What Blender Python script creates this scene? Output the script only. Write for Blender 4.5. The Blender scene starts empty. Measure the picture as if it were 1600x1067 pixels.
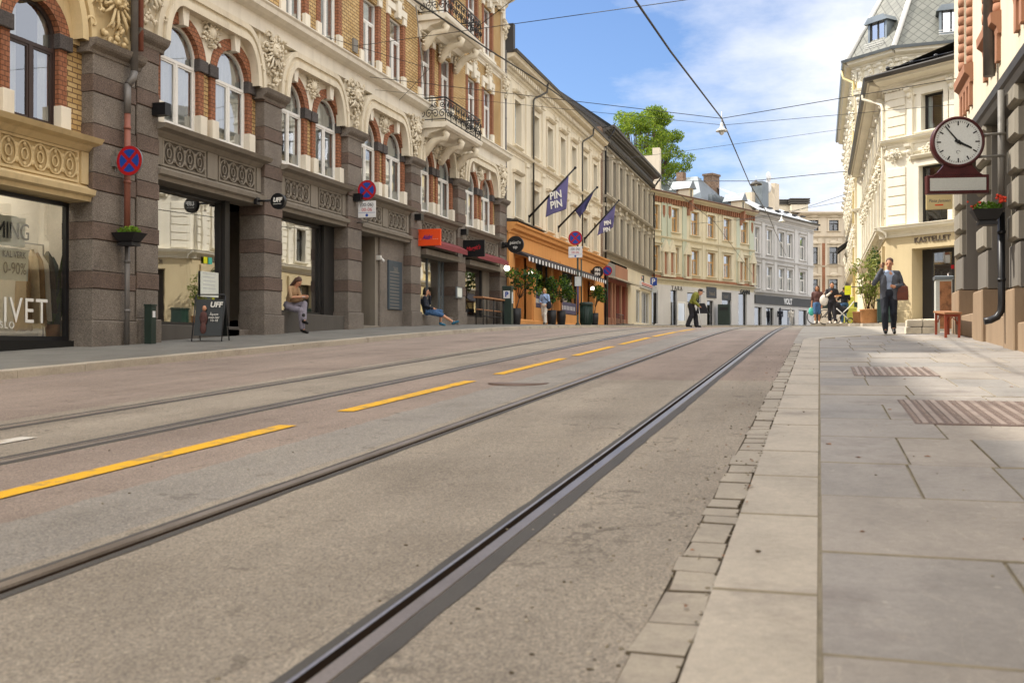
import bpy, math, random
from mathutils import Vector, Matrix, noise
R = random.Random(11)
SC = bpy.context.scene
COL = SC.collection
TH = math.atan(.3); CT, ST = math.cos(TH), math.sin(TH)
FPX, HOR = 1600.0, 542.0          # focal length and horizon of the photograph, in its pixels
PI = math.pi

def P(px, py, Z):                 # photo pixel + depth -> world point (camera stands at the origin)
    xc = (px - 800) * Z / FPX
    return Vector((xc * CT - Z * ST, Z * CT + xc * ST, (HOR - py) * Z / FPX))
def yx(px, X):                    # where the photo column px meets the vertical plane x = X
    k = (px - 800) / FPX
    return X * (k * ST + CT) / (k * CT - ST)
def dep(x, y): return y * CT - x * ST
def zx(px, py, X):                # height on the plane x = X
    return (HOR - py) * dep(X, yx(px, X)) / FPX
def g(y):                         # the street climbs, then eases off over a crest
    if y <= 24: return -.98 + .0473 * y
    if y <= 46:
        t = y - 24; return .1552 + .0473 * t - .0293 / 44 * t * t
    if y < 130: return .8867 + .018 * (y - 46)
    return .8867 + .018 * 84
def bend(y): return 0 if y < 52 else .0042 * (min(y, 105) - 52) ** 2 + (max(y - 105, 0) * .445)

class Frame:                      # a facade plane: u runs to the right as seen from the street, v up, w out
    def __init__(s, ox, oy, ux, uy):
        l = math.hypot(ux, uy); s.o = (ox, oy); s.u = (ux / l, uy / l); s.n = (s.u[1], -s.u[0])
    def __call__(s, u, v, w=0):
        return Vector((s.o[0] + s.u[0] * u + s.n[0] * w, s.o[1] + s.u[1] * u + s.n[1] * w, v))
W0 = lambda u, v, w=0: Vector((u, v, w))      # plain world coordinates

SPLIT = dict(spandrels='spandrel', wall_arms='wall_arm', rusticated_piers='rusticated_pier', plinths='plinth', pilasters='pilaster', stone_trims='stone_trim', brick_surrounds='brick_surround', brick_jambs='brick_jamb', sills='sill', brackets='bracket', floodlights='floodlight', brick_drops='brick_drop', satellite_dishes='satellite_dish', chimneys='chimney', eyes='eye', legs='leg', surrounds='surround', strips='brick_strip')
class MB:
    def __init__(s, fr=W0): s.f = fr; s.v = []; s.p = []; s.m = []; s.sm = []
    def add(s, pts, faces, mi=0, smooth=False, raw=False):
        b = len(s.v); s.v += [Vector(p) if raw else s.f(*p) for p in pts]
        for f in faces: s.p.append([b + i for i in f]); s.m.append(mi); s.sm.append(smooth)
    def quad(s, a, b, c, d, mi=0): s.add([a, b, c, d], [(0, 1, 2, 3)], mi)
    def rect(s, u0, u1, v0, v1, w=0, mi=0): s.quad((u0, v0, w), (u1, v0, w), (u1, v1, w), (u0, v1, w), mi)
    def box(s, u0, u1, v0, v1, w0, w1, mi=0, b=0):
        if b:
            pts = []
            for (w, i) in ((w0, 0), (w1 - b, 0), (w1, b)):
                pts += [(u0 + i, v0 + i, w), (u1 - i, v0 + i, w), (u1 - i, v1 - i, w), (u0 + i, v1 - i, w)]
            fs = [(3, 2, 1, 0), (8, 9, 10, 11)]
            for l in (0, 4):
                for k in range(4): fs.append((l + k, l + (k + 1) % 4, l + 4 + (k + 1) % 4, l + 4 + k))
            s.add(pts, fs, mi); return
        s.add([(u, v, w) for w in (w0, w1) for v in (v0, v1) for u in (u0, u1)],
              [(0, 2, 3, 1), (4, 5, 7, 6), (0, 1, 5, 4), (2, 6, 7, 3), (0, 4, 6, 2), (1, 3, 7, 5)], mi)
    def prism(s, poly, w0, w1, mi=0):     # poly counter-clockwise in (u, v) seen from +w
        n = len(poly)
        s.add([(u, v, w0) for u, v in poly] + [(u, v, w1) for u, v in poly],
              [tuple(range(n - 1, -1, -1)), tuple(range(n, 2 * n))] + [(i, (i + 1) % n, n + (i + 1) % n, n + i) for i in range(n)], mi)
    def prof(s, u0, u1, prof, mi=0):      # moulding: profile of (v, w) swept from u0 to u1
        n = len(prof)
        s.add([(u0, v, w) for v, w in prof] + [(u1, v, w) for v, w in prof],
              [(i, i + 1, n + i + 1, n + i) for i in range(n - 1)] + [tuple(range(n - 1, -1, -1)), tuple(range(n, 2 * n))], mi)
    def tube(s, pts, r, n=6, mi=0, raw=False, closed=False):
        pp = [Vector(p) if raw else s.f(*p) for p in pts]; m = len(pp); rr = r if isinstance(r, (list, tuple)) else [r] * m
        b = len(s.v); ref = None
        for i, p in enumerate(pp):
            a = pp[(i - 1) % m] if (closed or i) else p; c = pp[(i + 1) % m] if (closed or i < m - 1) else p
            t = (c - a); t = t.normalized() if t.length > 1e-9 else Vector((0, 0, 1))
            if ref is None: ref = Vector((0, 0, 1)) if abs(t.z) < .9 else Vector((1, 0, 0))
            x = (ref - t * ref.dot(t)); x = x.normalized() if x.length > 1e-6 else t.orthogonal().normalized()
            ref = x; y = t.cross(x)
            for k in range(n):
                q = 2 * PI * k / n; s.v.append(p + (x * math.cos(q) + y * math.sin(q)) * rr[i])
        for i in range(m if closed else m - 1):
            j = (i + 1) % m
            for k in range(n):
                s.p.append([b + i * n + k, b + i * n + (k + 1) % n, b + j * n + (k + 1) % n, b + j * n + k]); s.m.append(mi); s.sm.append(True)
        if not closed:
            s.p.append([b + k for k in range(n - 1, -1, -1)]); s.m.append(mi); s.sm.append(False)
            s.p.append([b + (m - 1) * n + k for k in range(n)]); s.m.append(mi); s.sm.append(False)
    def lathe(s, c, prof, n=16, ax=2, mi=0, smooth=True, raw=False):  # profile of (radius, height) about axis ax through c
        b = len(s.v)
        for r, h in prof:
            for k in range(n):
                q = 2 * PI * k / n; e = [r * math.cos(q), r * math.sin(q)]; e.insert(ax, h)
                if ax == 1: e[0], e[2] = e[2], e[0]
                p = (c[0] + e[0], c[1] + e[1], c[2] + e[2]); s.v.append(Vector(p) if raw else s.f(*p))
        for i in range(len(prof) - 1):
            for k in range(n):
                s.p.append([b + i * n + k, b + i * n + (k + 1) % n, b + (i + 1) * n + (k + 1) % n, b + (i + 1) * n + k]); s.m.append(mi); s.sm.append(smooth)
        for i, o in ((0, -1), (len(prof) - 1, 1)):
            if prof[i][0] > 1e-4:
                s.p.append([b + i * n + k for k in range(n)][::o]); s.m.append(mi); s.sm.append(False)
    def ball(s, c, r, n=8, m=6, mi=0, raw=False, rot=None):
        if not isinstance(r, (tuple, list)): r = (r, r, r)
        pts = []; fs = []
        for i in range(m + 1):
            a = PI * i / m - PI / 2
            for k in range(n):
                q = 2 * PI * k / n
                e = Vector((math.cos(a) * math.cos(q) * r[0], math.cos(a) * math.sin(q) * r[1], math.sin(a) * r[2]))
                if rot: e = rot @ e
                pts.append((c[0] + e.x, c[1] + e.y, c[2] + e.z))
        for i in range(m):
            for k in range(n): fs.append((i * n + k, i * n + (k + 1) % n, (i + 1) * n + (k + 1) % n, (i + 1) * n + k))
        s.add(pts, fs, mi, True, raw)
    def cap(s, a, ra, b, rb, n=10):       # a tapered limb with round ends (world coordinates)
        a = Vector(a); b = Vector(b)
        s.tube([a, b], [ra, rb], n, 0, True); s.ball(a, ra, n, 6, 0, True); s.ball(b, rb, n, 6, 0, True)
    def disc(s, u, v, w, r, mi=0, n=32): s.add([(u + r * math.cos(2 * PI * k / n), v + r * math.sin(2 * PI * k / n), w) for k in range(n)], [tuple(range(n))], mi)
    def islands(s):                       # groups of faces that hang together or touch
        par = list(range(len(s.v)))
        def find(a):
            while par[a] != a: par[a] = par[par[a]]; a = par[a]
            return a
        for f in s.p:
            for k in f[1:]: par[find(k)] = find(f[0])
        gr_ = {}
        for i, f in enumerate(s.p): gr_.setdefault(find(f[0]), []).append(i)
        bx = []
        for fs in gr_.values():
            vs_ = [s.v[k] for i in fs for k in s.p[i]]; bx.append([fs, [min(v[j] for v in vs_) - .012 for j in range(3)], [max(v[j] for v in vs_) + .012 for j in range(3)]])
        done = False
        while not done:
            done = True
            for i in range(len(bx)):
                for j in range(len(bx) - 1, i, -1):
                    a, b = bx[i], bx[j]
                    if all(a[1][k] <= b[2][k] and b[1][k] <= a[2][k] for k in range(3)):
                        bx[i] = [a[0] + b[0], [min(a[1][k], b[1][k]) for k in range(3)], [max(a[2][k], b[2][k]) for k in range(3)]]; bx.pop(j); done = False
        return [b[0] for b in bx]
    def build(s, name, mats, parent=None, loc=None, smooth=None, remesh=0):
        if name in SPLIT:
            o = None
            for fs in s.islands():
                q = MB(); ix = {}
                for i in fs:
                    for k in s.p[i]:
                        if k not in ix: ix[k] = len(q.v); q.v.append(s.v[k])
                    q.p.append([ix[k] for k in s.p[i]]); q.m.append(s.m[i]); q.sm.append(s.sm[i])
                o = q.build(SPLIT[name], mats, parent, loc, smooth, remesh)
            return o
        me = bpy.data.meshes.new(name)
        if loc is None: loc = Vector(parent['_o']) if parent is not None else Vector((0, 0, 0))
        loc = Vector(loc)
        me.from_pydata([p - loc for p in s.v], [], s.p)
        if not isinstance(mats, (list, tuple)): mats = [mats]
        for k in mats: me.materials.append(M[k])
        me.polygons.foreach_set('material_index', s.m)
        me.polygons.foreach_set('use_smooth', s.sm if smooth is None else [smooth] * len(s.p))
        me.validate(); me.update()
        o = bpy.data.objects.new(name, me)
        if remesh: me = blend(o, remesh, mats[0]); bpy.data.objects.remove(o); o = bpy.data.objects.new(name, me)
        uv(me, loc)
        COL.objects.link(o); o['_o'] = list(loc)
        if parent is not None: o.parent = parent
        else: o.location = loc
        return o
TMP = bpy.data.scenes.new('workbench')   # a side scene in which outlines and limbs are turned into meshes
def baked(o):
    vl = TMP.view_layers[0]; vl.update(); return bpy.data.meshes.new_from_object(o.evaluated_get(vl.depsgraph))
def blend(o, vox, matk):                  # melt overlapping limbs into one continuous skin
    TMP.collection.objects.link(o)
    a = o.modifiers.new('r', 'REMESH'); a.mode = 'VOXEL'; a.voxel_size = vox; a.use_smooth_shade = True
    b = o.modifiers.new('s', 'SMOOTH'); b.iterations = 3; b.factor = .5
    me = baked(o)
    me.materials.clear(); me.materials.append(M[matk])
    TMP.collection.objects.unlink(o); return me
def uv(me, loc):                          # every face gets flat metric coordinates: along the wall, and height
    L = me.uv_layers.new(name='UVMap'); d = [0.0] * (2 * len(me.loops)); vs = me.vertices
    for p in me.polygons:
        n = p.normal; h = math.hypot(n.x, n.y)
        for li in p.loop_indices:
            q = vs[me.loops[li].vertex_index].co
            if abs(n.z) > .75 or h < 1e-6: d[2 * li], d[2 * li + 1] = q.x + loc.x, q.y + loc.y
            else: d[2 * li], d[2 * li + 1] = (-n.y * (q.x + loc.x) + n.x * (q.y + loc.y)) / h, q.z + loc.z
    L.data.foreach_set('uv', d)
def tag(o, label=None, cat=None, group=None, kind=None):
    if label: o['label'] = label
    if cat: o['category'] = cat
    if group: o['group'] = group
    if kind: o['kind'] = kind
    return o
def thing(name, label, cat, loc, group=None):
    o = bpy.data.objects.new(name, None); COL.objects.link(o); o.location = loc; o['_o'] = list(loc); o.empty_display_size = .2
    return tag(o, label, cat, group)
def struct(o): o['kind'] = 'structure'; return o
def copy_tree(o, parent=None):
    c = o.copy(); COL.objects.link(c)
    if parent is not None: c.parent = parent
    for ch in [k for k in bpy.data.objects if k.parent == o]: copy_tree(ch, c)
    return c

def text(body, F, u, v, w, size, matk, name, parent=None, ext=.006, align='CENTER', shear=0, sx=1, space=1, bold=0, rot=0):
    cu = bpy.data.curves.new('t', 'FONT'); cu.body = body; cu.size = size; cu.extrude = ext; cu.align_x = align; cu.align_y = 'CENTER'
    cu.shear = shear; cu.space_character = space; cu.offset = bold; cu.resolution_u = 4; cu.space_line = .9
    o = bpy.data.objects.new('t', cu); TMP.collection.objects.link(o); me = baked(o); bpy.data.objects.remove(o)
    mb = MB(F); cr, sr = math.cos(rot), math.sin(rot)
    mb.add([(u + (q.co.x * cr - q.co.y * sr) * sx, v + q.co.x * sr + q.co.y * cr, w + q.co.z) for q in me.vertices], [tuple(p.vertices) for p in me.polygons])
    return mb.build(name, matk, parent)

# ---------------------------------------------------------------- materials
M = {}
def nt(name):
    m = bpy.data.materials.new(name); m.use_nodes = True; M[name] = m
    t = m.node_tree; return m, t, t.nodes['Principled BSDF']
def N(t, ty, **k):
    n = t.nodes.new(ty)
    for a, b in k.items():
        if a in n.inputs.keys() if hasattr(n.inputs, 'keys') else False: n.inputs[a].default_value = b
        else: setattr(n, a, b)
    return n
def noisef(t, scale, detail=5, rough=.6, vec=None, dims=None):
    n = t.nodes.new('ShaderNodeTexNoise'); n.inputs['Scale'].default_value = scale; n.inputs['Detail'].default_value = detail; n.inputs['Roughness'].default_value = rough
    if vec is None:
        ge = t.nodes.new('ShaderNodeNewGeometry'); vec = ge.outputs['Position']
    t.links.new(vec, n.inputs['Vector']); return n.outputs['Fac']
def ramp(t, fac, stops):
    r = t.nodes.new('ShaderNodeValToRGB'); e = r.color_ramp.elements
    while len(e) < len(stops): e.new(.5)
    for el, (p, c) in zip(e, stops): el.position = p; el.color = (*c, 1) if len(c) == 3 else c
    t.links.new(fac, r.inputs['Fac']); return r.outputs['Color']
def mixc(t, fac, a, b, mode='MIX'):
    m = t.nodes.new('ShaderNodeMix'); m.data_type = 'RGBA'; m.blend_type = mode
    for s, i in ((fac, 0), (a, 6), (b, 7)):
        if isinstance(s, (int, float)): m.inputs[i].default_value = s
        elif isinstance(s, tuple): m.inputs[i].default_value = (*s, 1)
        else: t.links.new(s, m.inputs[i])
    return m.outputs[2]
def math_(t, op, a, b=0.0, clamp=False):
    m = t.nodes.new('ShaderNodeMath'); m.operation = op; m.use_clamp = clamp
    for s, i in ((a, 0), (b, 1)):
        if isinstance(s, (int, float)): m.inputs[i].default_value = s
        else: t.links.new(s, m.inputs[i])
    return m.outputs[0]
def bump(t, b, h, dist, strength=.5):
    n = t.nodes.new('ShaderNodeBump'); n.inputs['Distance'].default_value = dist; n.inputs['Strength'].default_value = strength
    t.links.new(h, n.inputs['Height']); t.links.new(n.outputs[0], b.inputs['Normal'])
def rgb(h):                              # '#rrggbb' as seen -> linear base colour
    v = [int(h[i:i + 2], 16) / 255 for i in (1, 3, 5)]
    return tuple(x / 12.92 if x <= .04045 else ((x + .055) / 1.055) ** 2.4 for x in v)
def mat(name, col, rough=.7, var=.25, scale=1.2, fine=40, fvar=.12, bmp=.0, metal=0, spec=.4):
    if isinstance(col, str): col = rgb(col)
    m, t, b = nt(name)
    f = noisef(t, scale, 6, .62); f2 = noisef(t, fine, 3)
    k = lambda q: tuple(min(1, x * q) for x in col)
    c = ramp(t, f, [(.3, k(1 - var)), (.5, col), (.72, k(1 + var * .5))])
    c = mixc(t, 1.0, c, ramp(t, f2, [(.3, (1 - fvar,) * 3), (.7, (1,) * 3)]), 'MULTIPLY')
    t.links.new(c, b.inputs['Base Color']); b.inputs['Metallic'].default_value = metal
    b.inputs['Specular IOR Level'].default_value = spec
    r = t.nodes.new('ShaderNodeMapRange'); r.inputs[3].default_value = max(.02, rough - .1); r.inputs[4].default_value = min(1, rough + .1)
    t.links.new(f, r.inputs[0]); t.links.new(r.outputs[0], b.inputs['Roughness'])
    if bmp: bump(t, b, f2, bmp)
    return m
def stucco(name, col, stain='#6f6252', amt=.35, rough=.85):
    """painted render: big soft weathering, rain streaks down the wall and a fine grain"""
    col = rgb(col); st = rgb(stain); m, t, b = nt(name)
    ge = t.nodes.new('ShaderNodeNewGeometry'); mp = t.nodes.new('ShaderNodeMapping'); mp.inputs['Scale'].default_value = (3.2, 3.2, .35)
    t.links.new(ge.outputs['Position'], mp.inputs[0])
    s1 = noisef(t, 1.0, 5, .65, mp.outputs[0]); s2 = noisef(t, .45, 5); s3 = noisef(t, 60, 2)
    c = ramp(t, s2, [(.3, tuple(x * .88 for x in col)), (.65, col)])
    k = math_(t, 'MULTIPLY', ramp(t, s1, [(.48, (0, 0, 0)), (.78, (1, 1, 1))]), amt)
    c = mixc(t, k, c, st); c = mixc(t, 1.0, c, ramp(t, s3, [(.3, (.93,) * 3), (.7, (1,) * 3)]), 'MULTIPLY')
    t.links.new(c, b.inputs['Base Color']); b.inputs['Roughness'].default_value = rough; b.inputs['Specular IOR Level'].default_value = .25
    bump(t, b, s3, .003); return m
def brick(name, c1, c2, mortar, bw=.23, bh=.075, off=.5, mort=.008, rot=False):
    m, t, b = nt(name); u = t.nodes.new('ShaderNodeTexCoord'); br = t.nodes.new('ShaderNodeTexBrick')
    vec = u.outputs['UV']
    t.links.new(vec, br.inputs['Vector'])
    br.inputs['Color1'].default_value = (*rgb(c1), 1); br.inputs['Color2'].default_value = (*rgb(c2), 1); br.inputs['Mortar'].default_value = (*rgb(mortar), 1)
    br.inputs['Scale'].default_value = 1; br.inputs['Brick Width'].default_value = bw; br.inputs['Row Height'].default_value = bh; br.inputs['Mortar Size'].default_value = mort
    br.inputs['Mortar Smooth'].default_value = .2; br.offset = off
    f = noisef(t, .8, 5); c = mixc(t, 1.0, br.outputs['Color'], ramp(t, f, [(.3, (.72,) * 3), (.65, (1.0,) * 3)]), 'MULTIPLY')
    f2 = noisef(t, 25, 3); c = mixc(t, 1.0, c, ramp(t, f2, [(.3, (.8,) * 3), (.7, (1.05,) * 3)]), 'MULTIPLY')
    t.links.new(c, b.inputs['Base Color']); b.inputs['Roughness'].default_value = .8; b.inputs['Specular IOR Level'].default_value = .25
    inv = math_(t, 'SUBTRACT', 1.0, br.outputs['Fac']); bump(t, b, inv, .008, .6); return m
def granite(name, col, spk, rough=.7):
    m, t, b = nt(name); col = rgb(col); spk = rgb(spk)
    v = t.nodes.new('ShaderNodeTexVoronoi'); v.inputs['Scale'].default_value = 110; ge = t.nodes.new('ShaderNodeNewGeometry'); t.links.new(ge.outputs['Position'], v.inputs['Vector'])
    c = ramp(t, v.outputs['Color'], [(.25, tuple(x * .6 for x in col)), (.5, col), (.8, spk)])
    f = noisef(t, 1.3, 6); c = mixc(t, 1.0, c, ramp(t, f, [(.3, (.7,) * 3), (.65, (1.05,) * 3)]), 'MULTIPLY')
    t.links.new(c, b.inputs['Base Color']); b.inputs['Roughness'].default_value = rough; b.inputs['Specular IOR Level'].default_value = .3
    bump(t, b, noisef(t, 45, 4), .008, .7); return m
def glass(name, tint=(.9, .95, .93), lo=.12, hi=.9, wav=.0):
    m = bpy.data.materials.new(name); m.use_nodes = True; M[name] = m; t = m.node_tree; t.nodes.remove(t.nodes['Principled BSDF'])
    out = t.nodes['Material Output']; tr = t.nodes.new('ShaderNodeBsdfTransparent'); tr.inputs[0].default_value = (*tint, 1)
    gl = t.nodes.new('ShaderNodeBsdfGlossy'); gl.inputs['Roughness'].default_value = .015; gl.inputs['Color'].default_value = (.95, .97, 1, 1)
    lw = t.nodes.new('ShaderNodeFresnel'); lw.inputs['IOR'].default_value = 1.55
    mr = t.nodes.new('ShaderNodeMapRange'); mr.inputs[1].default_value = .04; mr.inputs[2].default_value = 1; mr.inputs[3].default_value = lo; mr.inputs[4].default_value = hi
    t.links.new(lw.outputs[0], mr.inputs[0]); mx = t.nodes.new('ShaderNodeMixShader')
    t.links.new(mr.outputs[0], mx.inputs[0]); t.links.new(tr.outputs[0], mx.inputs[1]); t.links.new(gl.outputs[0], mx.inputs[2]); t.links.new(mx.outputs[0], out.inputs[0])
    if wav:
        bp = t.nodes.new('ShaderNodeBump'); bp.inputs['Distance'].default_value = wav; bp.inputs['Strength'].default_value = 1
        t.links.new(noisef(t, 1.1, 2), bp.inputs['Height']); t.links.new(bp.outputs[0], gl.inputs['Normal'])
def emit(name, col, st):
    m, t, b = nt(name); b.inputs['Base Color'].default_value = (*col, 1); b.inputs['Emission Color'].default_value = (*col, 1); b.inputs['Emission Strength'].default_value = st
def leafmat(name, c1, c2, trans=.35):
    m, t, b = nt(name); f = noisef(t, 1.7, 4); f2 = noisef(t, 9, 2)
    c = ramp(t, f, [(.35, rgb(c1)), (.65, rgb(c2))]); c = mixc(t, 1.0, c, ramp(t, f2, [(.3, (.7,) * 3), (.7, (1.15,) * 3)]), 'MULTIPLY')
    t.links.new(c, b.inputs['Base Color']); b.inputs['Roughness'].default_value = .55; b.inputs['Specular IOR Level'].default_value = .3
    tr = t.nodes.new('ShaderNodeBsdfTranslucent'); t.links.new(c, tr.inputs[0]); mx = t.nodes.new('ShaderNodeMixShader'); mx.inputs[0].default_value = trans
    out = t.nodes['Material Output']; t.links.new(b.outputs[0], mx.inputs[1]); t.links.new(tr.outputs[0], mx.inputs[2]); t.links.new(mx.outputs[0], out.inputs[0])

stucco('cream', '#ddd2bb'); stucco('cream_white', '#e4dccb', amt=.22); stucco('yellow_stucco', '#d6c094'); stucco('pale_cream', '#ddd3bd', amt=.2)
stucco('grey_trim', '#8b8377', '#3f3a34'); stucco('grey_stone', '#9a9283', '#4c463c'); stucco('grey_light', '#b6ad9b', '#6a6152')
stucco('orange_paint', '#dc9c5c', '#8a5a2a', .2); stucco('green_cream', '#d8cfb6', '#8b8266', .25); stucco('green_paint', '#c0c6b4', '#7f8468', .25); stucco('yellow_stucco_back', '#bda67a'); stucco('grey_trim_back', '#5f584f'); mat('roof_brown', '#6f5446', .7, .3); glass('glass_display', (.95, .97, .94), .16, .9, .0006)  # the two back tones are trim colours darkened for shade
stucco('white_paint_wall', '#d3d1cf', '#8f8c88', .2); stucco('volt_grey', '#c8c6c3', '#85858c', .2); stucco('beige_wall', '#cfc1ab', '#85786a', .25)
stucco('kast_white', '#e3dcc9', '#a19679', .15); stucco('kast_base', '#c9b893', '#8c7a58', .15); stucco('kast_ochre', '#d8c48f', '#9c8a5c', .15)
stucco('r1_grey', '#77726b', '#4a4540', .3); stucco('r1_cream', '#dfd3bc', '#97866a', .2); stucco('terracotta_paint', '#a67a62', '#7c4733', .2)
stucco('red_shop', '#a05f50', '#6a3f36', .2)
stucco('r1_rock', '#8f897d', '#454039', .3); mat('rust_sign', '#5e5348', .6, .2); mat('r1_frame', '#6f6a5e', .5, .2)
brick('yellow_brick', '#d3b682', '#c3a16a', '#80654a', .27, .1, .5, .014); brick('red_brick', '#ab7355', '#9a6448', '#6f4d3a', .13, .09, .5, .01)
brick('red_brick_far', '#ad785a', '#9d6b4f', '#85604a'); brick('rubble', '#a98d76', '#8a6a55', '#75675a', .3, .14, .4, .03)
granite('granite_grey', '#766d64', '#92887d'); granite('granite_red', '#68584f', '#806e62'); stucco('granite_pink', '#97826b', '#675443', .5)
granite('granite_dark', '#4a4543', '#645d5a'); granite('kerb_stone', '#b5aa97', '#cbc2b0')
mat('white_frame', '#e4e2dc', .45, .1); mat('brown_frame', '#3a2c28', .45, .15); mat('black_metal', '#17171a', .4, .2, 3); mat('dark_frame', '#2b2927', .45, .15)
mat('grey_frame', '#77736c', .5, .15); mat('ochre_frame', '#c9a06a', .6, .15); mat('zinc', '#7d8488', .42, .25, .8, metal=.6); mat('dark_gutter', '#4a4640', .5, .25, metal=.3)
mat('pipe_red', '#8a5545', .6, .25); mat('pipe_grey', '#6e6a66', .5, .3, 2, metal=.3); mat('cream_pipe', '#d8c690', .5, .1)
mat('curtain', '#f0eee8', .9, .1, 2.5); mat('curtain_grey', '#c4c8c6', .9, .2, 2); mat('room_dark', '#3b352e', .9, .4, .7); mat('room_mid', '#8a7f70', .9, .4, .7)
mat('room_light', '#d8d0c2', .9, .3, .5)
mat('blackout', '#15130f', .9, .3)
mat('dark_roof', '#3c3a39', .6, .3, .6); mat('roof_tile', '#8c8276', .8, .3)
mat('steel', '#b0a8a2', .38, .2, 2, 90, .25, metal=.85); mat('groove', '#41332a', .9, .4, 3); mat('tar', '#514e4b', .75, .25, 1.5, 120, .25, .003)
mat('white_plate', '#dcdcdc', .4, .06); mat('sign_red', '#a8161f', .4, .08); mat('sign_blue', '#17429a', .4, .08); mat('ink', '#151515', .5, .05); mat('black_sign', '#141416', .35, .15, 3)
mat('off_white', '#e8e6de', .6, .05); mat('orange_sign', '#e04a12', .45, .08); mat('purple_ink', '#38207e', .5, .05); mat('red_ink', '#b3202c', .5, .05)
mat('awning_red', '#7c3638', .8, .2); mat('awning_dark', '#2c2a2e', .8, .2); mat('flag_purple', '#65608c', .85, .2, 2.5); mat('flag_dark', '#403e68', .85, .2)
mat('banner_purple', '#4e4a68', .7, .15); mat('clock_red', '#4c1c1d', .45, .35, 6, 60, .3); mat('clock_face', '#dfe3df', .5, .03); mat('lit_box', '#c2c4bd', .5, .1, .8)
mat('wood_seat', '#a4744f', .6, .25, 5); mat('bench_red', '#9f4a30', .5, .2, 6); mat('white_stone', '#d6cdb9', .8, .25, 4)
mat('skin', '#c58f70', .55, .08, 6, spec=.35); mat('skin_tan', '#b07a57', .55, .08, 6); mat('hair_brown', '#4a2f20', .6, .3, 30); mat('hair_dark', '#211a17', .55, .3, 30); mat('hair_blond', '#c9a468', .6, .25, 30); mat('hair_grey', '#6d5d50', .6, .3, 30)
mat('jacket_grey', '#5b5f68', .85, .2, 9, 120, .25, .002); mat('shirt_blue', '#9fb0cb', .8, .12, 8); mat('navy', '#20242f', .8, .25, 8); mat('shoe_black', '#15110f', .35, .2)
mat('leather', '#6f371f', .42, .25, 8); mat('tan_top', '#a98a68', .85, .2, 10); mat('trouser_grey', '#8b8590', .85, .25, 12, 150, .3); mat('denim', '#3f5f86', .85, .25, 9); mat('white_cloth', '#d9d2c6', .85, .12, 8)
mat('olive', '#75752c', .85, .25, 8); mat('dark_cloth', '#242226', .85, .3, 8); mat('pale_blue', '#9db6dc', .8, .15, 8); mat('plaid_red', '#583a36', .85, .4, 14); mat('teal', '#4ab6a4', .5, .15); mat('shoe_blue', '#2c6a86', .6, .2)
mat('eye', '#221a16', .3, 0); mat('lip', '#a3604f', .5, 0)
mat('planter_black', '#1c1b1c', .55, .25, 4); mat('bin_green', '#1f3a31', .5, .25, 4); mat('meter_green', '#27352d', .5, .2, 4); mat('terracotta', '#b58458', .8, .25, 5); mat('bark', '#5b4a3a', .9, .35, 8, 30, .4, .01)
mat('yellow_sign', '#dfe01e', .5, .05); mat('yellow_glow', '#d8d860', .7, .15); mat('board_dark', '#0f1615', .45, .3, 4); mat('flower_red', '#d8452a', .6, .25, 30); mat('rust_paint', '#9a6a48', .8, .6, 7)
mat('wire', '#20201f', .5, .1); mat('lamp_white', '#e4e6e2', .35, .05); mat('paper', '#dfe3d8', .8, .08, 5); mat('cloth_cream', '#cdb897', .9, .25, 5); mat('cloth_tan', '#9c7d56', .9, .25, 5); mat('cloth_dark', '#3d3a2c', .9, .3, 5)
mat('plate_blue', '#3a4650', .5, .2, 4); mat('cover_iron', '#7b6a62', .6, .3, 4, metal=.5); mat('cover_rib', '#a3948a', .5, .3, 5, metal=.4)
for k, c in (('rb_red', '#b22f2a'), ('rb_orange', '#d98a2c'), ('rb_yellow', '#d8c431'), ('rb_green', '#3a8a43'), ('rb_blue', '#2c4f9c')): mat(k, c, .8, .1)
emit('bulb', (1, .9, .7), 2.2); emit('bulb_soft', (1, .93, .82), 4); emit('shop_fill', (1, .95, .86), 4)  # the last is the glow of an added panel that brightens the clothes shop
glass('glass'); glass('glass_mid', (.9, .95, .95), .36, .92, .001); glass('glass_sky', (.86, .92, .95), .55, .95, .0012); glass('glass_shop', (.86, .9, .86), .42, .95, .0006)
leafmat('leaf_lime', '#7d9426', '#a9b93c', .5); leafmat('leaf_lime_dark', '#4f6a1f', '#7a922b', .45); leafmat('leaf_dark', '#26401c', '#41602a', .25); leafmat('leaf_olive', '#6d7a35', '#94994f', .35); leafmat('leaf_green', '#4f7a22', '#7ba333', .35)
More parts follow.
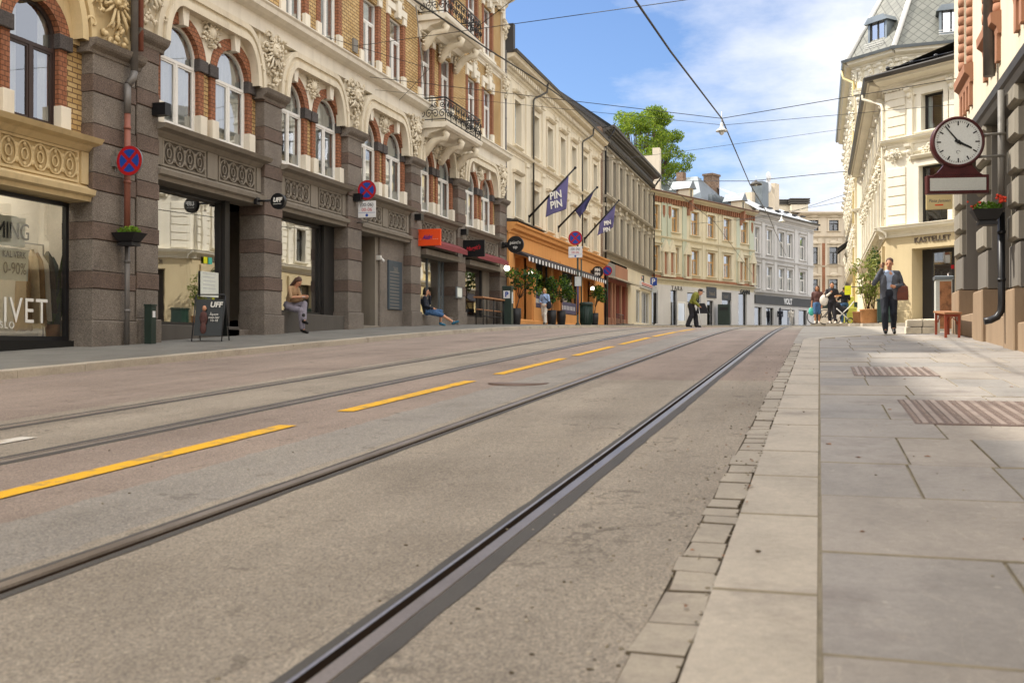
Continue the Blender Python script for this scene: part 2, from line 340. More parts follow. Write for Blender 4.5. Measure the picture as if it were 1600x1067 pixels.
# ---------------------------------------------------------------- ground, road, tracks, pavements
def asphalt():
    m, t, b = nt('asphalt'); ge = t.nodes.new('ShaderNodeNewGeometry'); pos = ge.outputs['Position']
    sx = t.nodes.new('ShaderNodeSeparateXYZ'); t.links.new(pos, sx.inputs[0]); X, Y = sx.outputs[0], sx.outputs[1]
    wob = math_(t, 'MULTIPLY', math_(t, 'SUBTRACT', noisef(t, 3.5, 4), .5), .16)
    X = math_(t, 'ADD', X, wob); Y = math_(t, 'ADD', Y, math_(t, 'MULTIPLY', wob, 3.0))
    def band(v, a, c): return math_(t, 'MULTIPLY', math_(t, 'GREATER_THAN', v, a), math_(t, 'LESS_THAN', v, c))
    red = math_(t, 'ADD', math_(t, 'ADD', band(X, -10.7, -6.75), band(X, -4.85, -3.55)), math_(t, 'MULTIPLY', band(X, -3.55, -.3), band(Y, 12.3, 33)), True)
    c = mixc(t, red, rgb('#9b9286'), rgb('#95877e'))
    c = mixc(t, band(X, -3.55, -2.9), c, rgb('#948f89'))
    v = t.nodes.new('ShaderNodeTexVoronoi'); v.inputs['Scale'].default_value = 150; t.links.new(pos, v.inputs['Vector'])
    c = mixc(t, 1.0, c, ramp(t, v.outputs['Color'], [(.1, (.6,) * 3), (.5, (.97,) * 3), (.9, (1.38, 1.35, 1.28))]), 'MULTIPLY')
    c = mixc(t, 1.0, c, ramp(t, noisef(t, 420, 2), [(.3, (.72,) * 3), (.7, (1.2,) * 3)]), 'MULTIPLY')
    c = mixc(t, 1.0, c, ramp(t, noisef(t, .55, 6, .65), [(.25, (.72, .71, .7)), (.5, (1,) * 3), (.75, (1.14, 1.13, 1.1))]), 'MULTIPLY')
    mp = t.nodes.new('ShaderNodeMapping'); mp.inputs['Scale'].default_value = (2.2, .16, 1); t.links.new(pos, mp.inputs[0])
    c = mixc(t, 1.0, c, ramp(t, noisef(t, 1, 5, .6, mp.outputs[0]), [(.3, (.84,) * 3), (.7, (1.08,) * 3)]), 'MULTIPLY')
    sp = ramp(t, noisef(t, 4.3, 3, .7), [(.63, (0, 0, 0)), (.7, (1, 1, 1))])           # oil drips and gum
    c = mixc(t, math_(t, 'MULTIPLY', sp, .4), c, rgb('#4c463f'))
    pe = t.nodes.new('ShaderNodeTexVoronoi'); pe.inputs['Scale'].default_value = 38; pe.inputs['Randomness'].default_value = 1; t.links.new(pos, pe.inputs['Vector']); sz = math_(t, 'LESS_THAN', pe.outputs['Distance'], .26)
    c = mixc(t, math_(t, 'MULTIPLY', sz, .32), c, ramp(t, pe.outputs['Color'], [(.25, rgb('#5a544c')), (.5, rgb('#988d80')), (.8, rgb('#cfc5b2'))]))   # bigger stones in the mix
    cr = t.nodes.new('ShaderNodeTexVoronoi'); cr.feature = 'DISTANCE_TO_EDGE'; cr.inputs['Scale'].default_value = .55
    wv = t.nodes.new('ShaderNodeVectorMath'); wv.operation = 'ADD'; t.links.new(pos, wv.inputs[0]); nn = t.nodes.new('ShaderNodeTexNoise'); nn.inputs['Scale'].default_value = 2.2; nn.inputs['Detail'].default_value = 5; t.links.new(pos, nn.inputs['Vector']); t.links.new(nn.outputs['Color'], wv.inputs[1]); t.links.new(wv.outputs[0], cr.inputs['Vector'])
    crk = math_(t, 'MULTIPLY', math_(t, 'LESS_THAN', cr.outputs['Distance'], .005), ramp(t, noisef(t, .8, 3), [(.47, (0, 0, 0)), (.56, (.4,) * 3)]))
    c = mixc(t, crk, c, rgb('#453f38'))
    t.links.new(c, b.inputs['Base Color']); b.inputs['Roughness'].default_value = .82; b.inputs['Specular IOR Level'].default_value = .3
    bump(t, b, noisef(t, 160, 3), .006, .8)
def slabmat(name, col, vein):
    m, t, b = nt(name); ge = t.nodes.new('ShaderNodeNewGeometry'); pos = ge.outputs['Position']; col = rgb(col)
    mp = t.nodes.new('ShaderNodeMapping'); mp.inputs['Scale'].default_value = (1.2, .8, 1); t.links.new(pos, mp.inputs[0])
    c = ramp(t, noisef(t, 1.3, 7, .65, mp.outputs[0]), [(.25, tuple(x * .7 for x in col)), (.5, col), (.75, tuple(x * 1.18 for x in col))])
    w = t.nodes.new('ShaderNodeTexNoise'); w.inputs['Scale'].default_value = 1.6; w.inputs['Detail'].default_value = 6; w.inputs['Distortion'].default_value = 1.5; t.links.new(pos, w.inputs['Vector'])
    ln = ramp(t, w.outputs['Fac'], [(.495, (0, 0, 0)), (.5, (1, 1, 1)), (.506, (0, 0, 0))]); c = mixc(t, math_(t, 'MULTIPLY', ln, .3), c, rgb(vein))
    c = mixc(t, 1.0, c, ramp(t, noisef(t, 180, 2), [(.3, (.85,) * 3), (.7, (1.08,) * 3)]), 'MULTIPLY')
    st = ramp(t, noisef(t, 1.1, 6, .68), [(.54, (0, 0, 0)), (.7, (1, 1, 1))]); c = mixc(t, math_(t, 'MULTIPLY', st, .5), c, rgb('#5a4e4a'))
    gum = t.nodes.new('ShaderNodeTexVoronoi'); gum.inputs['Scale'].default_value = 2.6; t.links.new(pos, gum.inputs['Vector'])
    gm = math_(t, 'LESS_THAN', gum.outputs['Distance'], .05); c = mixc(t, math_(t, 'MULTIPLY', gm, .45), c, rgb('#4f4842'))
    gu2 = t.nodes.new('ShaderNodeTexVoronoi'); gu2.inputs['Scale'].default_value = 4.1; t.links.new(pos, gu2.inputs['Vector']); c = mixc(t, math_(t, 'MULTIPLY', math_(t, 'LESS_THAN', gu2.outputs['Distance'], .045), .3), c, rgb('#c9c0b0'))
    c = mixc(t, 1.0, c, ramp(t, noisef(t, 26, 4, .7), [(.3, (.86,) * 3), (.7, (1.08,) * 3)]), 'MULTIPLY')
    t.links.new(c, b.inputs['Base Color']); b.inputs['Roughness'].default_value = .62; b.inputs['Specular IOR Level'].default_value = .4
    bump(t, b, noisef(t, 9, 6, .7), .006, .6)
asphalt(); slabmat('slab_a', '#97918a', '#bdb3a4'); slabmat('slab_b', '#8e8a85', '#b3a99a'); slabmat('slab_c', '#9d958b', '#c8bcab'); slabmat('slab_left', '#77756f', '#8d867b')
slabmat('kerb_mat', '#b3a999', '#c6bba6'); slabmat('cobble_mat', '#a59b8a', '#bdb29e'); slabmat('pale_pave', '#b3aa9a', '#c8c0b0'); slabmat('side_asphalt', '#989185', '#a9a294')
mat('joint', '#8d836f', .95, .35, 6); mat('joint_dark', '#5d5242', .95, .4, 8)
def worn(name, col):
    m, t, b = nt(name); b.inputs['Roughness'].default_value = .7
    c = mixc(t, 1.0, rgb(col), ramp(t, noisef(t, 260, 3), [(.32, (.45, .4, .35)), (.5, (1,) * 3)]), 'MULTIPLY')
    c = mixc(t, ramp(t, noisef(t, 6, 6, .7), [(.5, (0, 0, 0)), (.64, (.8,) * 3)]), c, rgb('#94805c'))
    t.links.new(c, b.inputs['Base Color']); bump(t, b, noisef(t, 160, 3), .004, .7)
worn('line_yellow', '#eeb616'); worn('line_white', '#d8d4cc')

YS = [-9 + .3 * i for i in range(74)] + [13.5 + .75 * i for i in range(62)] + [60 + 2.0 * i for i in range(60)]
def strip(mb, x0, x1, h, ys=None, mi=0, wob0=0, wob1=0):
    ys = ys or YS; xs = (x0, x1)
    pts = []
    for y in ys:
        for k, x in enumerate(xs):
            a = (wob0, wob1)[k]
            dx = a * (noise.noise(Vector((x * 3, y * 2.6, 1))) + .5 * noise.noise(Vector((x, y * 9, 5)))) if a else 0
            hh = h[k] if isinstance(h, tuple) else h
            pts.append((x + dx + bend(y), y, g(y) + hh))
    mb.add(pts, [(2 * i, 2 * i + 1, 2 * i + 3, 2 * i + 2) for i in range(len(ys) - 1)], mi)
m = MB()
n = 60
pts = [(x, y, (g(y) if y < 200 else g(200)) - .22 if True else 0) for y in (-400, -60, -9, 0, 12, 24, 28, 32, 36, 40, 46, 70, 130, 200, 3000) for x in (-2500, -60, 60, 2500)]
m.add(pts, [(4 * r + c, 4 * r + c + 1, 4 * r + c + 5, 4 * r + c + 4) for r in range(14) for c in range(3)])
struct(m.build('ground', 'asphalt'))
RAILS = [(-6.42, 1), (-4.98, -1), (-2.755, 1), (-1.24, -1)]      # head centre, side on which the groove lies
road = MB(); x = -10.6; tarw = .10
for c, sd in RAILS:
    lo, hi = (c - .03, c + .082) if sd > 0 else (c - .082, c + .03)
    tl, tr = (.02, .03) if sd > 0 else (.025, .06)
    if c < -4: tl, tr = .05, .07
    strip(road, x, lo - tl, 0, mi=0); strip(road, lo - tl - .01, lo, .003, mi=1, wob0=.01); strip(road, hi, hi + tr + .012, .003, mi=1, wob1=.014); x = hi + tr
strip(road, x, -.5, 0)
struct(road.build('road', ['asphalt', 'tar']))
LB = ('steel tram rail nearest the right kerb', 'left steel rail of the nearer tram track', 'right steel rail of the farther tram track', 'steel tram rail nearest the left pavement')
for (c, sd), lb in zip(RAILS, LB[::-1]):
    r = MB()
    pr = [(-.031, -.002), (-.026, .006), (.026, .006), (.03, -.004), (.033, -.05), (.068, -.05), (.071, .0), (.081, .003)]
    pr = [(c + sd * a, b) for a, b in pr]
    mi = [0, 0, 0, 1, 1, 1, 0]
    ys = YS
    for k in range(7):
        a, b_ = pr[k], pr[k + 1]
        if sd < 0: a, b_ = b_, a
        strip(r, a[0], b_[0], (a[1], b_[1]), ys, mi[k])
    o = r.build('tram_rail', ['steel', 'groove']); tag(o, lb, 'rail', 'tram rails in the street'); o['kind'] = 'structure' if 0 else 'thing'
for i, (a, b_) in enumerate([(-2.2, 1.2), (3.0, 7.35)] + [(yx(a_, -4.08), yx(b_, -4.08)) for a_, b_ in ((540, 735), (778, 880), (897, 957), (970, 1015), (1021, 1056), (1060, 1085))]):
    mm = MB(); ys = [a + (b_ - a) * k / 12 for k in range(13)]; strip(mm, -4.16, -4.0, .007, ys, 0, .012, .012)
    struct(mm.build('lane_line', 'line_yellow'))
mm = MB(); strip(mm, -5.75, -5.6, .007, [3.5 + .282 * k for k in range(11)], 0, .01, .01); struct(mm.build('white_road_arrow', 'line_white'))
# gutter setts and kerb on the right
m = MB(); strip(m, -.52, 0, -.008, [y for y in YS if y < 23.2], 0); y = -8.0
while y < 22.6:
    L = R.uniform(.16, .36); x0, x1 = -.5 + R.uniform(-.012, .014), -.343 + R.uniform(-.012, .008); z = R.uniform(.004, .011); j = R.uniform(.003, .008)
    q = []
    for (hh, i) in ((-.04, 0), (z - .004, 0), (z, .004)):
        for (xx, yy) in ((x0 + i, y + j + i), (x1 - i, y + j + i), (x1 - i, y + L - j - i), (x0 + i, y + L - j - i)):
            q.append((xx + .014 * noise.noise(Vector((xx * 9, yy * 9, 1))), yy, g(yy) + hh + .004 * noise.noise(Vector((xx * 7, yy * 7, 0)))))
    m.add(q, [(8, 9, 10, 11)], 1); m.add(q, [(l + k, l + (k + 1) % 4, l + 4 + (k + 1) % 4, l + 4 + k) for l in (0, 4) for k in range(4)], 0); y += L
struct(m.build('gutter', ['joint_dark', 'cobble_mat']))
KH = .065
def stone(m, cs, h, mi, inset=.008, low=.12, side=None):
    q = []
    for (hh, i) in ((h - low, 0), (h - inset, 0), (h, inset)):
        cx = sum(c[0] for c in cs) / len(cs); cy = sum(c[1] for c in cs) / len(cs)
        for (xx, yy) in cs:
            d = math.hypot(xx - cx, yy - cy); f = 1 - i / d * 1.3
            q.append((cx + (xx - cx) * f, cy + (yy - cy) * f, g(cy + (yy - cy) * f) + hh))
    n = len(cs)
    m.add(q, [tuple(range(2 * n, 3 * n))], mi); m.add(q, [(l + k, l + (k + 1) % n, l + n + (k + 1) % n, l + n + k) for l in (0, n) for k in range(n)], mi if side is None else side)   # grimy edges in the joints
m = MB(); y = -8.0
for yy in [2.02, 2.96, 3.98, 4.9, 5.62, 6.7, 7.6, 8.8, 9.9]: pass
edges = [-8, -6.6, -5.2, -3.9, -2.6, -1.3, 0, 1.1, 2.25, 3.28, 4.45, 5.42, 6.3, 7.6, 8.7, 9.9, 11.2, 12.4, 13.5, 14.8, 16.0, 17.2, 18.3, 19.5, 20.7, 21.8, 22.6]
for a, b_ in zip(edges, edges[1:]): stone(m, [(-.325, a + .008), (-.005, a + .008), (-.005, b_ - .008), (-.325, b_ - .008)], KH, 0, .005, .12, 1)
arc = [(-.17 + dx, 22.6 + dy) for dx, dy in ((0, 0), (.02, .5), (.15, 1.0), (.55, 1.75), (1.1, 2.5), (1.9, 3.5), (3.0, 4.6), (4.6, 5.6), (8, 6.6))]
for (ax, ay), (bx, by) in zip(arc, arc[1:]):
    d = Vector((bx - ax, by - ay)).normalized(); nx, ny = -d.y * .165, d.x * .165
    stone(m, [(ax + nx, ay + ny), (ax - nx, ay - ny), (bx - nx, by - ny), (bx + nx, by + ny)][::-1] if 0 else [(ax - nx, ay - ny), (bx - nx, by - ny), (bx + nx, by + ny), (ax + nx, ay + ny)], KH, 0, .01)
struct(m.build('kerb_right', ['kerb_mat', 'joint']))
# slab pavement on the right, every slab cut on its own
m = MB(); mj = MB(); y = -8.2
ang = [(a[0] + .16, a[1]) for a in arc]
def xlim(y):      # the pavement corner: left limit behind the kerb stones
    if y < 22.6: return 0.0
    for (ax, ay), (bx, by) in zip(arc, arc[1:]):
        if ay <= y <= by: return ax + (bx - ax) * (y - ay) / (by - ay) + .19
    return 99
rows = [1.0, 1.02, .98, 1.05]
k = 0
while y < 27.5:
    L = R.uniform(.82, 1.12); x = max(0.0, xlim(y + L)); first = True
    widths = [.46, .53, .62, .8] if k % 2 else [.53, .44, .7, .66]
    while x < 3.7:
        w = R.uniform(.42, .95); x1 = x + w
        if x1 > 3.4: x1 = 3.75
        h = KH + .004 + R.uniform(-.003, .003)
        stone(m, [(x + .005, y + .006), (x1 - .005, y + .006), (x1 - .006, y + L - .006), (x + .006, y + L - .006)], h, R.choice((0, 0, 1, 2)), .004, .12, 3); x = x1
    y += L; k += 1
ys = [-8.2 + .5 * i for i in range(72)]
mj.add([(xx, yy, g(yy) + KH - .006) for yy in ys for xx in (-.012 if yy < 22.6 else min(xlim(yy), 3.7), 3.75)], [(2 * i, 2 * i + 1, 2 * i + 3, 2 * i + 2) for i in range(len(ys) - 1)], 0)
struct(m.build('pavement_right', ['slab_a', 'slab_b', 'slab_c', 'joint'])); struct(mj.build('pavement_bed', ['joint']))
# side street and the pale pavement in front of the corner cafe
m = MB(); ys = [22.0 + 1.0 * i for i in range(23)]
m.add([(xx, yy, g(yy) + .012) for yy in ys for xx in (-.52, 4, 40)], [(3 * i + j, 3 * i + j + 1, 3 * i + j + 4, 3 * i + j + 3) for i in range(len(ys) - 1) for j in (0, 1)], 0)
struct(m.build('side_street', ['side_asphalt']))
m = MB()
for a, b_, x0 in [(41.6, 44, 1.6)] + [(44 + 3 * i, 47 + 3 * i, max(-.4, 1.2 - i * .9)) for i in range(28)]:
    for j in range(2):
        xa = x0 + bend((a + b_) / 2) if j == 0 else x0 + 3 + bend(a); xb = (x0 + 3 + bend(a)) if j == 0 else 12 + bend(a)
        stone(m, [(xa, a + .004), (xb - .006, a + .004), (xb - .006, b_ - .004), (xa, b_ - .004)], .12, 0, .006, .3)
struct(m.build('pavement_cafe', ['pale_pave']))
# left pavement with its granite kerb
m = MB(); e = -8.0
while e < 104:
    L = R.uniform(1.2, 1.9); b0_, b1_ = bend(e), bend(e + L)
    stone(m, [(-10.88 + b0_, e + .004), (-10.6 + b0_, e + .004), (-10.6 + b1_, e + L - .004), (-10.88 + b1_, e + L - .004)], .12, 0, .012, .3); e += L
struct(m.build('kerb_left', ['kerb_mat']))
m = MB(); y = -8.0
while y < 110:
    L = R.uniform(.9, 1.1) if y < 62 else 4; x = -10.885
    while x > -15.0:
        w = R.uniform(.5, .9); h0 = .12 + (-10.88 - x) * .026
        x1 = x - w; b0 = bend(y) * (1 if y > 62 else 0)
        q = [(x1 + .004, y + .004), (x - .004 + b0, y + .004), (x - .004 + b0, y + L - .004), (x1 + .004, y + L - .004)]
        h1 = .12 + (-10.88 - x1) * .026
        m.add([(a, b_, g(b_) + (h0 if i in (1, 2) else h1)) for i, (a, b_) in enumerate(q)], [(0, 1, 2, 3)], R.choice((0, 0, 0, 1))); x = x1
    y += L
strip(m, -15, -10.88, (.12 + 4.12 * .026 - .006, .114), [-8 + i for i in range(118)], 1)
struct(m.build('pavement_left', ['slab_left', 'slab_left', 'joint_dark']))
def gl(x, y):     # height of the left pavement
    return g(y) + .12 + max(0, (-10.88 - x)) * .026
def gr(y): return g(y) + KH + .004
# iron covers in the right pavement
def cover(x0, x1, y0, y1, lb):
    t = thing('iron_cover', lb, 'cover', ((x0 + x1) / 2, y0, gr(y0)), 'iron covers in the pavement')
    a = MB(); f = MB(); n = 10
    h = lambda y, d: gr(y) + d
    def bx(mb, xa, xb, ya, yb, d, mi=0):
        mb.add([(xa, ya, h(ya, d)), (xb, ya, h(ya, d)), (xb, yb, h(yb, d)), (xa, yb, h(yb, d)), (xa, ya, h(ya, -.03)), (xb, ya, h(ya, -.03)), (xb, yb, h(yb, -.03)), (xa, yb, h(yb, -.03))],
               [(0, 1, 2, 3), (0, 4, 5, 1), (1, 5, 6, 2), (2, 6, 7, 3), (3, 7, 4, 0)], mi)
    bx(a, x0, x1, y0, y1, .004)
    w = (x1 - x0) / n
    for i in range(n): bx(f, x0 + i * w + w * .5, x0 + (i + 1) * w - .012, y0 + .03, y1 - .03, .009)
    for i in range(n):
        for j in range(int((y1 - y0) / .09)): bx(f, x0 + i * w + .014, x0 + i * w + .036, y0 + .04 + j * .09, y0 + .07 + j * .09, .0085)
    a.build('plate', 'cover_iron', t); f.build('ribs', 'cover_rib', t)
cover(.65, 1.67, 7.75, 9.5, 'larger ribbed iron cover set in the pavement, nearest the camera')
cover(.38, 1.3, 12.3, 13.8, 'smaller ribbed iron cover set in the pavement farther up the street')
mm = MB(); mm.lathe((-3.4, 11.6, g(11.6) + .004), [(.36, -.05), (.36, .004), (.31, .006), (.30, .002), (0.001, .002)], 28); tag(mm.build('manhole_cover', 'cover_iron'), 'round dark manhole cover beside the yellow lane line', 'manhole cover')

# grit and dry scraps swept into the gutter and along the rails
m = MB(); q = random.Random(77)
for k in range(620):
    y = q.uniform(1.8, 20) if k % 3 else q.uniform(1.8, 8)
    x = q.choice((q.gauss(-.56, .06), q.gauss(-.345, .012), q.gauss(-1.1, .3), q.uniform(-6, 2.6)))
    r = q.uniform(.003, .008); h = g(y) + (KH + .006 if x > -.33 else .012 if x > -.5 else .002)
    m.ball((x, y, h), (r * q.uniform(.8, 1.6), r, r * .6), 5, 3, q.randrange(3), True)
for k in range(46):
    y = q.uniform(2, 16); x = q.choice((q.gauss(-.55, .1), q.uniform(0, 2.8), q.gauss(-.34, .03))); h = g(y) + (KH + .008 if x > -.33 else .016); a = q.uniform(0, 6.3); L = q.uniform(.012, .03)
    d = Vector((math.cos(a), math.sin(a), 0)) * L; e = Vector((-d.y, d.x, 0)) * .5; c = Vector((x, y, h)); m.add([c - d, c + e + Vector((0, 0, .006)), c + d, c - e + Vector((0, 0, .004))], [(0, 1, 2, 3)], 3, False, True)
o = m.build('grit', ['joint_dark', 'joint', 'kerb_mat', 'rust_paint']); tag(o, 'grit and dry scraps scattered along the gutter', 'litter', None, 'stuff')
# ---------------------------------------------------------------- people
DEF = dict(pel=(0, 0, .93), che=(0, .01, 1.30), nec=(0, .0, 1.46), hea=(0, .02, 1.62),
           sL=(-.18, 0, 1.40), eL=(-.22, -.02, 1.12), hL=(-.23, .05, .86), sR=(.18, 0, 1.40), eR=(.22, -.02, 1.12), hR=(.23, .05, .86),
           tL=(-.09, 0, .90), kL=(-.1, .03, .49), aL=(-.1, 0, .09), tR=(.09, 0, .90), kR=(.1, .03, .49), aR=(.1, 0, .09),
           fL=(-.12, .17, .03), fR=(.12, .17, .03), look=(0, 1, -.05))
def person(label, pos, yaw, pose, wear, vox=.013, h=1.0, fem=False, cat='person', group=None):
    """one body skin, grown from joints, then clothes that follow it as separate layers. Local x = viewer's left->right when the person faces +y"""
    J = {k: Vector(v) for k, v in DEF.items()}; J.update({k: Vector(v) for k, v in pose.items()})
    Mx = Matrix.Translation(pos) @ Matrix.Rotation(yaw, 4, 'Z') @ Matrix.Scale(h, 4); look = J.pop('look').normalized(); fh = {k: J.pop(k) for k in ('dL', 'dR') if k in J}
    W = {k: Mx @ v for k, v in J.items()}; t = thing('person', label, cat, pos, group)
    R3 = Mx.to_3x3(); up = (W['che'] - W['pel']).normalized(); sh = (W['sR'] - W['sL']).normalized(); f_ = up.cross(sh) * -1
    rot = Matrix((sh, sh.cross(up) * -1, up)).transposed() if True else None
    S = h * (.92 if fem else 1)
    def torso(m, g, lo=0.0, hi=1.0):
        mid = W['pel'].lerp(W['che'], .5)
        m.ball(W['pel'], (.165 * S + g, .115 * S + g, .14 * S + g), 14, 10, 0, True, rot); m.ball(mid, (.145 * S + g, .105 * S + g, .2 * S + g), 14, 10, 0, True, rot); m.ball(W['che'], (.175 * S + g, .115 * S + g, .2 * S + g), 14, 10, 0, True, rot)
        m.cap(W['sL'], .055 * S + g, W['che'].lerp(W['nec'], .7), .07 * S + g); m.cap(W['sR'], .055 * S + g, W['che'].lerp(W['nec'], .7), .07 * S + g)
    def arm(m, s, g, to=1.0, cuff=None):
        a, e, w = W['s' + s], W['e' + s], W['h' + s]; m.cap(a, .056 * S + g, e, .042 * S + g)
        if to > .5: m.cap(e, .042 * S + g, e.lerp(w, min(1, (to - .5) * 2)), .029 * S + g)
    def leg(m, s, g, to=1.0, flare=0):
        a, k, n = W['t' + s], W['k' + s], W['a' + s]; m.cap(a, .088 * S + g, k, .058 * S + g)
        if to > .5: m.cap(k, .058 * S + g + flare * .5, k.lerp(n, min(1, (to - .5) * 2)), .04 * S + g + flare)
    m = MB(); torso(m, 0)
    for s in 'LR': arm(m, s, 0); leg(m, s, 0); m.cap(W['a' + s], .04 * h, W['f' + s], .03 * h)
    H = W['hea']; lk = (R3 @ look).normalized(); hx = lk.cross(Vector((0, 0, 1))).normalized(); hz = hx.cross(lk).normalized(); hr = Matrix((hx, lk, hz)).transposed(); T = lambda x, y, z: H + (hx * x + lk * y + hz * z) * h
    m.cap(W['nec'] - Vector((0, 0, .06 * h)), .056 * h, T(0, -.01, -.06), .05 * h)
    m.ball(T(0, -.012, .03), (.077 * h, .096 * h, .098 * h), 14, 10, 0, True, hr); m.ball(T(0, .018, -.045), (.06 * h, .07 * h, .078 * h), 12, 8, 0, True, hr); m.ball(T(0, .06, -.085), (.03 * h, .025 * h, .022 * h), 8, 6, 0, True, hr)
    m.cap(T(0, .086, .02), .011 * h, T(0, .108, -.022), .016 * h, 6)
    for s in (-1, 1): m.ball(T(s * .078, -.008, -.005), (.012 * h, .024 * h, .033 * h), 8, 6, 0, True, hr); m.ball(T(s * .035, .078, .032), (.026 * h, .012 * h, .009 * h), 8, 5, 0, True, hr)
    for s in 'LR':                     # hands: palm, four uneven curled fingers, thumb
        w = W['h' + s]; d = (R3 @ fh['d' + s]).normalized() if 'd' + s in fh else (w - W['e' + s]).normalized(); sd = 1 if s == 'R' else -1
        px_ = d.cross(R3 @ Vector((0, 1, .2))); px_ = px_.normalized() if px_.length > .1 else d.orthogonal().normalized(); py_ = px_.cross(d).normalized(); q = lambda a, b_, c: w + (d * a + px_ * b_ + py_ * c) * h
        m.cap(q(0, 0, 0), .027 * h, q(.05, 0, 0), .03 * h, 8); m.ball(q(.055, 0, 0), (.03 * h,) * 3, 8, 6, 0, True)
        for k, (o, L) in enumerate(((-.03, .062), (-.01, .075), (.01, .07), (.029, .055))): b0_ = q(.075, o, 0); b1_ = q(.075 + L * .55, o * 1.1, .012); m.cap(b0_, .0115 * h, b1_, .0105 * h, 6); m.cap(b1_, .0105 * h, q(.075 + L * .85, o * 1.1, .035), .009 * h, 6)
        m.cap(q(.02, -.03, .01), .014 * h, q(.055, -.055, .022), .012 * h, 6); m.cap(q(.055, -.055, .022), .012 * h, q(.085, -.05, .036), .01 * h, 6)
    m.build('body', wear.get('skin', 'skin'), t, None, True, vox)
    e = MB()
    for s in (-1, 1): e.ball(T(s * .034, .083, .014), (.012 * h, .008 * h, .008 * h), 8, 6, 0, True, hr)
    e.build('eyes', 'eye', t); e = MB(); e.ball(T(0, .088, -.052), (.024 * h, .008 * h, .007 * h), 8, 5, 0, True, hr); e.build('mouth', 'lip', t)
    hs, hm = wear.get('hair', ('short', 'hair_brown')); m = MB()
    m.ball(T(0, -.026, .052), (.086 * h, .098 * h, .092 * h), 14, 10, 0, True, hr)
    if hs == 'long':
        for s in (-1, 1): m.cap(T(s * .07, -.03, .03), .042 * h, T(s * .085, -.03, -.2), .035 * h)
        m.cap(T(0, -.075, .02), .07 * h, T(0, -.08, -.22), .06 * h)
    if hs == 'mid':
        for s in (-1, 1): m.cap(T(s * .068, -.02, .03), .038 * h, T(s * .072, -.015, -.1), .03 * h)
        m.cap(T(0, -.07, .02), .06 * h, T(0, -.07, -.1), .05 * h)
    if hs == 'bun': m.ball(T(0, -.09, .1), .045 * h, 8, 6, 0, True)
    q_ = random.Random(label)
    for k in range(14): a = q_.uniform(.2, 2.94); m.ball(T(.07 * math.cos(a), -.03 - .05 * q_.random(), .06 + .07 * math.sin(a)), .022 * h, 6, 5, 0, True)
    m.build('hair', hm, t, None, True, .014)
    def wearit(name, mk, fn, v=vox):
        m = MB(); fn(m); o = m.build(name, mk, t, None, True, v)
        cs = []                          # cloth folds
        for c_, n_ in [(q.co.copy(), q.normal.copy()) for q in o.data.vertices]:
            p = c_ * 9; c_ += n_ * noise.noise(Vector((p.x * 1.6, p.y * 1.6, p.z * .7))) * .012; cs.extend(c_)
        o.data.vertices.foreach_set('co', cs); o.data.update()
        return o
    for name, mk, kind, kw in wear.get('clothes', ()):
        g_ = kw.get('g', .016)
        if kind == 'top':
            def fn(m): torso(m, g_); [arm(m, s, g_, kw.get('sleeve', 1.0) if s not in kw.get('bare', '') else .3) for s in 'LR']
            wearit(name, mk, fn)
        elif kind == 'coat':
            def fn(m):
                [arm(m, s, g_ + .006, .97) for s in 'LR']
                m.cap(W['sL'], .07 * S + g_, W['che'].lerp(W['nec'], .6), .07 * S + g_); m.cap(W['sR'], .07 * S + g_, W['che'].lerp(W['nec'], .6), .07 * S + g_)
                for s in 'LR':
                    sg = sh * (-1 if s == 'L' else 1); fw = R3 @ Vector((0, 1, 0)); m.cap(W['che'] + sg * .12 * S + fw * .045, .085 * S + g_, W['pel'] + sg * .118 * S + fw * .05 - up * kw.get('len', .1), .07 * S + g_); m.cap(W['che'] + sg * .1 * S - fw * .05, .09 * S, W['pel'] + sg * .09 * S - fw * .05 - up * kw.get('len', .1), .095 * S)
            wearit(name, mk, fn)
        elif kind == 'legs':
            def fn(m): [leg(m, s, g_, kw.get('to', 1.0), kw.get('flare', 0)) for s in 'LR']; m.ball(W['pel'], (.165 * S + g_, .118 * S + g_, .13 * S + g_), 14, 10, 0, True, rot); [m.cap(W['t' + s], .092 * S + g_, W['pel'], .1 * S + g_) for s in 'LR']
            wearit(name, mk, fn)
        elif kind == 'shoes':
            for s in 'LR':
                m = MB(); a, f2 = W['a' + s], W['f' + s]; dn = Vector((0, 0, .03 * h)); m.cap(a - dn * 1.2, .048 * h, f2, .04 * h); m.cap(a + (a - f2).normalized() * .03 - dn * 1.4, .042 * h, a.lerp(f2, .5) - dn * .3, .046 * h); m.cap(a - dn, .05 * h, a + Vector((0, 0, kw.get('up', .02) * h)), .05 * h)
                m.build('shoe', mk, t, None, True, .012)
    return t, W, T
def gz(x, y, side): return (gl(x, y) if side == 'l' else g(y) + .06)
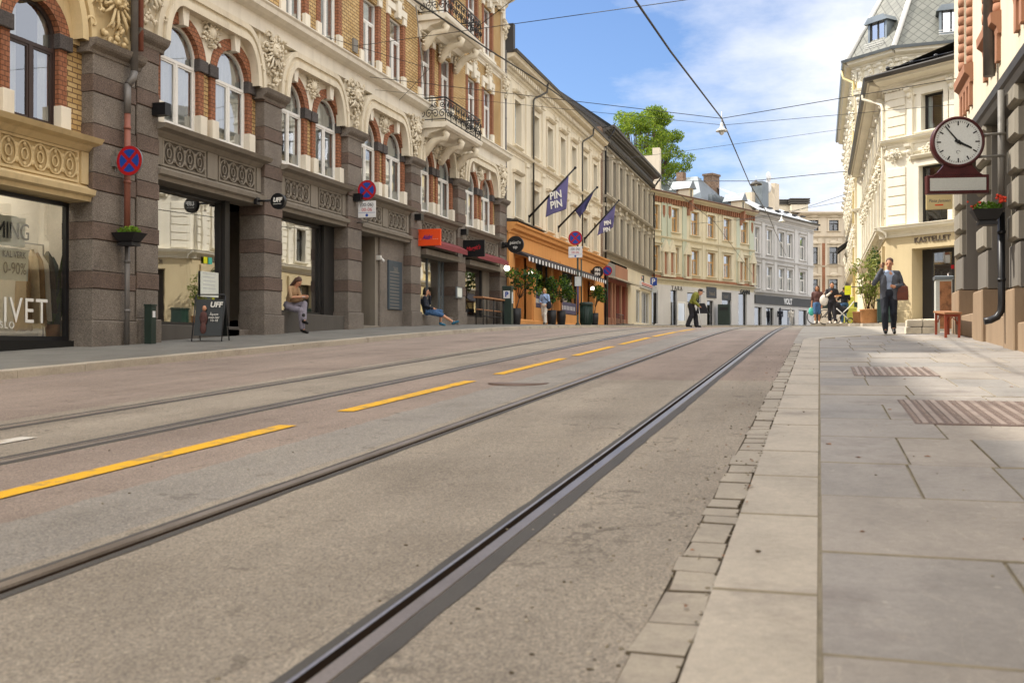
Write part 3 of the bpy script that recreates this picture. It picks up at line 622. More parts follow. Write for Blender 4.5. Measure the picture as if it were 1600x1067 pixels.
# man on the phone
p = P(1389, 522, 24.2); p.z = gr(p.y) - .005
t, W, T = person('man in grey jacket walking with phone at his ear and brown bag', p, PI + .02,
    dict(pel=(0, 0, .94), hea=(-.01, .05, 1.63), nec=(0, .01, 1.47), look=(.22, 1, -.12),
         eR=(.33, .03, 1.18), sR=(.19, 0, 1.41), hR=(.15, .11, 1.53), dR=(-.25, -.1, 1), sL=(-.19, 0, 1.41), eL=(-.3, -.03, 1.14), hL=(-.13, .2, 1.1), dL=(1, .3, .05),
         tR=(.09, 0, .92), kR=(.1, .12, .5), aR=(.08, .08, .1), fR=(.09, .24, .04), tL=(-.09, 0, .92), kL=(-.1, .05, .5), aL=(-.12, -.22, .17), fL=(-.13, -.1, .04)),
    dict(hair=('short', 'hair_brown'), clothes=[('shirt', 'shirt_blue', 'top', dict(g=.006, sleeve=.9)), ('trousers', 'navy', 'legs', dict(g=.024)), ('jacket', 'jacket_grey', 'coat', dict(g=.008, len=.1)), ('shoes', 'shoe_black', 'shoes', dict(up=.05))]), .01, 1.015)
m = MB(); a = W['hR'] + Vector((0, -.02, .05)); m.box(a.x + .0, a.x + .022, a.y - .04, a.y + .03, a.z - .05, a.z + .09, 0, .004); tag(m.build('phone', 'ink', None, a), 'dark phone held to the walking man\'s ear', 'phone')
b = P(1408, 458, 24.1); tb = thing('shoulder_bag', "brown leather bag hanging at the walking man's hip", 'bag', b); m = MB(); q = []
for k, (zz, s) in enumerate(((-.17, .92), (-.15, 1.0), (.02, 1.0), (.14, .93), (.17, .8))): q += [(b.x + i * .16 * s, b.y + j * .07 * s, b.z + zz) for i, j in ((-1, -1), (1, -1), (1, 1), (-1, 1))]
m.add(q, [(3, 2, 1, 0), (16, 17, 18, 19)] + [(l * 4 + k, l * 4 + (k + 1) % 4, l * 4 + 4 + (k + 1) % 4, l * 4 + 4 + k) for l in range(4) for k in range(4)], 0, False, True); o = m.build('bag_body', 'leather', tb); bv = o.modifiers.new('b', 'BEVEL'); bv.width = .02; bv.segments = 3
m = MB(); m.box(b.x - .13, b.x + .13, b.y - .085, b.y - .068, b.z - .12, b.z + .03, 0, .01); m.build('pocket', 'leather', tb); m = MB(); m.tube([b + Vector((-.12, 0, .15)), b + Vector((-.1, 0, .3)), W['eL'] + Vector((.02, 0, -.06)), b + Vector((.02, .02, .3)), b + Vector((.12, 0, .15))], .012, 6, 0, True); m.build('strap', 'leather', tb)
# woman on the ledge
y = 24.62; gx = gl(-13.3, y)
t, W, T = person('seated woman with long brown hair, tan top and grey trousers, looking down', Vector((-13.62, y, gx - .02)), -PI / 2 - .12,
    dict(pel=(0, -.02, .78), che=(0, .1, 1.13), nec=(0, .17, 1.27), hea=(0, .27, 1.38), look=(0, 1, -1.0), sL=(-.17, .12, 1.22), sR=(.17, .12, 1.22), eL=(-.23, .2, .97), hL=(-.07, .42, .98), eR=(.23, .2, .97), hR=(.06, .42, .98), dL=(.3, 1, .1), dR=(-.3, 1, .1),
         tL=(-.09, .02, .74), kL=(-.04, .44, .8), aL=(.1, .52, .36), fL=(.12, .66, .28), tR=(.09, .02, .72), kR=(.08, .42, .62), aR=(.04, .44, .12), fR=(.04, .6, .04)),
    dict(hair=('long', 'hair_brown'), clothes=[('top', 'tan_top', 'top', dict(g=.012, sleeve=.3)), ('trousers', 'trouser_grey', 'legs', dict(g=.022, to=.95, flare=.02)), ('boots', 'shoe_black', 'shoes', dict(up=.14))]), .011, 1, True)
m = MB(); c = (W['hL'] + W['hR']) / 2 + (W['hL'] - W['eL']).normalized() * .09; m.box(c.x - .04, c.x + .05, c.y - .035, c.y + .035, c.z - .005, c.z + .008); tag(m.build('phone', 'white_plate', None, c), "pale phone in the seated woman's hands", 'phone')
m = MB(); c = W['pel'].lerp(W['kL'], .45) + Vector((0, 0, .14)); m.ball(c, (.2, .15, .1), 14, 8, 0, True); m.ball(c + Vector((.1, 0, .02)), (.12, .12, .08), 12, 8, 0, True); tag(m.build('handbag', 'tan_top', None, c, True, .02), "soft beige bag on the seated woman's lap", 'bag')
# man on the ledge behind the pillar
y = 34.55; gx = gl(-13.3, y)
t, W, T = person('seated man in blue shorts and teal shoes leaning back behind the pillar', Vector((-13.5, y - .05, gx - .01)), -PI / 2 + .35,
    dict(pel=(0, -.05, .52), che=(0, -.14, .86), nec=(0, -.12, 1.02), hea=(0, -.07, 1.17), look=(.1, 1, -.1), sL=(-.18, -.12, .95), sR=(.18, -.12, .95), eL=(-.24, .04, .78), hL=(-.1, .05, 1.05), eR=(.24, -.1, .7), hR=(.2, .15, .6), dL=(.2, -.2, 1),
         tL=(-.09, 0, .5), kL=(-.14, .42, .5), aL=(-.2, .42, .12), fL=(-.24, .56, .04), tR=(.09, 0, .5), kR=(.1, .46, .38), aR=(.1, .86, .13), fR=(.12, 1.02, .16)),
    dict(hair=('mid', 'hair_dark'), skin='skin', clothes=[('shirt', 'cloth_cream', 'top', dict(g=.012, sleeve=.3)), ('overshirt', 'navy', 'coat', dict(g=.012, len=.0)), ('shorts', 'denim', 'legs', dict(g=.03, to=.5)), ('shoes', 'shoe_blue', 'shoes', dict(up=.0))]), .012, 1.05)
# old man in the road
p = P(1082, 513, 42.2); p.z = g(p.y)
t, W, T = person('stooping old man in olive jacket and dark cap stepping across the road', p, -PI / 2 + .1,
    dict(pel=(0, -.05, .92), che=(0, .1, 1.25), nec=(0, .2, 1.36), hea=(0, .32, 1.44), look=(0, 1, -.35), sL=(-.18, .12, 1.33), sR=(.18, .12, 1.33), eL=(-.22, .08, 1.06), hL=(-.2, .26, .9), eR=(.24, .06, 1.06), hR=(.2, .25, .88), kL=(-.1, .12, .5), aL=(-.1, .16, .09), fL=(-.1, .32, .04), tL=(-.09, -.05, .9), tR=(.09, -.05, .9), kR=(.1, -.03, .5), aR=(.1, -.2, .1), fR=(.1, -.04, .04)),
    dict(hair=('short', 'hair_grey'), clothes=[('jacket', 'olive', 'top', dict(g=.035)), ('trousers', 'dark_cloth', 'legs', dict(g=.035, flare=.02)), ('shoes', 'shoe_black', 'shoes', dict(up=.0))]), .014, 1.0)
m = MB(); m.ball(T(0, -.01, .085), (.095, .105, .055), 14, 8, 0, True); m.ball(T(0, .1, .065), (.07, .07, .015), 10, 6, 0, True); m.build('flat_cap', 'ink', t)
c = W['hL'].lerp(W['hR'], .5) + Vector((.14, 0, -.12)); tb = thing('shoulder_bag', "black bag carried in front of the old man", 'bag', c); m = MB(); q = [(c.x + i * s, c.y + j * .1, c.z + zz) for zz, s in ((-.2, .26), (.0, .2), (.22, .1)) for i, j in ((-1, -1), (1, -1), (1, 1), (-1, 1))]
m.add(q, [(3, 2, 1, 0), (8, 9, 10, 11)] + [(l * 4 + k, l * 4 + (k + 1) % 4, l * 4 + 4 + (k + 1) % 4, l * 4 + 4 + k) for l in range(2) for k in range(4)], 0, False, True); m.build('bag_body', 'dark_cloth', tb); m = MB(); m.tube([c + Vector((0, 0, .2)), W['hR'], W['sR'] + Vector((0, 0, .07))], .015, 5, 0, True); m.build('strap', 'dark_cloth', tb)
m = MB(); m.tube([W['hR'] + Vector((0, 0, 0)), Vector((W['hR'].x + .12, W['hR'].y, p.z))], .012, 6, 0, True); tag(m.build('walking_stick', 'white_plate', None, W['hR']), "thin pale walking stick in the old man's hand", 'walking stick')
# blonde woman by the bar
p = P(851, 511, 49.2); p.z = gl(p.x, p.y)
t, W, T = person('blonde woman in pale blue shirt and white trousers walking past the orange bar', p, PI - .25,
    dict(eR=(.25, .02, 1.13), hR=(.12, .16, 1.02), eL=(-.24, -.02, 1.13), hL=(-.16, .12, .95), kL=(-.09, .12, .5), aL=(-.08, .1, .1), fL=(-.08, .26, .04), aR=(.07, -.2, .14), kR=(.08, .0, .5), fR=(.07, -.06, .04), look=(.1, 1, -.2)),
    dict(hair=('mid', 'hair_blond'), clothes=[('shirt', 'pale_blue', 'top', dict(g=.022, sleeve=.75)), ('trousers', 'white_cloth', 'legs', dict(g=.028, flare=.02)), ('shoes', 'shoe_black', 'shoes', dict(up=.0))]), .014, .98, True)
c = W['pel'] + Vector((.24, -.12, .0)); tb = thing('shoulder_bag', 'dark bag slung across the blonde woman', 'bag', c); m = MB(); m.ball(c, (.14, .07, .2), 12, 8, 0, True); m.build('bag_body', 'navy', tb); m = MB(); m.tube([c + Vector((0, 0, .15)), W['che'] + Vector((.05, -.17, 0)), W['sR'] + Vector((.02, -.03, .1))], .018, 5, 0, True); m.build('strap', 'navy', tb)
# the sunlit group by the cafe
p = P(1277, 510.5, 46); p.z = g(p.y) + .11
t, W, T = person('long-haired woman in plaid shirt and denim shorts carrying a teal bag', p, PI - .1,
    dict(hL=(-.2, .06, .84), hR=(.25, .05, .82), kR=(.08, .13, .5), aR=(.08, .12, .09), fR=(.08, .28, .04), aL=(-.07, -.16, .12), fL=(-.07, -.02, .04), kL=(-.08, .02, .5)),
    dict(hair=('long', 'hair_brown'), skin='skin_tan', clothes=[('shirt', 'plaid_red', 'top', dict(g=.025, sleeve=.45)), ('shorts', 'denim', 'legs', dict(g=.025, to=.25)), ('shoes', 'white_cloth', 'shoes', dict(up=.03))]), .015, .98, True, group=None)
m = MB(); c = W['hR'] + Vector((0, 0, -.24)); m.ball(c, (.13, .07, .2), 12, 8, 0, True); m.tube([c + Vector((-.06, 0, .15)), W['hR'] + Vector((0, 0, -.03)), c + Vector((.06, 0, .15))], .012, 5, 0, True); tag(m.build('bag', 'teal', None, c), 'teal bag hanging from the hand of the woman in shorts', 'bag')
p = P(1300, 509.5, 44.2); p.z = g(p.y) + .11
t, W, T = person('woman in black with white sleeves and a white tote bag, eating', p, PI,
    dict(eR=(.24, .03, 1.14), hR=(.06, .2, 1.3), eL=(-.24, .03, 1.13), hL=(-.14, .28, 1.12), kL=(-.1, .1, .5), aL=(-.13, .12, .09), fL=(-.14, .28, .04), aR=(.08, -.12, .11), fR=(.09, .03, .04)),
    dict(hair=('bun', 'hair_dark'), clothes=[('blouse', 'white_cloth', 'top', dict(g=.016)), ('vest', 'dark_cloth', 'top', dict(g=.03, sleeve=.0, bare='')), ('trousers', 'dark_cloth', 'legs', dict(g=.02)), ('shoes', 'white_cloth', 'shoes', dict(up=.03))]), .014, 1.02, True)
c = W['sR'] + Vector((-.14, -.02, -.42)); tb = thing('tote_bag', 'white tote bag on the shoulder of the woman in black', 'bag', c); m = MB(); m.ball(c, (.19, .08, .24), 12, 8, 0, True); m.build('bag_body', 'white_cloth', tb); m = MB(); m.tube([c + Vector((-.08, 0, .2)), W['sR'] + Vector((0, 0, .08)), c + Vector((.1, 0, .2))], .014, 5, 0, True); m.build('strap', 'white_cloth', tb)
m = MB(); c = W['hL'] + Vector((.12, -.02, .04)); m.box(c.x - .12, c.x + .12, c.y - .08, c.y + .08, c.z - .02, c.z + .02, 0, .008); tag(m.build('food_tray', 'orange_paint', None, c), 'small orange food tray held by the woman in black', 'tray')
p = P(1319.5, 509, 47.2); p.z = g(p.y) + .11
t, W, T = person('short-haired person in black T-shirt standing behind the pale pram', p, .3,
    dict(eR=(.27, .1, 1.18), hR=(.3, .3, 1.1), eL=(-.26, .1, 1.16), hL=(-.24, .32, 1.1)),
    dict(hair=('short', 'hair_dark'), clothes=[('shirt', 'dark_cloth', 'top', dict(g=.022, sleeve=.45)), ('trousers', 'denim', 'legs', dict(g=.022)), ('shoes', 'white_cloth', 'shoes', dict(up=.02))]), .015, .97)
# ---------------------------------------------------------------- building kit
def arcpts(uc, v, r, a0=0, a1=PI, n=14, ry=None):
    ry = ry or r
    return [(uc + r * math.cos(a0 + (a1 - a0) * k / n), v + ry * math.sin(a0 + (a1 - a0) * k / n)) for k in range(n + 1)]
def wall(mb, u0, u1, v0, v1, ops=(), w=0, mi=0, dep_=.25, rmi=None):
    """wall sheet with real openings and their reveals; op = (u0, u1, v0, v1, arched)"""
    rmi = mi if rmi is None else rmi
    us = sorted({u0, u1} | {o[i] for o in ops for i in (0, 1)}); vs_ = sorted({v0, v1} | {o[i] for o in ops for i in (2, 3)})
    us = [u for u in us if u0 - 1e-6 <= u <= u1 + 1e-6]; vs_ = [v for v in vs_ if v0 - 1e-6 <= v <= v1 + 1e-6]
    for a, b in zip(us, us[1:]):
        for c, d in zip(vs_, vs_[1:]):
            mu, mv = (a + b) / 2, (c + d) / 2
            if not any(o[0] < mu < o[1] and o[2] < mv < o[3] for o in ops): mb.rect(a, b, c, d, w, mi)
    for o in ops:
        a, b, c, d = o[:4]
        if len(o) > 4 and o[4]:
            r = (b - a) / 2; sp = d - r; pts = arcpts((a + b) / 2, sp, r)
            for (x0, y0), (x1, y1) in zip(pts, pts[1:]):
                mb.quad((x1, y1, w), (x0, y0, w), (x0, d, w), (x1, d, w), mi)
                mb.quad((x0, y0, w), (x1, y1, w), (x1, y1, w - dep_), (x0, y0, w - dep_), rmi)
            d = sp
        else: mb.quad((a, d, w), (b, d, w), (b, d, w - dep_), (a, d, w - dep_), rmi)
        c2 = max(c, v0)
        mb.quad((a, c2, w), (a, d, w), (a, d, w - dep_), (a, c2, w - dep_), rmi)
        mb.quad((b, d, w), (b, c2, w), (b, c2, w - dep_), (b, d, w - dep_), rmi)
        if c >= v0: mb.quad((b, c, w), (a, c, w), (a, c, w - dep_), (b, c, w - dep_), rmi)
def window(b, F, u0, u1, v0, v1, w, frame='white_frame', arch=False, trans=.66, mull=1, cur=None, gl_='glass_sky', th=.06, bars=(), sash=.045, room=True):
    """window part: the frame mesh, with pane, curtains and the dark room behind as sub-parts"""
    f = MB(F); r = (u1 - u0) / 2; sp = v1 - r if arch else v1; uc = (u0 + u1) / 2; d = .07
    f.box(u0, u0 + th, v0, sp, w - d, w); f.box(u1 - th, u1, v0, sp, w - d, w); f.box(u0 + th, u1 - th, v0, v0 + th, w - d, w)
    if arch:
        o, i = arcpts(uc, sp, r), arcpts(uc, sp, r - th)
        for k in range(len(o) - 1):
            f.quad((*i[k + 1], w), (*i[k], w), (*o[k], w), (*o[k + 1], w)); f.quad((*i[k], w), (*i[k + 1], w), (*i[k + 1], w - d), (*i[k], w - d))
    else: f.box(u0 + th, u1 - th, v1 - th, v1, w - d, w)
    vt = v0 + (v1 - v0) * trans if trans else v1
    if trans: f.box(u0 + th, u1 - th, vt - .035, vt + .035, w - d, w - .004)
    top = vt - .035 if trans else (v1 - th)
    for k in range(mull):
        x = u0 + (u1 - u0) * (k + 1) / (mull + 1); f.box(x - .04, x + .04, v0 + th, top, w - d, w - .006)
    xs = [u0 + th] + [u0 + (u1 - u0) * (k + 1) / (mull + 1) for k in range(mull)] + [u1 - th]
    for a, c in zip(xs, xs[1:]):          # casement sashes, a step back
        a2, c2 = a + (.04 if a != xs[0] else 0), c - (.04 if c != xs[-1] else 0)
        f.box(a2, a2 + sash, v0 + th, top, w - d, w - .02); f.box(c2 - sash, c2, v0 + th, top, w - d, w - .02)
        f.box(a2 + sash, c2 - sash, v0 + th, v0 + th + sash, w - d, w - .02); f.box(a2 + sash, c2 - sash, top - sash, top, w - d, w - .02)
    for q in bars: f.box(u0 + th, u1 - th, v0 + (v1 - v0) * q - .015, v0 + (v1 - v0) * q + .015, w - d, w - .024)
    fo = f.build('window', frame, b)
    p = MB(F); wp = w - .045
    if arch: p.add([(u0 + .02, v0 + .02, wp), (u1 - .02, v0 + .02, wp)] + [(x, y, wp) for x, y in arcpts(uc, sp, r - .02)], [tuple(range(17))])
    else: p.rect(u0 + .02, u1 - .02, v0 + .02, v1 - .02, wp)
    p.build('pane', gl_, fo)
    if cur is None: cur = R.choice(('sides', 'sides', 'full', 'half', 'none'))
    if cur != 'none':
        c = MB(F); ct_ = sp if arch else v1; wc = w - .11
        rng = {'sides': [(u0, u0 + (u1 - u0) * R.uniform(.22, .36)), (u1 - (u1 - u0) * R.uniform(.22, .36), u1)], 'full': [(u0, u1)], 'half': [(u0, u1)]}[cur]
        for a, e in rng:
            n = max(4, int((e - a) / .05)); lo = v0 + .03 if cur != 'half' else v0 + (v1 - v0) * R.uniform(.35, .6); hi = v1 - .05 if not arch else v1 - .12
            pt = []
            for k in range(n + 1):
                x = a + (e - a) * k / n; ww = wc + .025 * math.sin(k * 1.7 + a * 9) * (1 if cur != 'half' else .2)
                yy = hi if not arch else min(hi, sp + math.sqrt(max(0, r * r - (x - uc) ** 2)) - .02)
                pt += [(x, lo, ww), (x, yy, ww)]
            c.add(pt, [(2 * k, 2 * k + 2, 2 * k + 3, 2 * k + 1) for k in range(n)], 0, True)
        c.build('curtain', R.choice(('curtain', 'curtain', 'curtain_grey')), fo)
    if room:
        q = MB(F); a, e, c_, d_ = u0 - .05, u1 + .05, v0 - .05, v1 + .05; bk = w - 1.3
        q.quad((a, c_, bk), (e, c_, bk), (e, d_, bk), (a, d_, bk)); q.quad((a, c_, w - .12), (a, c_, bk), (a, d_, bk), (a, d_, w - .12)); q.quad((e, c_, bk), (e, c_, w - .12), (e, d_, w - .12), (e, d_, bk))
        q.quad((a, d_, bk), (e, d_, bk), (e, d_, w - .12), (a, d_, w - .12)); q.quad((a, c_, w - .12), (e, c_, w - .12), (e, c_, bk), (a, c_, bk))
        q.build('room', R.choice(('room_dark', 'room_dark', 'room_mid')), fo)
    return fo
def surround(mb, u0, u1, v0, v1, w=0, t=.16, head=.3, d=.06, sill=True, mi=0, hood=True):
    mb.box(u0 - t, u0, v0, v1, w, w + d, mi); mb.box(u1, u1 + t, v0, v1, w, w + d, mi); mb.box(u0 - t, u1 + t, v1, v1 + t, w, w + d + .003, mi)
    if hood: mb.prof(u0 - t - .08, u1 + t + .08, [(v1 + head, w), (v1 + head, w + d + .04), (v1 + head + .05, w + d + .12), (v1 + head + .1, w + d + .17), (v1 + head + .13, w + d + .17), (v1 + head + .16, w)], mi)
    if sill: mb.prof(u0 - t - .06, u1 + t + .06, [(v0 - .12, w), (v0 - .12, w + .05), (v0 - .06, w + d + .1), (v0 - .004, w + d + .1), (v0 - .004, w)], mi)
def cornice(mb, u0, u1, v, w=0, out=.4, h=.5, mi=0):
    mb.prof(u0, u1, [(v - h, w), (v - h, w + out * .12), (v - h * .72, w + out * .16), (v - h * .62, w + out * .3), (v - h * .5, w + out * .34), (v - h * .42, w + out * .62), (v - h * .3, w + out * .85), (v - h * .12, w + out * .9), (v - h * .05, w + out), (v, w + out), (v + .03, w)], mi)
def dentils(mb, u0, u1, v0, v1, w0, w1, step, wd, mi=0):
    n = int((u1 - u0) / step)
    for k in range(n): a = u0 + (u1 - u0 - n * step) / 2 + k * step; mb.box(a, a + wd, v0, v1, w0, w1, mi)
def carving(mb, u, v, w, a, h, seed, mi=0, head=True):
    """a carved relief: a face between curling leaves, tapering to a point below"""
    q = random.Random(seed)
    if head:
        mb.ball((u, v + h * .14, w + .12), (a * .17, h * .13, .13), 10, 8, mi); mb.ball((u, v + h * .12, w + .25), (a * .035, h * .045, .04), 6, 5, mi)
        for s in (-1, 1): mb.ball((u + s * a * .075, v + h * .17, w + .22), (a * .05, h * .018, .03), 6, 5, mi); mb.ball((u + s * a * .07, v + h * .06, w + .2), (a * .05, h * .035, .05), 6, 5, mi)
        mb.ball((u, v + h * .03, w + .2), (a * .06, h * .02, .05), 6, 5, mi)
        for k in range(16):              # beard, feathers and hair fan out in strands
            th = 2 * PI * k / 16 + q.uniform(-.1, .1); L = q.uniform(.6, 1.05) * (1.5 if math.sin(th) < -.5 else 1); c_, s_ = math.cos(th), math.sin(th)
            mb.tube([(u + a * .17 * c_, v + h * .12 + h * .13 * s_, w + .12), (u + a * .3 * c_ * L, v + h * .12 + h * .21 * s_ * L, w + .15), (u + a * .4 * c_ * L, v + h * .1 + h * .25 * s_ * L, w + .06)], [.035, .035, .012], 5, mi)
    for k in range(80):
        t = q.random(); yy = v + h * (.42 - .9 * t); sp = a * (.62 * (1 - t) ** .7 + .1); xx = u + q.uniform(-1, 1) * sp
        mb.ball((xx, yy, w + .03 + .08 * q.random()), (a * q.uniform(.025, .055), h * q.uniform(.025, .06), q.uniform(.03, .055)), 6, 5, mi, False, Matrix.Rotation(q.uniform(-1.2, 1.2), 3, 'Z'))
    for s in (-1, 1):
        for j in range(4):
            x0, y0 = u + s * a * (.2 + .12 * j), v + h * (.34 - .2 * j); pts = []
            for k in range(12):
                th = k * .5; rr = a * .2 * (1 - k / 14) * (1 - j * .15)
                pts.append((x0 + s * rr * math.cos(th), y0 + rr * math.sin(th), w + .05 + .006 * k))
            mb.tube(pts, [.034 - .0018 * k for k in range(12)], 5, mi)
def wing_box(b, F, u0, u1, v0, v1, w, mk, name='body', dep_=9):
    m = MB(F)           # side walls, back and floor slab of a house, well behind its front
    m.quad((u0, v0, w), (u0, v1, w), (u0, v1, w - dep_), (u0, v0, w - dep_)); m.quad((u1, v1, w), (u1, v0, w), (u1, v0, w - dep_), (u1, v1, w - dep_))
    m.quad((u1, v0, w - dep_), (u0, v0, w - dep_), (u0, v1, w - dep_), (u1, v1, w - dep_)); m.quad((u0, v1, w), (u1, v1, w), (u1, v1, w - dep_), (u0, v1, w - dep_))
    return m.build(name, mk, b)
def pipe(mb, F, u, v0, v1, w, r=.055, mi=0, wall_=0, step=2.2):
    mb.tube([(u, v0, w), (u, v1, w)], r, 10, mi)
    v = v0 + .6
    while v < v1: mb.tube([(u, v, w), (u, v + .05, w)], r + .012, 10, mi); mb.box(u - .015, u + .015, v + .01, v + .04, wall_, w, mi); v += step
def room(b, F, u0, u1, v0, v1, w0, w1, mk='room_mid', name='shop_interior'):
    q = MB(F)
    q.rect(u0, u1, v0, v1, w0); q.quad((u0, v0, w1), (u0, v0, w0), (u0, v1, w0), (u0, v1, w1)); q.quad((u1, v0, w0), (u1, v0, w1), (u1, v1, w1), (u1, v1, w0))
    q.quad((u0, v1, w0), (u1, v1, w0), (u1, v1, w1), (u0, v1, w1)); q.quad((u0, v0, w1), (u1, v0, w1), (u1, v0, w0), (u0, v0, w0))
    return q.build(name, mk, b)
def shopwin(b, F, u0, u1, v0, v1, w, frame='dark_frame', th=.07, posts=(), bars=(), name='shop_window', gl_='glass_shop'):
    f = MB(F)
    f.box(u0, u0 + th, v0, v1, w - .09, w); f.box(u1 - th, u1, v0, v1, w - .09, w); f.box(u0 + th, u1 - th, v0, v0 + th, w - .09, w); f.box(u0 + th, u1 - th, v1 - th, v1, w - .09, w)
    for p in posts: f.box(p - th * .4, p + th * .4, v0 + th, v1 - th, w - .08, w - .006)
    for p in bars: f.box(u0 + th, u1 - th, p - th * .4, p + th * .4, w - .08, w - .009)
    o = f.build(name, frame, b); p = MB(F); p.rect(u0 + .03, u1 - .03, v0 + .03, v1 - .03, w - .05); p.build('pane', gl_, o)
    return o
def disc_sign(name, label, cat, F, u, v, w, r, th, face, rim, group=None, loc=None):
    """round board whose faces look along F's normal"""
    t = thing(name, label, cat, F(u, v, w - th / 2), group); m = MB(F)
    m.lathe((u, v, w), [(.001, -th), (r, -th), (r, -.008), (r - .012, 0), (.001, 0)], 40, 2, 0, False); m.build('board', rim, t)
    return t
def Fu(F, px, w=0):               # where the photo column px meets a facade
    k = (px - 800) / FPX; o = F(0, 0, w); ux, uy = F.u
    a = uy * ST + ux * CT - k * (uy * CT - ux * ST); c = k * (o.y * CT - o.x * ST) - (o.y * ST + o.x * CT)
    return c / a
def Fv(F, px, py, w=0):
    p = F(Fu(F, px, w), 0, w); return (HOR - py) * dep(p.x, p.y) / FPX
# ---------------------------------------------------------------- left side: two houses of brick, stucco and granite
FL = Frame(-13.7, 0, 0, 1)
def frontbase(u): return gl(-13.6, u)
def pillar(b, u0, u1, top, w1=.17, w0=-.55, cap=True, lo=None):
    m = MB(FL); v = (frontbase(u0) if lo is None else lo) - .25; base = frontbase(u0) + .52; red = False
    m.box(u0 - .05, u1 + .05, v, base, w0, w1 + .05, 0, .02); v = base; i = 0
    while v < top - .3:
        h = .34 if red else .62
        h = min(h, top - .22 - v)
        m.box(u0 + (.008 if not red else -.006), u1 - (.008 if not red else -.006), v + .006, v + h - .006, w0, w1 if not red else w1 + .014, 1 if red else 0, .014); v += h; red = not red
    m.box(u0 + .03, u1 - .03, base, top - .2, w0 + .02, w1 - .02, 2)
    m.prof(u0 - .14, u1 + .14, [(top - .26, w0), (top - .26, w1 + .02), (top - .2, w1 + .04), (top - .14, w1 + .13), (top - .1, w1 + .16), (top, w1 + .2), (top, w0)], 0)
    return m.build('pillar', ['granite_grey', 'granite_red', 'granite_dark'], b)
def frieze(b, u0, u1, v0, v1, mk, w=.04, n=2, c0=.22, c1=.4):
    """painted shop-front entablature with two pierced ornament panels"""
    m = MB(FL); m.box(u0, u1, v0, v1, -.5, w)
    m.prof(u0 - .02, u1 + .02, [(v0 - .02, -.5), (v0 - .02, .12), (v0 + .06, .14), (v0 + .1, c0), (v0 + .2, c0 + .02), (v0 + .24, .1), (v0 + .3, w), (v0 + .3, -.5)])
    m.prof(u0 - .06, u1 + .06, [(v1 - .24, -.5), (v1 - .24, w + .03), (v1 - .17, .14), (v1 - .13, .17), (v1 - .09, c1 - .06), (v1, c1), (v1 + .03, 0), (v1 + .03, -.5)])
    pw = (u1 - u0) / n
    for k in range(n):
        a, e = u0 + pw * k + .32, u0 + pw * (k + 1) - .32; c, d = v0 + .36, v1 - .3
        if k == 0: m.box(u0 + .02, u0 + .24, v0 + .31, v1 - .25, w, w + .05)
        m.box(e + .1, e + .5 if k < n - 1 else e + .3, v0 + .31, v1 - .25, w, w + .05)
        for (x0, x1, y0, y1) in ((a - .05, e + .05, c - .05, c - .003), (a - .05, e + .05, d + .003, d + .05), (a - .05, a - .003, c - .003, d + .003), (e + .003, e + .05, c - .003, d + .003)): m.box(x0, x1, y0, y1, w, w + .035)
        m.rect(a - .003, e + .003, c - .003, d + .003, w + .002, 1)  # darker panel: shade behind the ornament put into its colour
        r = (d - c) / 2; nn = max(3, round((e - a) / (r * 1.5))); st = (e - a) / nn
        for j in range(nn):
            x = a + st * (j + .5)
            m.tube([(x + st * .48 * math.cos(q * PI / 8), (c + d) / 2 + r * .92 * math.sin(q * PI / 8), w + .02) for q in range(16)], .022, 5, 0, closed=True)
            m.tube([(x + st * .2 * math.cos(q * PI / 4), (c + d) / 2 + r * .4 * math.sin(q * PI / 4), w + .022) for q in range(8)], .018, 5, 0, closed=True)
            for s in (-1, 1): m.ball((x, (c + d) / 2 + s * r * .68, w + .02), (.035, .05, .03), 6, 5); m.ball((x + st * .5, (c + d) / 2 + s * r * .5, w + .02), (.05, .06, .03), 6, 5)
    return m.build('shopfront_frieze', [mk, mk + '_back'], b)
def arched_pair(b, cs, hw, v0, apex, frame, cream, f0=-.1, imp=True, gap=None):
    """two round-headed windows: red brick jambs and arches, granite imposts, keystones, white blocks at the foot"""
    for c in cs:
        window(b, FL, c - hw, c + hw, v0, apex, -.13, frame, True, .64, gl_='glass_mid', cur=R.choice(('sides', 'full', 'full', 'sides')))
    m = MB(FL); k_ = MB(FL); sp = apex - hw
    for c in cs:
        bw = .2
        for s in (-1, 1):
            a, e = sorted((c + s * (hw - .006), c + s * (hw + bw))); m.box(a, e, v0 + .42, sp - .14, -.3, -.035)
            k_.box(*sorted((c + s * (hw - .035), c + s * (hw + bw + .03))), v0 - .06, v0 + .42, -.25, .05, 0, .012)
            k_.box(*sorted((c + s * (hw - .05), c + s * (hw + bw + .1))), sp - .14, sp + .14, -.25, .03, 1, .012)
        o, i = arcpts(c, sp + .14, hw + .24, 0, PI, 16, hw + .14), arcpts(c, sp, hw, 0, PI, 16)
        o = arcpts(c, sp, hw + .26, 0, PI, 16)
        for q in range(16):
            m.quad((*i[q + 1], .0), (*i[q], .0), (*o[q], .0), (*o[q + 1], .0)); m.quad((*i[q], 0), (*i[q + 1], 0), (*i[q + 1], -.28), (*i[q], -.28)); m.quad((*o[q + 1], 0), (*o[q], 0), (*o[q], -.1), (*o[q + 1], -.1))
        k_.prism([(c - .09, apex - .03), (c + .09, apex - .03), (c + .15, apex + .5), (c - .15, apex + .5)], -.2, .12, 2)
    m.build('brick_surrounds', 'red_brick', b); k_.build('stone_trims', ['cream_white', 'granite_dark', cream], b)
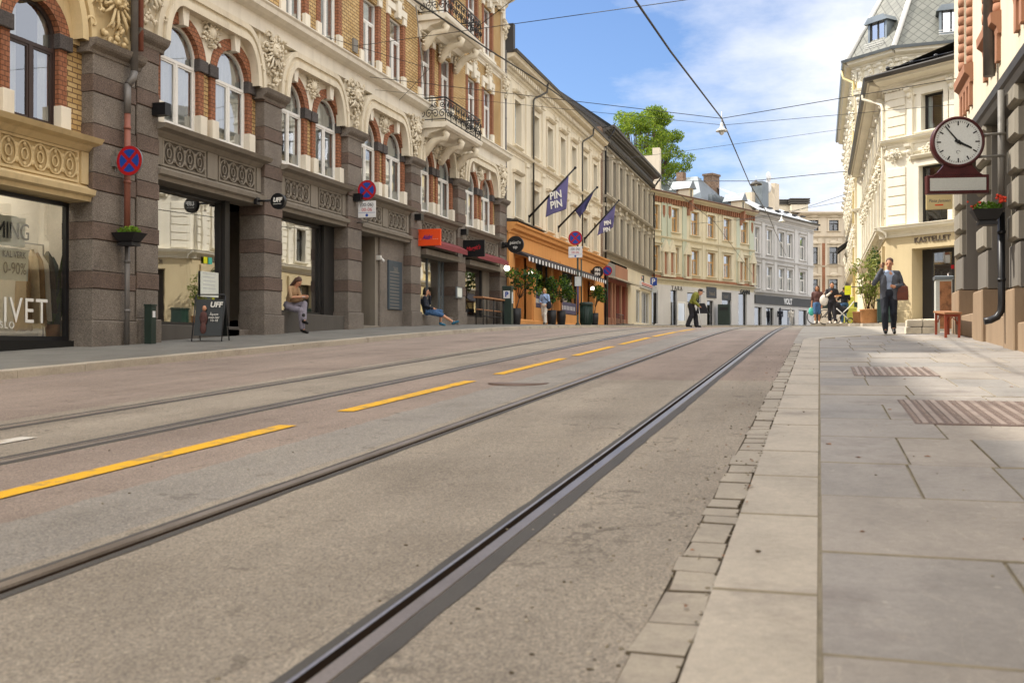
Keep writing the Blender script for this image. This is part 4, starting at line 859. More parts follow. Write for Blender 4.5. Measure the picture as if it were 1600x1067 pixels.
def hood(b, u0, u1, v, h, cream, seed, med=True):
    """moulded flat-topped arch over a pair of windows and the white field inside it"""
    m = MB(FL)
    path = lambda r: [(u0 + r, v)] + [(u0 + r + (1 - math.cos(a)) * (.62 - 0), v + (h - r) * math.sin(a)) for a in [PI / 2 * k / 10 for k in range(1, 11)]]
    for r0, r1, w0, w1 in ((.0, .14, .1, .2), (.14, .26, .1, .14), (.26, .42, .1, .22)):
        A = [(u0 + r0 + (.95 - r0) * (1 - math.cos(PI / 2 * k / 10)), v + (h - r0) * math.sin(PI / 2 * k / 10)) for k in range(11)]
        B = [(u0 + r1 + (.95 - r1) * (1 - math.cos(PI / 2 * k / 10)), v + (h - r1) * math.sin(PI / 2 * k / 10)) for k in range(11)]
        A += [(u1 + u0 - x, y) for x, y in A[::-1]]; B += [(u1 + u0 - x, y) for x, y in B[::-1]]
        for k in range(len(A) - 1):
            m.quad((*B[k], w1), (*A[k], w1), (*A[k + 1], w1), (*B[k + 1], w1)) if 0 else m.quad((*A[k], w1), (*A[k + 1], w1), (*B[k + 1], w1), (*B[k], w1))
            m.quad((*A[k], -.05), (*A[k + 1], -.05), (*A[k + 1], w1), (*A[k], w1)); m.quad((*B[k + 1], -.05), (*B[k], -.05), (*B[k], w1), (*B[k + 1], w1))
    o = m.build('arch_moulding', cream, b)
    for p in o.data.polygons: pass
    if med:
        q = MB(FL); carving(q, (u0 + u1) / 2, v + h * .52, -.02, .55, .62, seed, head=False); q.ball(((u0 + u1) / 2, v + h * .56, .04), (.16, .16, .1)); q.build('medallion', cream, b)
def flip(o): o.data.flip_normals(); return o
# --- the grey-trimmed house
b1 = thing('brick_house', 'grand yellow and red brick house with granite pillars, carved stucco and two iron balconies', 'building', (-13.7, 31, frontbase(31)))
PC = [(18.06, 18.8), (23.15, 24.05), (28.0, 28.95), (32.95, 33.85), (37.75, 38.65), (43.25, 44.15)]
for i, (a, e) in enumerate(PC): pillar(b1, a, e, 6.56)
BAY = [(PC[i][1], PC[i + 1][0]) for i in range(5)]
upw = MB(FL); spw = MB(FL); ops = []; ops2 = []; ops3 = []; C1 = []; C2 = []
for i, (a, e) in enumerate(BAY):
    c = (a + e) / 2; cs = (c - 1.12, c + 1.0); C1.append(cs); C2.append((c - 1.03, c + 1.03))
    frieze(b1, a, e, 3.62, 4.78, 'grey_trim')
    arched_pair(b1, cs, .72, 4.92, 7.22, 'white_frame', 'cream_white')
    wb = MB(FL); wall(wb, a - .45, e + .45, 4.78, 8.15, [(x - .72, x + .72, 4.92, 7.22, True) for x in cs], -.1, 0, .14, 1)
    wb.build('brick_wall', ['yellow_brick', 'red_brick'], b1)
    fm = MB(FL)                       # white field above the imposts
    for x in cs:
        pass
    wall(fm, a - .1, e + .1, 6.62, 8.2, [(x - .97, x + .97, 5.2, 7.47, True) for x in cs] , -.02, 0, .08)
    fm.build('stucco_field', 'cream_white', b1)
    flip(hood(b1, a - .08, e + .08, 6.56, 1.42, 'cream', i)) if 0 else hood(b1, a - .08, e + .08, 6.56, 1.42, 'cream', i)
for i, (a, e) in enumerate(PC):
    m = MB(FL); carving(m, (a + e) / 2, 7.45, .1, 1.0, 1.5, 40 + i); m.build('carving', 'cream', b1)
    m = MB(FL); m.box(a - .12, e + .12, 6.58, 8.16, -.2, .08); m.build('spandrel', 'cream', b1)
m = MB(FL); m.box(18.1, 44.2, 8.0, 8.3, -.3, .16); cornice(m, 18.1, 44.25, 8.66, 0, .5, .62); m.box(18.1, 44.2, 8.28, 8.6, -.3, .05); m.build('cornice', 'cream_white', b1)
ops = [(x - .57, x + .57, 8.92, 11.05) for cs in C2 for x in cs]; ops3 = [(x - .55, x + .55, 12.5, 14.6) for cs in C2 for x in cs]
m = MB(FL); wall(m, 18.1, 44.2, 8.66, 15.2, ops + ops3, 0, 0, .22, 0); m.build('upper_brick_wall', 'yellow_brick', b1)
for i, o in enumerate(ops + ops3):
    bal = abs(o[0] - 35.4) < 1.8
    wdw = window(b1, FL, o[0], o[1], o[2], o[3], -.1, 'white_frame', False, .68, cur=R.choice(('full', 'full', 'full', 'sides')))
    t = MB(FL); rb = MB(FL)
    for s in (0, 1):
        a = o[s] if s else o[0] - .22; rb.box(a - (.005 if s else 0), a + .22 + (0 if s else .005), o[2] + .35, o[3] - .02, -.19, .03)
        t.box(a - .02, a + .24, o[2] - .16, o[2] + .35, -.05, .07, 0, .012); t.box(a - .03, a + .25, o[3] - .02, o[3] + .22, -.05, .075, 0, .012)
    t.box(o[0] - .25, o[1] + .25, o[3] + .22, o[3] + .46, -.05, .09, 0, .012); t.box(o[0] - .3, o[1] + .3, o[2] - .2, o[2] - .02, -.05, .14, 0, .01)
    t.prism([(o[0] + .45, o[3] + .03), (o[0] + .69, o[3] + .03), (o[0] + .76, o[3] + .6), (o[0] + .38, o[3] + .6)], -.05, .16)
    t.build('surround', 'cream_white', wdw); rb.build('brick_jambs', 'red_brick', wdw)
for i, cs in enumerate(C2):
    c = sum(cs) / 2; m = MB(FL)
    for x in cs: carving(m, x, 11.78, .02, .75, .8, 80 + i + int(x), head=False)
    m.build('carving', 'cream', b1)
m = MB(FL); cornice(m, 18.1, 44.2, 12.3, 0, .22, .3); cornice(m, 18.1, 44.25, 16.0, 0, .8, 1.0); dentils(m, 18.2, 44.1, 15.0, 15.25, 0, .3, .5, .22); m.build('eaves_cornice', 'cream_white', b1)
wing_box(b1, FL, 18.1, 44.2, -.5, 16.0, -.05, 'blackout', 'rear_walls')
m = MB(FL); m.add([(18.0, 16.03, .7), (44.25, 16.03, .7), (44.25, 17.2, -1.2), (18, 17.2, -1.2), (44.25, 17.3, -9), (18, 17.3, -9)], [(0, 1, 2, 3), (3, 2, 4, 5)]); m.build('roof', 'dark_roof', b1)
# end pier and corner stones next to the lower house
m = MB(FL); m.box(43.9, 44.25, 8.7, 15.2, -.3, .12); m.build('corner_pier', 'cream_white', b1)
for i in range(2):      # carved consoles at the far end of the front, against the sky
    m = MB(FL); carving(m, 44.1, 14.3 - i * 2.6, .1, .6, 1.0, 200 + i, head=True); m.build('console', 'cream', b1)
# balconies over the fourth bay
def balcony(v, u0=33.95, u1=37.95, out=1.12):
    m = MB(FL); m.prof(u0, u1, [(v - .2, 0), (v - .2, out - .12), (v - .14, out - .03), (v - .04, out), (v, out), (v, 0)])
    m.prof(u0 + .12, u1 - .12, [(v - .5, 0), (v - .5, .3), (v - .36, .42), (v - .3, out - .4), (v - .204, out - .2), (v - .204, 0)])
    o = m.build('balcony', 'cream_white', b1)
    br = MB(FL)
    for x in (u0 + .35, (u0 + u1) / 2, u1 - .35):
        pts = [(x, v - .3, .85), (x, v - .42, .98), (x, v - .56, .92), (x, v - .56, .78), (x, v - .62, .5), (x, v - .86, .25), (x, v - 1.05, .16), (x, v - 1.1, .05)]
        br.tube(pts, [.1, .12, .12, .11, .15, .17, .14, .1], 8); carving(br, x, v - .85, .1, .35, .7, int(x * 7), head=False)
    br.build('brackets', 'cream', o)
    rl = MB(FL); H = .86
    def bar(p, q, r=.013): rl.tube([p, q], r, 5)
    cor = [(u0 + .06, 0.02), (u0 + .06, out - .08), (u1 - .06, out - .08), (u1 - .06, .02)]
    for (ua, wa), (ub, wb_) in zip(cor, cor[1:]):
        for hh, r in ((H, .028), (H - .1, .016), (.1, .018)): bar((ua, v + hh, wa), (ub, v + hh, wb_), r)
        n = max(1, round(math.hypot(ub - ua, wb_ - wa) / .55))
        for k in range(n + 1):
            f = k / n; bar((ua + (ub - ua) * f, v, wa + (wb_ - wa) * f), (ua + (ub - ua) * f, v + H, wa + (wb_ - wa) * f), .013)
        for k in range(n):
            for s in (-1, 1):
                for yy, rr in ((.3, .17), (.62, .12)):
                    pts = []
                    cx = (k + .5 + s * .26) / n
                    for j in range(16):
                        th = j * .55; r_ = rr * (1 - j / 19)
                        du = s * r_ * math.cos(th) * .85; f = cx + du / max(.01, math.hypot(ub - ua, wb_ - wa))
                        bulge = .1 * math.sin(PI * min(1, yy)) * (1 if wa == wb_ else 0)
                        pts.append((ua + (ub - ua) * f, v + yy + (r_ * math.sin(th)) * (1 if yy < .5 else -1), wa + (wb_ - wa) * f + bulge * .6))
                    rl.tube(pts, .016, 4)
                    rl.ball(pts[-1], .028, 5, 4)
    rl.build('railing', 'black_metal', o)
balcony(7.98); balcony(11.82)
m = MB(FL); m.tube([(33.5, 8.66, .5), (33.5, 12, .12)], .02, 5); m.box(28.6, 28.9, 9.05, 9.45, 0, .06); m.build('wall_bracket', 'grey_frame', b1)
m = MB(FL); pipe(m, FL, 44.22, .9, 13.4, .14, .05); m.build('drainpipe', 'pipe_grey', b1)
# ground floor between the pillars
gw = MB(FL)
def sill(u0, u1, v, w=-.38, name='window_ledge', mk='granite_dark', out=0.0):
    q = MB(FL); q.box(u0 - .3, u1 + .3, frontbase(u0) - .4, v, -.55, w + .3 + out, 0, .015); return q.build(name, mk, b1)
stucco('dark_ledge', '#5c5751', '#39352f', .25)
# bay 1: shop window and a dark entrance
sill(18.8, 22.3, .5, -.5, mk='dark_ledge'); room(b1, FL, 18.7, 22.25, .3, 3.6, -3.2, -.5, 'room_mid'); shopwin(b1, FL, 18.55, 22.1, .5, 3.6, -.4, bars=())
m = MB(FL); m.box(22.1, 22.3, -.2, 3.6, -1.4, -.3); m.rect(22.3, 23.2, -.3, 3.62, -1.4, 1); m.box(22.1, 23.3, -.2, frontbase(23) + .14, -1.4, -.2, 2, .01); m.build('entrance_recess', ['dark_frame', 'blackout', 'granite_grey'], b1)
m = MB(FL); m.box(22.36, 23.16, .36, 3.0, -1.38, -1.3); m.box(22.36, 23.16, 3.06, 3.6, -1.38, -1.3); m.tube([(22.5, 1.3, -1.27), (22.5, 1.75, -1.27)], .02, 6); m.build('door', 'dark_frame', b1)
# bay 2
sill(24.05, 28.05, .92, -.45, mk='dark_ledge', out=.22); room(b1, FL, 24, 28.0, .7, 3.6, -3.0, -.5, 'room_mid'); shopwin(b1, FL, 24.0, 27.35, .94, 3.56, -.4)
m = MB(FL); m.box(27.35, 28.05, .9, 3.6, -.55, -.3); m.build('side_panel', 'dark_frame', b1)
# bay 3: house door and a granite wall with a plaque
m = MB(FL); m.box(30.75, 31.0, -.1, 3.62, -1.1, -.2); m.box(31.0, 33.0, -.1, 3.62, -.5, -.12, 1, .02); m.rect(28.9, 30.8, 0, 3.62, -1.12, 2); m.box(28.9, 30.9, 0, frontbase(29) + .12, -1.2, -.1, 0, .01)
m.box(28.9, 30.8, 2.95, 3.0, -1.12, -.9, 0); m.build('doorway', ['grey_trim', 'granite_grey', 'room_dark'], b1)
m = MB(FL); a0 = frontbase(29.6) + .14
m.box(29.0, 29.12, a0, 2.95, -1.1, -.95); m.box(30.5, 30.72, a0, 2.95, -1.1, -.95); m.box(29.12, 30.5, a0, a0 + .32, -1.1, -.95); m.box(29.12, 30.5, 2.3, 2.95, -1.1, -.95)
dr = m.build('door', 'dark_frame', b1); p = MB(FL); p.rect(29.12, 30.5, a0 + .32, 2.3, -1.02); p.build('pane', 'glass_shop', dr)
p = MB(FL); p.tube([(30.62, a0 + .9, -.9), (30.62, a0 + .98, -.86), (30.5, a0 + .98, -.86)], .014, 6); p.ball((30.62, a0 + 1.25, -.94), .03); p.ball((30.62, a0 + .75, -.94), .03); p.build('handle', 'steel', dr)
p = MB(FL); p.rect(28.95, 30.75, a0, 3.6, -2.2); p.build('hallway', 'room_mid', b1)
q = MB(FL)
for k in range(9): q.box(29.12, 30.5, a0 + .35 + k * .2, a0 + .36 + k * .2, -1.016, -1.012)
q.build('frosted_bands', 'curtain_grey', dr)
# bay 4: glass front with a step
sill(33.85, 37.8, 1.16, -.42, mk='granite_grey', out=.12); room(b1, FL, 33.85, 37.75, .9, 3.75, -2.6, -.5, 'room_light'); shopwin(b1, FL, 33.85, 37.6, 1.16, 3.5, -.36, 'zinc', .06, (34.6, 35.9, 37.2))
# bay 5
sill(38.65, 43.3, 1.25, -.42, mk='granite_grey'); room(b1, FL, 38.6, 43.25, 1.0, 3.75, -2.6, -.5, 'room_mid'); shopwin(b1, FL, 38.7, 42.3, 1.27, 3.5, -.36, 'dark_frame')
m = MB(FL); m.box(42.3, 43.3, .9, 3.5, -.5, -.33); m.build('side_panel', 'grey_trim', b1)
for i, (a, e) in enumerate(BAY[3:]):
    m = MB(FL); m.prof(a + .25, e - .1, [(3.86, .1), (3.92, .28), (3.74, .6), (3.56, .61), (3.56, .58), (3.7, .5)]); m.build('awning', 'awning_red', b1)
    m = MB(FL); m.box(a + .2, e - .05, 3.3, 3.5, -.35, .3); m.build('awning_box', 'grey_trim', b1)
m = MB(FL)
for (a, e) in PC[2:]: m.box((a + e) / 2 - .16, (a + e) / 2 + .1, 4.42, 4.64, .17, .42)
m.box(18.55, 18.75, 4.9, 5.16, .17, .5)
m.build('floodlights', 'black_metal', b1)

# --- the yellow neighbour at the left edge, built behind the camera's shoulder too
b0 = thing('stucco_house', 'yellow stucco and brick house with brown arched windows above a clothes shop', 'building', (-13.7, 12, frontbase(12)))
pillar(b0, 16.72, 18.02, 5.98)
pillar(b0, 10.6, 11.6, 5.98); pillar(b0, 4.6, 5.5, 5.98)
for k, (a, e) in enumerate([(11.6, 16.72), (5.5, 10.6)]):
    c = (a + e) / 2; cs = (c - 1.1 + .22, c + 1.35) if k == 0 else (c - 1.1, c + 1.1)
    if k == 0: cs = (13.15, 15.42)
    frieze(b0, a, e - .0, 2.84, 4.02, 'yellow_stucco')
    arched_pair(b0, cs, .62, 4.12, 6.38, 'brown_frame', 'yellow_stucco')
    wb = MB(FL); wall(wb, a - .4, e + .4, 4.0, 7.4, [(x - .62, x + .62, 4.12, 6.38, True) for x in cs], -.1, 0, .2, 1); wb.build('brick_wall', ['yellow_brick', 'red_brick'], b0)
    fm = MB(FL); wall(fm, a - .1, e + .1, 5.82, 7.6, [(x - .88, x + .88, 4.5, 6.64, True) for x in cs], -.02, 0, .08); fm.build('stucco_field', 'yellow_stucco', b0)
    hood(b0, a - .08, e + .08, 5.9, 1.5, 'yellow_stucco', 60 + k)
    v0 = .12 if k == 0 else -.3
    shopwin(b0, FL, a + .05, e - .1, v0, 2.8, -.3, 'black_metal', .08, gl_='glass_display'); room(b0, FL, a - .1, e + 1.0, v0 - .1, 3.5, -2.0, -.55, 'room_light')
    if k == 0: lm = MB(FL); lm.box(14.2, 17.2, 3.4, 3.44, -1.3, -.9); lm.build('fill_panel', 'shop_fill', b0)  # unseen glowing panel, added to brighten the shop interior
    m = MB(FL); m.box(a - .2, e + .2, -1.2, v0, -.55, -.22); m.build('plinth', 'blackout', b0)
m = MB(FL); carving(m, 17.37, 6.75, .12, 1.25, 1.75, 91); m.build('carving', 'yellow_stucco', b0)
m = MB(FL); m.box(16.6, 18.05, 6.0, 7.6, -.2, .1); m.box(10.5, 11.7, 6.0, 7.6, -.2, .1); m.build('spandrels', 'yellow_stucco', b0)
m = MB(FL); m.box(4.5, 18.08, 7.4, 7.9, -.3, .14); cornice(m, 4.5, 18.06, 8.1, 0, .45, .6); m.rect(4.5, 18.08, 8.1, 14.2, 0); cornice(m, 4.5, 18.06, 14.8, 0, .5, .7); m.build('upper_wall', 'yellow_stucco', b0)
wing_box(b0, FL, 4.5, 18.08, -1.2, 14.8, -.05, 'blackout', 'rear_walls')
m = MB(FL); m.add([(4.5, 14.83, .45), (18.0, 14.83, .45), (18.0, 16.0, -1.2), (4.5, 16.0, -1.2), (18, 16.1, -9), (4.5, 16.1, -9)], [(0, 1, 2, 3), (3, 2, 4, 5)]); m.build('roof', 'dark_roof', b0)
bz = thing('shading_house', 'tall plain unseen house added behind the camera on the left to shade the near pavement', 'building', (-13.7, -3, frontbase(-3)))  # out of view, put in and made tall to shade the near pavement
m = MB(FL); m.rect(-16, 4.45, -2.5, 20.5, 0); m.build('wall', 'yellow_stucco', bz); wing_box(bz, FL, -16, 4.45, -2.5, 20.5, -.05, 'blackout', 'rear_walls')
# drainpipe between the two houses
dp = thing('drainpipe', 'rust red and grey drainpipe running down the granite pier between the two brick houses', 'drainpipe', FL(17.6, frontbase(17.6), .3))
m = MB(FL); m.tube([(17.75, 12, .34), (17.75, 5.6, .34)], .075, 12); m.tube([(17.75, 5.6, .34), (17.7, 5.45, .34), (17.6, 5.3, .3)], .075, 12); m.tube([(17.6, 5.32, .29), (17.6, 4.72, .29)], .07, 12); m.build('upper_pipe', 'pipe_grey', dp)
m = MB(FL); m.tube([(17.6, 4.76, .29), (17.6, 2.3, .29)], .062, 12)
for v in (4.4, 3.3): m.tube([(17.6, v, .29), (17.6, v + .06, .29)], .075, 12)
m.build('red_pipe', 'pipe_red', dp)
m = MB(FL); m.tube([(17.6, 2.32, .29), (17.6, frontbase(17.6), .29)], .05, 12)
for v in (1.7, .7): m.tube([(17.6, v, .29), (17.6, v + .06, .29)], .065, 12)
m.build('lower_pipe', 'pipe_grey', dp)
m = MB(FL); m.tube([(18.0, 11.5, .3), (18.0, 6.1, .3)], .06, 10); m.build('side_pipe', 'pipe_red', dp)
# ---------------------------------------------------------------- the lower cream house with the orange wine bar
b2 = thing('cream_house', 'cream stucco house with a bright orange ground floor, black awning and three purple flags', 'building', FL(55, frontbase(55)))
E2 = 13.45; U0, U1 = 44.25, 65.7
cen = [46.5, 49.75, 52.6, 55.4, 58.1, 61.1, 64.0]
o1 = [(c - .55, c + .55, 6.1, 7.85) for c in cen]; o2 = [(c - .55, c + .55, 9.5, 11.6) for c in cen]
m = MB(FL); wall(m, U0, U1, 5.3, 13.0, o1 + o2, 0, 0, .3); m.build('wall', 'cream', b2)
for o in o1 + o2:
    wd = window(b2, FL, *o, -.22, 'curtain_grey', False, .7, cur=R.choice(('full', 'half', 'sides')))
    t = MB(FL); surround(t, *o, 0, .14, .3, .06); t.box(o[0] - .1, o[1] + .1, o[3] + .17, o[3] + .28, 0, .03); t.build('surround', 'cream', wd)
m = MB(FL)
for a, c in zip([U0 + .6] + cen, cen + [U1 - .4]):
    x = (a + c) / 2 if a in cen and c in cen else (a if a not in cen else c)
    for v0, v1 in ((5.8, 8.9), (9.3, 12.4)): m.box(x - .22, x + .22, v0, v1, 0, .07, 0, .01); m.box(x - .28, x + .28, v1 - .15, v1 + .02, 0, .11)
cornice(m, U0, U1, 9.25, 0, .2, .3); cornice(m, U0, U1, 12.75, 0, .16, .25); m.build('pilasters', 'cream', b2)
m = MB(FL); cornice(m, U0, U1, 13.3, 0, .6, .5); dentils(m, U0 + .1, U1 - .1, 12.76, 12.98, 0, .3, .34, .17); m.build('eaves_cornice', 'cream', b2)
m = MB(FL); m.prof(U0 - .05, U1 + .1, [(13.32, .45), (13.3, .66), (13.42, .7), (13.46, .66), (13.4, .5)]); m.build('gutter', 'dark_gutter', b2)
m = MB(FL); m.add([(U0, 13.36, .6), (U1, 13.36, .6), (U1, 16.6, -3.6), (U0, 16.6, -3.6), (U1, 16.9, -9), (U0, 16.9, -9)], [(0, 1, 2, 3), (3, 2, 4, 5)])
m.box(U0 - .05, U0 + .25, 13.3, 14.6, -1.5, .5); m.box(U0, U0 + .9, 13.4, 14.1, -.9, .25); rf = m.build('roof', 'dark_roof', b2)
wing_box(b2, FL, U0, U1, .2, 13.3, -.05, 'blackout', 'rear_walls')
for u in (49.0, 60.0):
    m = MB(FL); m.tube([(u + 1.0, 13.3, .6), (u + 1.0, 12.85, .55), (u + .1, 12.35, .14), (u, 12.2, .12), (u, 5.7, .12)], .05, 8); m.build('drainpipe', 'dark_gutter', b2)
m = MB(FL); wall(m, 65.7, 66.45, .8, 14.4, (), .02); m.box(65.7, 66.45, .8, 14.4, -3, .015); m.build('rubble_pier', 'rubble', b2)
# orange front
w2 = .26
ops = [(45.3, 48.2, .7, 4.35), (48.75, 51.6, 1.95, 4.3), (52.3, 53.7, .8, 4.25), (54.2, 58.2, 1.8, 4.15), (59.5, 62.6, .9, 4.15)]
m = MB(FL); wall(m, U0 + .05, 65.6, .3, 5.2, ops, w2, 0, .4); m.quad((U0 + .05, .3, -.2), (U0 + .05, .3, w2), (U0 + .05, 5.2, w2), (U0 + .05, 5.2, -.2)); m.quad((65.6, .3, w2), (65.6, .3, -.2), (65.6, 5.2, -.2), (65.6, 5.2, w2))
for k, o in enumerate(ops):
    if k in (0, 2, 4): m.rect(o[0], o[1], o[2], o[3], w2 - .9); m.quad((o[0], o[2], w2 - .3), (o[0], o[2], w2 - .9), (o[0], o[3], w2 - .9), (o[0], o[3], w2 - .3)); m.quad((o[1], o[2], w2 - .9), (o[1], o[2], w2 - .3), (o[1], o[3], w2 - .3), (o[1], o[3], w2 - .9)); m.quad((o[0], o[3], w2 - .3), (o[0], o[3], w2 - .9), (o[1], o[3], w2 - .9), (o[1], o[3], w2 - .3))
for a, e in ((48.3, 48.7), (51.7, 52.2), (53.75, 54.1), (58.3, 59.3)): m.box(a, e, 1.0, 4.6, w2, w2 + .06, 0, .01)
m.prof(U0, 65.65, [(.4, w2), (.4, w2 + .1), (1.25, w2 + .1), (1.32, w2)])
m.prof(U0, 65.7, [(5.15, w2), (5.2, w2 + .08), (5.3, w2 + .1), (5.36, w2 + .26), (5.5, w2 + .3), (5.56, w2 + .4), (5.64, w2 + .42), (5.68, 0)]); m.build('shop_front', 'orange_paint', b2)
m = MB(FL); m.prof(U0, 49.2, [(5.66, 0), (5.7, w2 + .46), (5.74, w2 + .46), (5.86, 0)]); m.build('lead_flashing', 'dark_gutter', b2)
for k in (1, 3): o = ops[k]; shopwin(b2, FL, o[0], o[1], o[2], o[3], w2 - .12, 'dark_frame', .06); room(b2, FL, o[0] - .2, o[1] + .2, o[2] - .2, o[3] + .1, -2.6, w2 - .2, 'room_dark')
for a, e in ((45.6, 46.7), (60.2, 61.3)):
    m = MB(FL); v = frontbase(a) + .2; m.box(a, e, v, v + 2.3, w2 - .9, w2 - .82); d = m.build('door', 'dark_frame', b2); p = MB(FL); p.rect(a + .12, e - .12, v + .7, v + 2.15, w2 - .81); p.build('pane', 'glass_shop', d)
for k, (a, e) in enumerate(((48.85, 51.5), (54.35, 58.05))):
    m = MB(FL); v = 2.0 if k == 0 else 1.87; m.box(a, e, v, v + .62, w2 - .1, w2 - .08); bn = m.build('window_banner', 'banner_purple', b2)
    q = MB(FL)
    for j in range(9): x = a + .35 + j * (e - a - .9) / 8; q.box(x, x + .14, v + .2, v + .42, w2 - .078, w2 - .074)
    q.build('banner_lettering', 'white_plate', bn)
m = MB(FL); m.prof(45.0, 63.0, [(4.42, w2), (4.5, w2 + .04), (4.16, w2 + .72), (4.1, w2 + .72), (4.3, w2)], 0); aw = m.build('awning', 'awning_dark', b2)
m = MB(FL); n = 60; L = 18.0 / n
for k in range(n): x = 45.0 + k * L; m.add([(x + .01, 4.13, w2 + .735), (x + L - .01, 4.13, w2 + .735), (x + L - .01, 3.97, w2 + .735), (x + L / 2, 3.9, w2 + .735), (x + .01, 3.97, w2 + .735)], [(4, 3, 2, 1, 0)], k % 2)
m.build('valance', ['white_plate', 'awning_dark'], aw)
for x, y in ((792, 419), (829, 428), (926, 451)):
    u = Fu(FL, x, w2 + .2); v = Fv(FL, x, y, w2 + .2); t = thing('globe_lamp', 'round white glowing globe lamp on the orange wall ' + ('beside the door at its left end' if x < 800 else 'beside the large green-reflecting window' if x < 850 else 'at its far right end'), 'wall lamp', FL(u, v, w2), 'globe lamps on the orange wall')
    m = MB(FL); m.ball((u, v, w2 + .2), .13, 14, 10); m.build('globe', 'bulb', t); m = MB(FL); m.tube([(u, v + .3, w2 + .02), (u, v + .3, w2 + .2), (u, v + .12, w2 + .2)], .018, 6); m.box(u - .05, u + .05, v + .22, v + .38, w2, w2 + .03); m.build('bracket', 'black_metal', t)
# ---------------------------------------------------------------- grey house with the pilastered upper floors
b3 = thing('pilastered_house', 'dark grey and cream house of close-set pilasters and tall windows, convenience store at its corner', 'building', FL(77, frontbase(77)))
A, E = 66.45, 87.2; n = 8; st = (E - A - .5) / n; cen = [A + .25 + st * (k + .5) for k in range(n)]
o1 = [(c - .72, c + .72, 6.5, 9.2) for c in cen]; o2 = [(c - .68, c + .68, 10.45, 12.9) for c in cen]
m = MB(FL); wall(m, A, E, 5.9, 14.4, o1 + o2, 0, 0, .3); m.build('wall', 'grey_stone', b3)
for o in o1 + o2: window(b3, FL, *o, -.24, 'grey_frame', False, .7, cur=R.choice(('none', 'sides', 'half')), gl_='glass')
m = MB(FL)
for k in range(n + 1):
    x = A + .25 + st * k; m.box(x - .28, x + .28, 6.3, 9.3, 0, .16, 0, .02); m.box(x - .36, x + .36, 9.28, 9.5, 0, .24); m.box(x - .24, x + .24, 10.3, 13.0, 0, .14, 0, .02); m.box(x - .32, x + .32, 12.95, 13.12, 0, .22)
    m.ball((x, 9.75, .12), (.2, .22, .14), 8, 6)
m.build('pilasters', 'grey_light', b3)
m = MB(FL); cornice(m, A, E, 6.4, 0, .35, .3); cornice(m, A, E, 10.05, 0, .35, .4); cornice(m, A, E, 13.35, 0, .2, .22); m.build('string_courses', 'grey_stone', b3)
m = MB(FL); m.box(A, E, 9.5, 9.66, 0, .06); m.box(A, E, 10.08, 10.3, 0, .1); m.build('cream_band', 'grey_light', b3)
m = MB(FL); m.box(A, E, 13.36, 14.1, .02, .14); 
for k in range(44):
    x = A + .2 + k * (E - A - .4) / 43; m.ball((x, 13.7, .2), (.15, .22, .14), 6, 5); m.ball((x + .23, 13.55, .18), (.08, .12, .1), 5, 4)
cornice(m, A, E, 14.5, 0, .75, .45); m.build('carved_frieze', 'dark_gutter', b3)
m = MB(FL); m.prof(A - .1, E + .2, [(14.48, .5), (14.46, .82), (14.6, .86), (14.64, .8), (14.56, .6)]); m.build('gutter', 'dark_gutter', b3)
m = MB(FL); m.add([(A, 14.55, .7), (E, 14.55, .7), (E, 17.2, -3.0), (A, 17.2, -3.0), (E, 17.4, -9), (A, 17.4, -9)], [(0, 1, 2, 3), (3, 2, 4, 5)]); m.quad((A, 13, -9), (A, 14.5, .4), (A, 17.2, -3), (A, 17.4, -9)); rf = m.build('roof', 'dark_roof', b3)
wing_box(b3, FL, A, E, .5, 14.5, -.05, 'beige_wall', 'rear_walls')
m = MB(FL); m.tube([(A + .2, 14.4, .8), (A + .2, 14.0, .6), (A + .1, 13.6, .2), (A + .05, 1, .2)], .07, 8); m.build('drainpipe', 'black_metal', b3)
m = MB(FL); m.tube([(E - .1, 14.4, .8), (E - .1, 13.7, .3), (E - .08, 13.3, .22), (E - .08, 1.9, .22)], .07, 8); m.build('drainpipe', 'black_metal', b3)
# its shop level: red timber shop, then the white store
m = MB(FL); ops = [(67.2, 69.0, 2.0, 4.4), (70.6, 72.4, 2.0, 4.4), (73.2, 74.6, 1.7, 4.4)]; wall(m, A, 75.4, 1.0, 4.9, ops, 0, 0, .3)
for x in (67.0, 69.2, 70.3, 72.6, 75.0): m.box(x - .2, x + .2, 1.3, 4.4, 0, .12, 1, .015)
m.box(A + .1, 75.3, 1.0, 2.0, 0, .05, 1); m.build('red_shop_front', ['red_shop', 'terracotta_paint'], b3)
for o in ops: shopwin(b3, FL, *o, -.15, 'red_shop', .05); room(b3, FL, o[0], o[1], o[2], o[3], -2, -.25, 'room_mid')
m = MB(FL); m.box(A, 70.6, 4.9, 5.75, -.1, .06); m.build('fascia', 'grey_frame', b3); m = MB(FL); m.box(70.6, 75.4, 4.9, 5.75, -.1, .07); m.build('fascia', 'terracotta_paint', b3)
m = MB(FL); m.prof(A + .2, 76.5, [(4.8, .05), (4.86, .1), (4.6, .9), (4.5, .9), (4.7, .05)]); m.build('awning', 'grey_light', b3)
m = MB(FL); wall(m, 75.4, E, 1.2, 5.9, [(79.2, 81.4, 1.9, 4.5), (82.0, 86.2, 1.9, 4.5)], .0, 0, .3); m.box(75.5, 79.0, 1.2, 4.7, 0, .08)
m.build('store_wall', 'pale_cream', b3)
for o, ps in (((79.2, 81.4, 1.9, 4.5), ()), ((82.0, 86.2, 1.9, 4.5), (83.4, 84.8))): shopwin(b3, FL, *o, -.1, 'white_frame', .07, ps); room(b3, FL, o[0], o[1], o[2], o[3], -2.5, -.2, 'room_mid')
m = MB(FL); m.box(81.0, 86.6, 4.75, 5.25, 0, .16); fs = m.build('store_fascia', 'white_plate', b3); m = MB(FL)
for k, v in enumerate((4.84, 4.96, 5.08)): m.box(81.1, 86.5, v, v + .07, .16, .168, k)
m.build('stripes', ['bin_green', 'sign_red', 'orange_sign'], fs)
